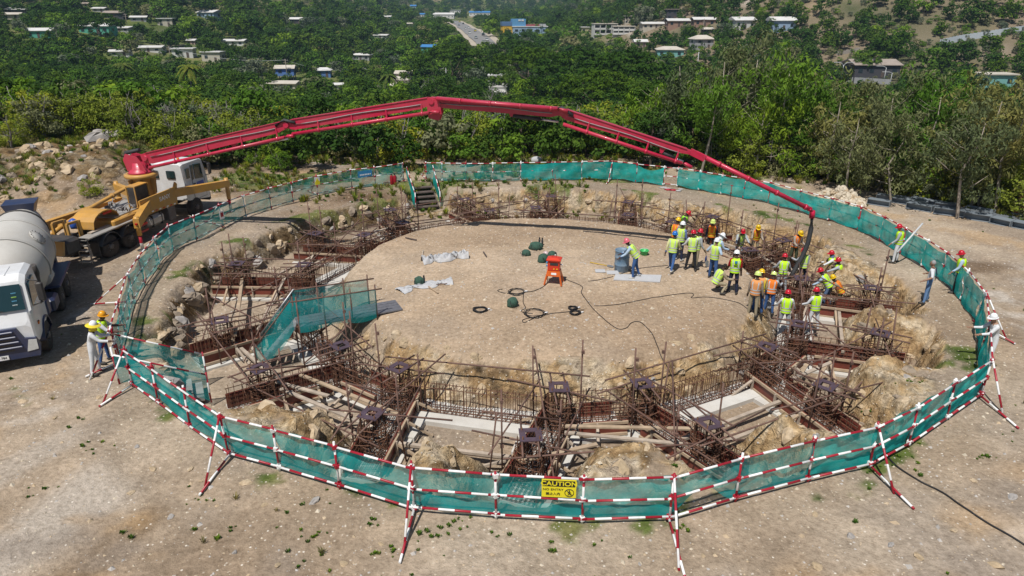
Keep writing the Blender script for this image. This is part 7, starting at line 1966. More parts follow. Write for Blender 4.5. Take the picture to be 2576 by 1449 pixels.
# road up the valley
M_ROAD = plain('asphalt_pale', (0.20, 0.20, 0.20), 0.9, 0, 0.08, 0.2, (0.30, 0.26, 0.21), 0.3)
M_SHOULDER = plain('road_shoulder', (0.40, 0.35, 0.28), 0.95, 0, 0.1, 0.2)
def road(pts, wpx, label, lift, mat, name='road'):
    P = [G(*q) for q in pts]; mb = MB(); R = []
    for i in range(len(P) - 1):
        for k in range(8): R.append(P[i].lerp(P[i + 1], k / 8))
    R.append(P[-1]); k0 = 0
    W_ = wpx / FPX * depth_of(P[0])
    for i, p in enumerate(R):
        d_ = (R[min(i + 1, len(R) - 1)] - R[max(i - 1, 0)]); s_ = Vector((d_.y, -d_.x, 0)).normalized()
        for g in np.linspace(-.5, .5, 5):
            q = p + s_ * W_ * g; mb.v.append((q.x, q.y, hz(q.x, q.y) + lift))
    for i in range(len(R) - 1):
        for j in range(4): o = i * 5 + j; mb.face((o, o + 1, o + 6, o + 5))
    return mb.build(name, mat, kind='structure'), R, W_
road([(1228, 118), (1212, 100), (1190, 84), (1168, 70), (1150, 60), (1140, 54)], 86, '', 0.5, M_SHOULDER, 'road_shoulder')
_, RD, RW = road([(1225, 116), (1208, 99), (1187, 83), (1166, 70), (1150, 60), (1140, 54)], 52, '', 0.9, M_ROAD)
for a, b in zip(((1235, 120), (1200, 95), (1170, 74)), ((1200, 95), (1170, 74), (1138, 52))): HOUSES.append((min(a[0], b[0]) - 26, max(a[0], b[0]) + 22, b[1], a[1] - 8, 1500))
road([(1700, 196), (1800, 200), (1900, 208), (2000, 218), (2100, 228), (2180, 236)], 22, '', 0.35, M_ROAD, 'street')
HOUSES.append((1700, 1745, 170, 190, 150)); HOUSES.append((2040, 2080, 216, 232, 150)); HOUSES.append((2165, 2190, 236, 262, 130))
def car(p, rz, col, label):
    t = thing('car', label, 'car', tuple(p), rz, 'cars on the far road'); c = plain('car_' + col, {'white': (0.7, 0.7, 0.7), 'dark': (0.03, 0.03, 0.035), 'yellow': (0.6, 0.45, 0.04), 'silver': (0.4, 0.41, 0.42)}[col], 0.25, coat=0.5)
    mb = MB(); rbox(mb, (0, 0, 0.62), (1.75, 4.3, 0.62), 0.12); mb.build('body', c, t)
    mb = MB(); mb.loft([[Vector((x, y, 0.9)) for x, y in ((-.82, -1.7), (.82, -1.7), (.82, 1.1), (-.82, 1.1))], [Vector((x, y, 1.45)) for x, y in ((-.68, -1.3), (.68, -1.3), (.68, .45), (-.68, .45))]], smooth=False); mb.build('glasshouse', M_GLASS, t)
    mb = MB(); rbox(mb, (0, -.42, 1.47), (1.34, 1.75, 0.07), 0.03); mb.build('roof', c, t)
    for sx in (-1, 1):
        for sy in (-1.35, 1.35):
            mb = MB(); mb.lathe([(0.32, -.1), (0.32, .1)], 10, 0, Matrix.Translation((sx * .8, sy, 0.32)) @ Matrix.Rotation(math.pi / 2, 4, 'Y')); mb.build('wheel', M_TYRE, t)
random.seed(77)
for k in range(12):
    i = int(1 + k * (len(RD) - 4) / 12); d_ = (RD[i + 1] - RD[i]); s_ = Vector((d_.y, -d_.x, 0)).normalized(); off = RW * (0.22 if k % 2 else -0.2) + random.uniform(-1.5, 1.5)
    q = RD[i] + s_ * off; q.z = hz(q.x, q.y) + 0.95
    car(q, math.atan2(-d_.x, d_.y), ['white', 'white', 'silver', 'dark', 'white', 'yellow'][k % 6], f"{['white', 'white', 'silver', 'dark', 'white', 'yellow'][k % 6]} car on the far valley road")
for px, py, c_, lab in ((1718, 190, 'white', 'white car parked at the street corner, left one'), (1732, 192, 'white', 'white car parked at the street corner, right one')):
    p = G(px, py); car(p + Vector((0, 0, 0.4)), 1.2, c_, lab)
# street lamps and poles
M_POLEG = plain('pole_grey', (0.45, 0.47, 0.48), 0.6); M_POLEW = plain('pole_wood', (0.22, 0.19, 0.16), 0.9)
def lamp(px, yb, yt, arms, label):
    p = G(px, yb); d = depth_of(p); h = (yb - yt) / FPX * d; t = thing('street_lamp', label, 'street lamp', tuple(p), 0, 'street lamps'); HOUSES.append((px - 14, px + 14, yt, yb - 25, d))
    mb = MB(); mb.bar((0, 0, -1), (0, 0, h * 0.9), 0.14, 8, r1=0.09); mb.build('pole', M_POLEG, t)
    for s_ in arms:
        mb = MB(); mb.tube([(0, 0, h * .78), (s_ * .25, 0, h * .92), (s_ * 1.0, 0, h * .99), (s_ * 2.4, 0, h)], 0.09, 6); mb.build('arm', M_POLEG, t)
        mb = MB(); rbox(mb, (s_ * 2.7, 0, h), (0.9, 0.32, 0.16), 0.05); mb.build('lamp_head', M_POLEG, t)
lamp(2112, 222, 160, (-1, 1), 'double armed street lamp above the grey wall'); lamp(2223, 205, 168, (-1,), 'single armed curved street lamp right of the double one'); lamp(2240, 206, 182, (-1,), 'small street lamp at the right end of the grey wall')
def upole(px, yb, yt, label, wood=True):
    p = G(px, yb); d = depth_of(p); h = (yb - yt) / FPX * d; t = thing('utility_pole', label, 'utility pole', tuple(p), 0, 'utility poles'); HOUSES.append((px - 6, px + 6, yt, yb - 8, d))
    mb = MB(); mb.bar((0, 0, -2), (0, 0, h), 0.17, 8, r1=0.12); mb.build('pole', M_POLEW if wood else M_POLEG, t)
    for z in (h - 0.5, h - 1.4):
        mb = MB(); mb.box((0, 0, z), (2.0, 0.12, 0.14)); mb.build('crossarm', M_POLEW, t)
    mb = MB()
    for x in (-.9, -.3, .3, .9): mb.bar((x, 0, h - .43), (x, 0, h - .2), 0.05, 5)
    mb.build('insulators', M_POLEG, t, kind='stuff')
    return p + Vector((0, 0, h - 0.4))
U = [upole(430, 150, 118, 'utility pole above the left thicket'), upole(724, 206, 151, 'utility pole beside the blue house'), upole(916, 202, 171, 'utility pole left of the stepped roofs'), upole(1123, 213, 170, 'pale utility pole right of the bare tree', False), upole(1164, 228, 194, 'utility pole with many crossarms right of the bare tree')]
upole(1754, 172, 133, 'grey pole by the street corner on the right', False); upole(320, 63, 36, 'utility pole at the upper left among houses'); upole(88, 20, 0, 'dark utility pole at the top left edge'); upole(1767, 95, 50, 'utility pole beside the two storey house')
for k, (a, b) in enumerate(zip(U[:3], U[1:4])):
    pts = [a.lerp(b, f) - Vector((0, 0, 2.0 * 4 * f * (1 - f))) for f in np.linspace(0, 1, 12)]; mb = MB(); mb.tube(pts, 0.05, 4); mb.build('power_line', M_POLEG, label='thin power line ' + ['from the left thicket to the blue house', 'from the blue house to the stepped roofs', 'from the stepped roofs past the bare tree'][k], cat='power line', group='power lines')

# ------------------------------------------------------------------ trees
def leaf_mat(name, c0, c1, tr=0.30):
    m_, nt, out = nodes(name)
    d = N(nt, 'ShaderNodeBsdfDiffuse'); t = N(nt, 'ShaderNodeBsdfTranslucent'); x = N(nt, 'ShaderNodeMixShader'); x.inputs[0].default_value = tr
    a = N(nt, 'ShaderNodeAttribute'); a.attribute_name = 'tint'
    oi = N(nt, 'ShaderNodeObjectInfo')
    c = mixc(nt, a.outputs['Fac'], c0, c1)
    c = mixc(nt, 1.0, c, ramp(nt, oi.outputs['Random'], [(0.0, (0.66, 0.78, 0.78)), (0.5, (1.0, 1.0, 0.95)), (0.85, (1.3, 1.2, 0.85)), (1.0, (1.55, 1.3, 0.9))]), 'MULTIPLY')
    lk(nt, c, d.inputs['Color']); lk(nt, c, t.inputs['Color']); lk(nt, d.outputs[0], x.inputs[1]); lk(nt, t.outputs[0], x.inputs[2]); lk(nt, x.outputs[0], out.inputs['Surface'])
    return m_
L_SCRUB = leaf_mat('leaf_scrub', (0.135, 0.190, 0.026), (0.285, 0.325, 0.055))
L_DARK = leaf_mat('leaf_dark', (0.034, 0.082, 0.018), (0.092, 0.160, 0.033))
L_RAIN = leaf_mat('leaf_rain', (0.028, 0.072, 0.011), (0.075, 0.135, 0.021))
L_EUC = leaf_mat('leaf_gum', (0.105, 0.130, 0.058), (0.225, 0.240, 0.115))
L_PALM = leaf_mat('leaf_palm', (0.07, 0.115, 0.028), (0.16, 0.19, 0.05))
L_FRESH = leaf_mat('leaf_fresh', (0.075, 0.165, 0.020), (0.175, 0.285, 0.042))
L_GREY = leaf_mat('leaf_grey', (0.11, 0.135, 0.085), (0.21, 0.23, 0.155))
L_YEL = leaf_mat('leaf_yellow', (0.15, 0.15, 0.02), (0.30, 0.25, 0.04))
L_RED = leaf_mat('leaf_flame', (0.25, 0.05, 0.015), (0.42, 0.10, 0.03))
B_BROWN = plain('bark_brown', (0.12, 0.09, 0.065), 0.95); B_PALE = plain('bark_pale', (0.42, 0.37, 0.31), 0.9, 0, 0.3, 1.5, (0.20, 0.15, 0.11), 0.6); B_GREY = plain('bark_grey', (0.22, 0.20, 0.19), 0.95)

def leaves(rs, centers, rad, per, size, asp=0.55, droop=0.0, flat=0.75, upb=0.5):
    """leaf quads in clumps"""
    n = len(centers) * per
    c = np.repeat(centers, per, 0); r = np.repeat(rad, per)
    v = rs.normal(size=(n, 3)); v /= np.linalg.norm(v, axis=1)[:, None]
    p = c + v * (r * rs.uniform(0.35, 1.0, n) ** 0.6)[:, None] * np.array([1, 1, flat])
    nrm = rs.normal(size=(n, 3)) * 0.38 + v * 1.0 + np.array([0, 0, upb]); nrm /= np.linalg.norm(nrm, axis=1)[:, None]
    ax = rs.normal(size=(n, 3)); ax[:, 2] -= droop * 2.5
    ax -= nrm * (ax * nrm).sum(1)[:, None]; ax /= np.linalg.norm(ax, axis=1)[:, None]
    b = np.cross(nrm, ax); s_ = size * rs.uniform(0.6, 1.35, n)
    ax = ax * s_[:, None] * 0.5; b = b * (s_ * asp)[:, None] * 0.5
    V = np.stack([p - ax, p + b * 0.9 - ax * 0.1, p + ax, p - b * 0.9 - ax * 0.1], 1).reshape(-1, 3)
    ct = np.repeat(rs.uniform(0, 1, len(centers)), per)
    tint = np.clip(0.55 * ct + 0.45 * rs.uniform(0, 1, n), 0, 1)
    return V, np.repeat(tint, 4)
def quads_mesh(name, V, tint, mat):
    n = len(V) // 4; me = bpy.data.meshes.new(name)
    me.vertices.add(len(V)); me.vertices.foreach_set('co', V.astype(np.float32).ravel())
    me.loops.add(n * 4); me.loops.foreach_set('vertex_index', np.arange(n * 4, dtype=np.int32))
    me.polygons.add(n); me.polygons.foreach_set('loop_start', np.arange(0, n * 4, 4, dtype=np.int32))
    me.update(calc_edges=True); me.materials.append(mat)
    a = me.attributes.new('tint', 'FLOAT', 'POINT'); a.data.foreach_set('value', tint.astype(np.float32))
    return me
def limbs(rs, h, base_r, n, spread, start, bark, lean=0.0, stems=1, rise=0.85):
    mb = MB(); tips = []
    for s_ in range(stems):
        a0 = rs.uniform(0, 6.28); l = lean if stems == 1 else rs.uniform(0.15, 0.4)
        top = Vector((math.cos(a0) * l * h, math.sin(a0) * l * h, h * rise)); mid_ = top * 0.5 + Vector((rs.normal() * .05 * h, rs.normal() * .05 * h, 0))
        mb.tube([(0, 0, -1.0), (0, 0, 0.1 * h * .2), mid_ * 0.6, mid_, top * 0.8, top], [base_r * 1.2, base_r, base_r * .8, base_r * .62, base_r * .35, base_r * .12], 6)
        tips.append(top)
        for i in range(n):
            f = rs.uniform(start, 0.9); b = mid_ * (f / 0.5) if f < .5 else mid_.lerp(top, (f - .5) / .5)
            a = rs.uniform(0, 6.28); L_ = spread * h * rs.uniform(.5, 1.0) * (1.15 - f * .5)
            e = b + Vector((math.cos(a) * L_, math.sin(a) * L_, L_ * rs.uniform(.25, .8))); k = b.lerp(e, .5) + Vector((0, 0, -.08 * L_))
            r_ = base_r * .38 * (1.2 - f); mb.tube([b, k, e], [r_, r_ * .7, r_ * .25], 5); tips.append(e)
            if rs.uniform() < .7:
                e2 = k + Vector((rs.normal() * .3, rs.normal() * .3, rs.uniform(.2, .7))) * L_ * .7; mb.tube([k, e2], [r_ * .5, r_ * .18], 4); tips.append(e2)
    return mb.mesh('trunk', bark), tips
PROTO = {}
def make_proto(kind, i):
    rs = np.random.default_rng(hash_(kind) + i * 17)
    if kind == 'scrub':
        h = 4.0; tm, tips = limbs(rs, h, 0.09, 5, .38, .2, B_GREY, stems=3)
        n = 34; a = rs.uniform(0, 6.28, n); r = rs.uniform(.1, 1, n) ** .5 * 1.85; z = rs.uniform(.45, 3.7, n) * (1 - .22 * (r / 1.85) ** 2)
        C = np.column_stack([np.cos(a) * r, np.sin(a) * r, z]); V, t = leaves(rs, C, rs.uniform(.38, .85, n), 72, .205, .68)
        return tm, quads_mesh('crown', V, t, [L_SCRUB, L_SCRUB, L_FRESH, L_SCRUB, L_GREY, L_SCRUB][i % 6])
    if kind == 'broad':
        h = 7.5; tm, tips = limbs(rs, h, 0.22, 7, .42, .25, B_BROWN)
        n = 40; a = rs.uniform(0, 6.28, n); u = rs.uniform(-.75, 1, n); r = np.sqrt(1 - np.clip(u, -1, 1) ** 2) * 2.9 * rs.uniform(.55, 1.08, n)
        C = np.column_stack([np.cos(a) * r, np.sin(a) * r, 4.4 + u * 2.9]); V, t = leaves(rs, C, rs.uniform(.65, 1.3, n), 62, .42, .66)
        return tm, quads_mesh('crown', V, t, [L_DARK, L_DARK, L_FRESH, L_DARK, L_RAIN][i % 5])
    if kind == 'rain':
        h = 10; tm, tips = limbs(rs, h, .5, 9, .75, .25, B_BROWN, rise=.6)
        n = 75; a = rs.uniform(0, 6.28, n); r = rs.uniform(0, 1, n) ** .5 * 8.5; z = 10.2 - 3.6 * (r / 8.5) ** 2 + rs.normal(0, .35, n) - (rs.uniform(0, 1, n) < .25) * 2
        C = np.column_stack([np.cos(a) * r, np.sin(a) * r, z]); V, t = leaves(rs, C, rs.uniform(1.0, 1.8, n), 60, .58, .7, flat=.38)
        return tm, quads_mesh('crown', V, t, L_RAIN)
    if kind == 'gum':
        h = 10.0; tm, tips = limbs(rs, h, .15, 13, .38, .22, B_PALE, lean=rs.uniform(.02, .12))
        T = np.array([[p.x, p.y, p.z] for p in tips]); T = T[rs.integers(0, len(T), 74)] + rs.normal(0, .75, (74, 3)) * np.array([1, 1, 1.1]); T[:, 2] = np.clip(T[:, 2] - rs.uniform(0, 1, 74) ** 2 * 2.6, 1.4, 10.2)
        V, t = leaves(rs, T, rs.uniform(.42, 1.0, 74), 40, .46, .34, droop=.8, flat=1.1, upb=.15)
        return tm, quads_mesh('crown', V, t, L_EUC if i % 4 else L_FRESH)
    if kind == 'bare':
        h = 8; tm, tips = limbs(rs, h, .2, 26, .34, .25, B_GREY); return tm, None
    if kind == 'palm':
        h = 8.0; mb = MB(); b = rs.uniform(-.8, .8); mb.tube([(0, 0, -1), (b * .2, 0, h * .35), (b * .6, 0, h * .7), (b, 0, h)], [.22, .17, .14, .12], 7); tm = mb.mesh('trunk', B_GREY)
        Vs = []
        for k in range(20):
            a = 2 * math.pi * k / 20 + rs.uniform(-.15, .15); el = rs.uniform(-.3, 1.0); L_ = rs.uniform(2.0, 2.9); d = np.array([math.cos(a), math.sin(a), 0]); s_ = np.array([-math.sin(a), math.cos(a), 0])
            for q in range(9):
                f0, f1 = q / 9, (q + 1) / 9
                pt = lambda f: np.array([b, 0, h]) + d * L_ * f * math.cos(el * (1 - f * .3)) + np.array([0, 0, 1]) * (L_ * f * math.sin(el) - 1.5 * f * f * L_ * .55)
                w = .42 * math.sin(math.pi * min(1, f0 * .8 + .15)); p0, p1 = pt(f0), pt(f1)
                for sg in (-1, 1): Vs.append(np.array([p0, p1, p1 + s_ * sg * w - [0, 0, w * .6], p0 + s_ * sg * w * .9 + d * -.05 - [0, 0, w * .6]]))
        V = np.concatenate(Vs); return tm, quads_mesh('crown', V, np.repeat(rs.uniform(0, 1, len(V) // 4), 4), L_PALM)
    if kind == 'far':
        mb = MB(); mb.tube([(0, 0, -1), (0, 0, 3.5)], [.25, .15], 4); tm = mb.mesh('trunk', B_BROWN)
        n = 16; a = rs.uniform(0, 6.28, n); u = rs.uniform(-.7, 1, n); r = np.sqrt(1 - np.clip(u, -1, 1) ** 2) * 3.2 * rs.uniform(.5, 1.1, n)
        C = np.column_stack([np.cos(a) * r, np.sin(a) * r, 4.2 + u * 2.8]); V, t = leaves(rs, C, rs.uniform(.9, 1.9, n), 34, .80, .75)
        return tm, quads_mesh('crown', V, t, [L_DARK, L_DARK, L_RAIN, L_FRESH, L_GREY][i % 5])
def hash_(k): return sum(ord(c) * (i + 3) for i, c in enumerate(k))
for kd, n_ in (('scrub', 6), ('broad', 5), ('rain', 2), ('gum', 5), ('bare', 2), ('palm', 2), ('far', 5)):
    PROTO[kd] = [make_proto(kd, i) for i in range(n_)]
PH = {'scrub': 4.0, 'broad': 7.4, 'rain': 10.6, 'gum': 10.0, 'bare': 8.0, 'palm': 9.0, 'far': 7.2}
PR = {'scrub': 2.0, 'broad': 3.2, 'rain': 8.6, 'gum': 3.2, 'bare': 2.6, 'palm': 2.4, 'far': 3.4}
NAME = {'scrub': ('scrub_tree', 'shrub tree'), 'broad': ('broadleaf_tree', 'tree'), 'rain': ('rain_tree', 'tree'), 'gum': ('gum_tree', 'tree'), 'bare': ('bare_tree', 'tree'), 'palm': ('palm_tree', 'palm')}
def plant(kind, x, y, s_, label, group, i=None, z=None):
    tm, cm = PROTO[kind][random.randrange(len(PROTO[kind])) if i is None else i]
    nm, cat = NAME[kind]
    t = add(nm, None, None, label, cat, group, loc=(x, y, hz(x, y) if z is None else z), rot=(0, 0, random.uniform(0, 6.28)), scale=s_)
    add('trunk', tm, t)
    if cm: add('crown', cm, t)
    return t
def crown_px(kind, x, y, s_):
    z = hz(x, y); cx_, cy_, d = proj((x, y, z + PH[kind] * s_)); _, by, _ = proj((x, y, z)); r = PR[kind] * s_ / d * FPX
    return cx_, cy_, by, r, d
HARR = np.array(HOUSES)
def hides(kind, x, y, s_, tol=0.75):
    cx_, ty, by, r, d = crown_px(kind, x, y, s_)
    h = HARR[HARR[:, 4] > d + 2]
    if not len(h): return False
    ov = (cx_ + r * tol > h[:, 0]) & (cx_ - r * tol < h[:, 1]) & (ty < h[:, 2] + 0.52 * (h[:, 3] - h[:, 2])) & (by > h[:, 2])
    return bool(ov.any())
def ytop(px): return np.interp(px, [-300, 0, 300, 600, 800, 1000, 1250, 1500, 1620, 1700, 1800, 1900, 2000, 2150, 2300, 2400, 2576, 2900], [170, 172, 182, 200, 225, 232, 238, 240, 190, 130, 112, 105, 150, 195, 190, 165, 200, 200])
random.seed(99)
# hand placed trees: kind, foot pixel distance, size ...
def place(kind, px, ptop, dist, label, group, i=None):
    """a tree whose top is seen at px, ptop, standing dist metres out"""
    d = ray(px, ptop); t_ = dist / d.y; x = d.x * t_; ztop = CAM_H + d.z * t_; z = hz(x, dist)
    s_ = min(max((ztop - z) / PH[kind], 0.3), {'palm': 1.15, 'gum': 1.2, 'bare': 1.3}.get(kind, 1.5))
    return plant(kind, x, dist, s_, label, group, i)
GUMS = [(1655, 185, 50, 'at the left end of the gum row'), (1745, 120, 49.5, 'behind the bent elbow of the boom'), (1835, 108, 52, 'tallest of the row'), (1905, 100, 55, 'tall one right of the tallest'), (1985, 128, 47, 'behind the boom tip section'), (2050, 165, 48, 'above the stone heap'), (2125, 215, 44, 'left of the pale leaning trunk'), (2200, 190, 46, 'in the middle of the right row'), (2265, 205, 42, 'above the grey steel beams'), (2330, 178, 44, 'with a pale bare limb'), (2395, 200, 40, 'leaning right over the beams'), (2450, 190, 42, 'second from the right edge'), (2525, 205, 38, 'at the right edge'), (2590, 215, 37, 'cut by the right edge'), (1790, 190, 46, 'short one in front of the tallest'), (1930, 215, 45.5, 'short one behind the boom tip'), (2170, 260, 41, 'short one behind the beams'), (2290, 275, 39, 'low one over the middle beams'), (2480, 265, 35.5, 'low one near the rusty drum')]
for k, (px, py, d_, lab) in enumerate(GUMS): place('gum', px, py, d_, 'grey green gum tree, ' + lab, 'gum trees on the right edge', k % 5)
for px, py, d_, lab in ((1135, 84, 250, 'round dark tree left of the far road'), (1450, 95, 190, 'great flat topped rain tree above the boom'), (1330, 118, 210, 'rain tree behind the yellowish bush'), (1570, 130, 165, 'right hand rain tree above the boom elbow'), (1300, 92, 290, 'rain tree in front of the blue building'), (150, 14, 330, 'spreading dark tree at the upper left'), (240, 30, 300, 'spreading dark tree beside the dark house'), (1110, 42, 560, 'spreading tree below the white shed'), (1510, 175, 130, 'dark spreading tree under the rain trees')):
    place('rain', px, py, d_, lab, 'spreading rain trees')
for px, py, d_, lab in ((1075, 152, 190, 'bare grey tree right of the stepped roofs'), (1240, 195, 150, 'bare grey branches in front of the white steps'), (1105, 165, 200, 'smaller bare tree beside the pale pole'), (2005, 330, 46, 'bare white twigs under the gum trees'), (930, 200, 170, 'thin bare tree at the thicket top'), (300, 285, 62, 'bare pale branch in the left thicket')):
    place('bare', px, py, d_, lab, 'bare trees')
for px, py, d_, lab in ((293, 85, 170, 'coconut palm above the left thicket'), (975, 178, 165, 'palm left of the stepped roofs'), (470, 148, 150, 'palm low in the left thicket'), (2435, 135, 170, 'palm on the right slope'), (1085, 82, 420, 'palm near the far road'), (855, 48, 380, 'palm below the grassy hill'), (1385, 70, 420, 'palm in front of the blue building'), (1765, 60, 330, 'tall thin palm by the brick rows'), (1010, 80, 380, 'palm among the middle trees')):
    place('palm', px, py, d_, lab, 'palms')
# dense undergrowth and scrub down the slope, then trees of the valley
cand = []
def zone_trees():
    rs = random.Random(4)
    # rows beyond the plateau edge
    for band, (e0, e1, step, kinds) in enumerate(((1.2, 40, 2.45, 'near'), (40, 95, 4.2, 'mid'))):
        e = e0
        while e < e1:
            x = -75 - e * 0.6
            while x < 62 + e * 0.5:
                xx = x + rs.uniform(-.45, .45) * step; ee = e + rs.uniform(-.45, .45) * step; yy = float(edge_y(xx)) + ee
                x += step * (1.0 if band == 0 else 1.05)
                if yy < 12: continue
                px, py, dd = proj((xx, yy, hz(xx, yy) + 2))
                if px < -120 or px > 2700: continue
                right = px > 1560
                if band == 0: kd = 'scrub' if rs.random() < (.95 if not right else .74) else 'broad'
                else: kd = rs.choices(('scrub', 'broad'), (.85, .15) if px < 1200 else (.45, .55))[0]
                if px < 440 and yy < 51: continue
                s_ = (rs.uniform(.85, 1.35) if band == 0 else rs.uniform(1.1, 1.7)) if kd == 'scrub' else rs.uniform(.5, .9)
                if band == 0: s_ *= (0.6 + 0.5 * min(1, ee / 12))
                lim = ytop(px) + rs.uniform(-6, 40)
                for _ in range(10):
                    if proj((xx, yy, hz(xx, yy) + PH[kd] * s_))[1] < lim: s_ *= .88
                if s_ < .28: continue
                if hides(kd, xx, yy, s_): continue
                cand.append((kd, xx, yy, s_, px, dd, band))
            e += step * .92
    # valley wood
    y = 150.0
    while y < 330:
        step = 5.6 + (y - 150) * 0.012
        x = -0.8 * y
        while x < 0.8 * y:
            xx = x + rs.uniform(-.5, .5) * step; yy = y + rs.uniform(-.5, .5) * step; x += step
            px, py, dd = proj((xx, yy, hz(xx, yy) + 3))
            if px < -80 or px > 2650 or yy - float(edge_y(xx)) < 95: continue
            dryf = float(ss(60, 140, xx) * ss(150, 260, yy))
            if dryf > .5 and rs.random() < 0.5 * min(1, (xx - 60) / 90): continue
            s_ = rs.uniform(.65, 1.15)
            if hides('broad', xx, yy, s_):
                s_ *= .5
                if hides('broad', xx, yy, s_): continue
            cand.append(('broad', xx, yy, s_, px, dd, 2))
        y += step * .9
zone_trees()
LM = [(90, 'at the left edge'), (200, 'behind the left of the bank'), (300, 'behind the bank boulders'), (400, 'behind the pump turret'), (500, 'behind the white cab'), (600, 'right of the cab'), (700, 'below the first boom section'), (800, 'below the first boom knuckle'), (900, 'below the second boom section'), (1000, 'left of the boom top'), (1100, 'at the boom top'), (1200, 'right of the boom top'), (1300, 'below the stepped white roofs'), (1400, 'below the third boom section'), (1500, 'by the third boom knuckle'), (1600, 'below the fourth boom section'), (1700, 'right of the fourth section'), (1800, 'at the boom elbow'), (1900, 'behind the boom tip'), (2000, 'right of the boom tip'), (2100, 'behind the stone heap'), (2200, 'right of the stone heap'), (2300, 'behind the left beams'), (2400, 'behind the middle beams'), (2500, 'behind the right beams'), (9999, 'at the right edge')]
SIDE = lambda px: next(n_ for l_, n_ in LM if px < l_)
ROW = lambda y, x: ['front row', 'second row', 'third row', 'fourth row', 'fifth row', 'far row', 'valley floor'][min(6, int(max(0, y - float(edge_y(x))) / 7.5) if y < 140 else 6)]
for kd in ('scrub', 'broad'):
    L_ = sorted([c for c in cand if c[0] == kd], key=lambda c: -(PH[kd] * c[3] / c[5]))
    for c in L_[:290]:
        sz = 'tall' if c[3] > (1.05 if kd == 'scrub' else .85) else 'middling' if c[3] > (.8 if kd == 'scrub' else .65) else 'low'
        lab = f"{sz} {'yellow green scrub tree' if kd == 'scrub' else 'dark leafy tree'}, {ROW(c[2], c[1])}, {SIDE(c[4])}"
        plant(kd, c[1], c[2], c[3], lab, 'thicket scrub trees' if kd == 'scrub' else 'dark leafy trees')
    cand = [c for c in cand if c[0] != kd] + [c for c in L_[290:]]
# undergrowth under the gum trees and scrub along the crest of the left bank
rq = random.Random(61)
for k in range(60):
    x = rq.uniform(11, 33); y = float(edge_y(x)) + rq.uniform(0.4, 5.0); px = proj((x, y, hz(x, y) + 1))[0]
    if px > 2640: continue
    s_ = rq.uniform(.42, .85); plant('scrub', x, y, s_, f"{'high' if s_ > .64 else 'low'} undergrowth bush at the foot of the gum trees, {SIDE(px)}", 'undergrowth bushes')
for k in range(46):
    x = rq.uniform(-46, -21); y = 51.0 + rq.uniform(-3.6, 1.0) - 0.06 * (x + 30); px = proj((x, y, hz(x, y) + 1))[0]
    if px < -60: continue
    s_ = rq.uniform(.45, .95); plant('scrub', x, y, s_, f"{'high' if s_ > .7 else 'low'} scrub bush on the crest of the left bank, {SIDE(px)}", 'bank crest bushes')
for k, (px, py, d_) in enumerate(((1700, 165, 57), (1880, 150, 60), (2080, 200, 53), (2240, 215, 50), (2370, 205, 48), (2500, 215, 45), (2150, 205, 56), (2420, 225, 46), (2560, 225, 42))):
    place('gum', px, py, d_, 'grey green gum tree of the back row, ' + SIDE(px), 'gum trees on the right edge', [1, 2, 3][k % 3])
# everything farther off: woods that read as one mass
WOOD = [(c[1], c[2], hz(c[1], c[2]), c[3] * (PH[c[0]] / PH['far'])) for c in cand]
rs = random.Random(8)
y = 330.0
while y < 1900:
    step = 6.4 + (y - 330) * 0.013
    x = -0.85 * y
    while x < 0.85 * y:
        xx = x + rs.uniform(-.5, .5) * step; yy = y + rs.uniform(-.5, .5) * step; x += step
        z = hz(xx, yy); px, py, dd = proj((xx, yy, z + 4))
        if px < -60 or px > 2640 or py < -90: continue
        grassy = float(ss(-120, -220, xx) * ss(380, 500, yy)) * (1 if 640 < px < 1000 else .35)
        dryf = float(ss(60, 140, xx) * ss(150, 260, yy))
        if rs.random() < grassy * .85: continue
        if rs.random() < dryf * (.35 + .4 * ss(1750, 2200, px)): continue
        s_ = rs.choice((.55, .8, 1.0, 1.1, 1.45)) * rs.uniform(.85, 1.15) * (1 - .35 * dryf) * (1 + (y - 330) / 2600)
        if hides('far', xx, yy, s_, .6): continue
        WOOD.append((xx, yy, z, s_))
    y += step * .95
BUSH = []
for k in range(9000):
    yy = rs.uniform(170, 900); xx = rs.uniform(.22, .82) * yy if k % 4 else rs.uniform(-.45, -.12) * yy * 1.0
    if k % 4 == 0 and yy < 380: continue
    z = hz(xx, yy); px, py, dd = proj((xx, yy, z + 1))
    if px < 0 or px > 2640 or py < -40: continue
    s_ = rs.uniform(.12, .42)
    if hides('far', xx, yy, s_, .6): continue
    BUSH.append((xx, yy, z - .9 * s_, s_))
pc = bpy.data.collections.new('wood_prototypes')
for i, (tm, cm) in enumerate(PROTO['far']):
    o = bpy.data.objects.new(f'wood_prototype_{i}', cm); pc.objects.link(o)
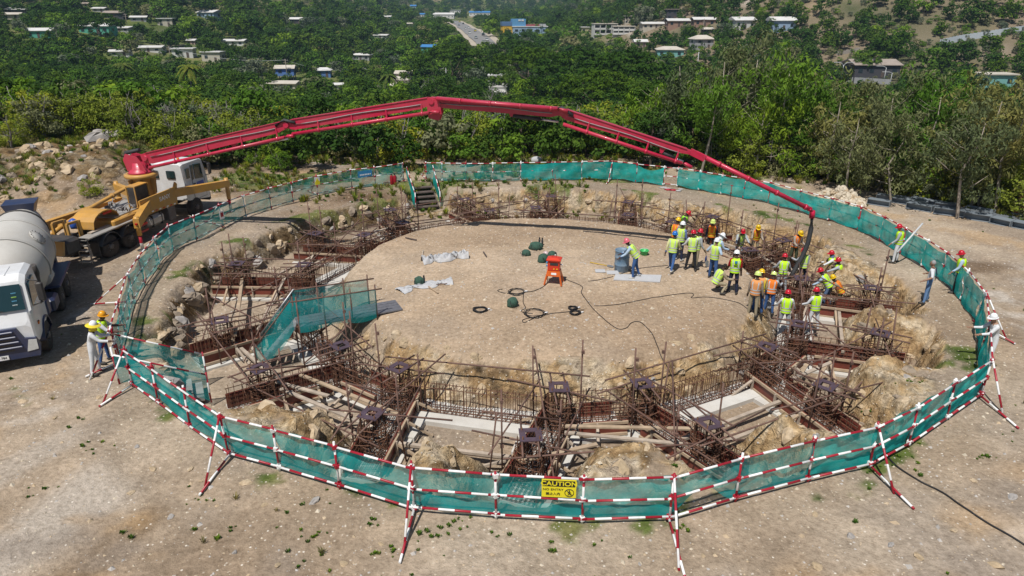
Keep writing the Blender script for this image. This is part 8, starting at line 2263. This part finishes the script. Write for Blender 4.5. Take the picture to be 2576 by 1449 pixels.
def point_stuff(name, pts, rots, scl, idx, coll, label, cat):
    me = bpy.data.meshes.new(name); me.vertices.add(len(pts)); me.vertices.foreach_set('co', np.array(pts, np.float32).ravel())
    for nm, ty, arr in (('rot', 'FLOAT', rots), ('sc', 'FLOAT', scl)):
        a = me.attributes.new(nm, ty, 'POINT'); a.data.foreach_set('value', np.array(arr, np.float32))
    a = me.attributes.new('pick', 'INT', 'POINT'); a.data.foreach_set('value', np.array(idx, np.int32))
    o = add(name, me, None, label, cat, kind='stuff')
    ng = bpy.data.node_groups.new(name + '_nodes', 'GeometryNodeTree')
    ng.interface.new_socket('Geometry', in_out='INPUT', socket_type='NodeSocketGeometry'); ng.interface.new_socket('Geometry', in_out='OUTPUT', socket_type='NodeSocketGeometry')
    gi = ng.nodes.new('NodeGroupInput'); go = ng.nodes.new('NodeGroupOutput'); ip = ng.nodes.new('GeometryNodeInstanceOnPoints'); ci = ng.nodes.new('GeometryNodeCollectionInfo')
    ci.inputs['Collection'].default_value = coll; ci.inputs['Separate Children'].default_value = True; ci.inputs['Reset Children'].default_value = True
    def na(nm, ty):
        n_ = ng.nodes.new('GeometryNodeInputNamedAttribute'); n_.data_type = ty; n_.inputs['Name'].default_value = nm; return n_.outputs['Attribute']
    cx_ = ng.nodes.new('ShaderNodeCombineXYZ'); ng.links.new(na('rot', 'FLOAT'), cx_.inputs[2])
    ng.links.new(gi.outputs[0], ip.inputs['Points']); ng.links.new(ci.outputs[0], ip.inputs['Instance']); ip.inputs['Pick Instance'].default_value = True
    ng.links.new(na('pick', 'INT'), ip.inputs['Instance Index']); ng.links.new(cx_.outputs[0], ip.inputs['Rotation'])
    sx = ng.nodes.new('ShaderNodeCombineXYZ'); s_a = na('sc', 'FLOAT')
    for k in range(3): ng.links.new(s_a, sx.inputs[k])
    ng.links.new(sx.outputs[0], ip.inputs['Scale']); ng.links.new(ip.outputs[0], go.inputs[0])
    md = o.modifiers.new('scatter', 'NODES'); md.node_group = ng
    return o
rs2 = np.random.default_rng(5)
point_stuff('far_woodland', [(a, b, c) for a, b, c, _ in WOOD], rs2.uniform(0, 6.28, len(WOOD)), [w[3] for w in WOOD], rs2.choice(5, len(WOOD), p=(.3, .28, .22, .14, .06)), pc, 'continuous green woodland covering the valley and the hills', 'woodland')
print('WOOD', len(WOOD))
bc = bpy.data.collections.new('bush_prototypes')
for i in (3, 4, 4): 
    cm = PROTO['far'][i][1]; o = bpy.data.objects.new('bush_prototype', cm); bc.objects.link(o)
point_stuff('hillside_bushes', [(a, b, c) for a, b, c, _ in BUSH], rs2.uniform(0, 6.28, len(BUSH)), [w[3] for w in BUSH], rs2.integers(0, 3, len(BUSH)), bc, 'grey green bushes dotted over the dry hillsides', 'bushes')
# low bushes and grass at the rim of the thicket, weeds on the site
def tuft_mesh(name, seed, mat, n=26, h=.30, w=.05):
    rs = np.random.default_rng(seed); V = []
    for k in range(n):
        a = rs.uniform(0, 6.28); r = rs.uniform(0, .16); p = np.array([math.cos(a) * r, math.sin(a) * r, 0]); d = np.array([math.cos(a), math.sin(a), 0]) * rs.uniform(.1, .7); hh = h * rs.uniform(.5, 1.2); s_ = np.array([-math.sin(a), math.cos(a), 0]) * w
        t = p + d * hh + [0, 0, hh]; m_ = p + d * hh * .35 + [0, 0, hh * .6]; V.append(np.array([p - s_ * .6, m_ - s_, t, m_ + s_]))
    V = np.concatenate(V); return quads_mesh(name, V, np.repeat(rs.uniform(0, 1, n), 4), mat)
L_WEED = leaf_mat('leaf_weed', (0.07, 0.15, 0.02), (0.16, 0.26, 0.045)); L_STRAW = leaf_mat('leaf_straw', (0.19, 0.18, 0.07), (0.34, 0.29, 0.14))
wc = bpy.data.collections.new('weed_prototypes')
for i, (mt, h_, w_) in enumerate(((L_WEED, .16, .06), (L_WEED, .22, .05), (L_STRAW, .40, .025), (L_SCRUB, .5, .03))):
    o = bpy.data.objects.new(f'weed_prototype_{i}', tuft_mesh('tuft', 40 + i, mt, 30, h_, w_)); wc.objects.link(o)
P_ = []; I_ = []; S_ = []
rr = random.Random(13)
clumps = [G(*q) for q in ((760, 1365), (715, 1270), (800, 1330), (820, 1400), (850, 1240), (940, 1300), (975, 1385), (1010, 1450), (1385, 1377), (1225, 1355), (1070, 1355), (720, 1330), (560, 1330), (1540, 1395), (330, 1340), (480, 1260), (100, 1230), (2210, 1000), (2290, 960), (2060, 1150), (1700, 1180), (2300, 1200), (2180, 1180), (2350, 1060), (2540, 1100), (1120, 1330), (1155, 1320), (1090, 1390), (1720, 1330), (2470, 1150), (200, 1060), (250, 1120), (2290, 1150))]
for c in clumps:
    for k in range(rr.randint(2, 7)):
        P_.append((c.x + rr.gauss(0, .22), c.y + rr.gauss(0, .16))); I_.append(rr.choice((0, 0, 1))); S_.append(rr.uniform(.12, .36))
for k in range(800):
    x, y = rr.uniform(-22, 24), rr.uniform(9, 46); r_ = math.hypot(x - CX, y - CY)
    if r_ < 14.3: continue
    if float(fbm(np.array([x * .5]), np.array([y * .5]), 3)[0]) < .55: continue
    P_.append((x, y)); I_.append(rr.choice((0, 1, 2))); S_.append(rr.uniform(.15, .4))
for k in range(9000):
    x = rr.uniform(-48, 34); e = rr.uniform(-9, 6); y = float(edge_y(x)) + e
    if rr.random() > (.25 + .12 * (e + 9) / 3): continue
    if float(fbm(np.array([x / 3.0]), np.array([y / 3.0]), 4)[0]) < .44 or (x > 6 and e < -1.5): continue
    P_.append((x, y)); I_.append(rr.choice((1, 2, 2, 3, 3))); S_.append(rr.uniform(.35, .95))
for k in range(5000):
    x, y = rr.uniform(-46, -19), rr.uniform(35, 56)
    if near_mask(_BG, x, y) < .1 or float(fbm(np.array([x / 3.5]), np.array([y / 3.5]), 4)[0]) < .45: continue
    P_.append((x, y)); I_.append(rr.choice((1, 2, 2, 3))); S_.append(rr.uniform(.3, .8))
point_stuff('weeds', [(a, b, hz(a, b)) for a, b in P_], [rr.uniform(0, 6.28) for _ in P_], S_, I_, wc, 'weeds and grass tufts on the bare ground and along the thicket', 'weeds')
for px, py, s_, lab in ((705, 425, .55, 'light green bush by the far left fence'), (640, 418, .3, 'low bush beside the light green bush'), (1790 - 1080, 432, .4, 'small bush right of the light green bush'), (232, 488, .3, 'lone small bush on the rocky bank'), (30, 372, .6, 'bush at the left edge of the bank'), (420, 390, .4, 'bush behind the pump truck cab'), (2395, 505, .5, 'grey green bush among the gum trunks'), (2330, 500, .45, 'silvery shrub behind the steel beams')):
    p = G(px, py); plant('scrub', p.x, p.y, s_, lab, 'single bushes', 2 if 'light' in lab else 4 if 'grey' in lab or 'silver' in lab else None)

# ------------------------------------------------------------------ the thin haze of the valley
hm = bpy.data.materials.new('valley_haze'); hm.use_nodes = True
hn_ = hm.node_tree; hn_.nodes.clear()
ho_ = hn_.nodes.new('ShaderNodeOutputMaterial'); hv = hn_.nodes.new('ShaderNodeVolumePrincipled')
hv.inputs['Color'].default_value = (0.50, 0.72, 1.0, 1); hv.inputs['Density'].default_value = 0.00015; hv.inputs['Anisotropy'].default_value = 0.0
hn_.links.new(hv.outputs[0], ho_.inputs['Volume'])
zmin = float(gz.min()) - 1.5; zmax = max(float(gz.max()), 40.0) + 30.0
mb = MB(); mb.box((0, 1970, (zmin + zmax) / 2), (5320, 4180, zmax - zmin))
mb.build('haze', hm, kind='stuff', label='thin blue haze filling the valley air', cat='haze')
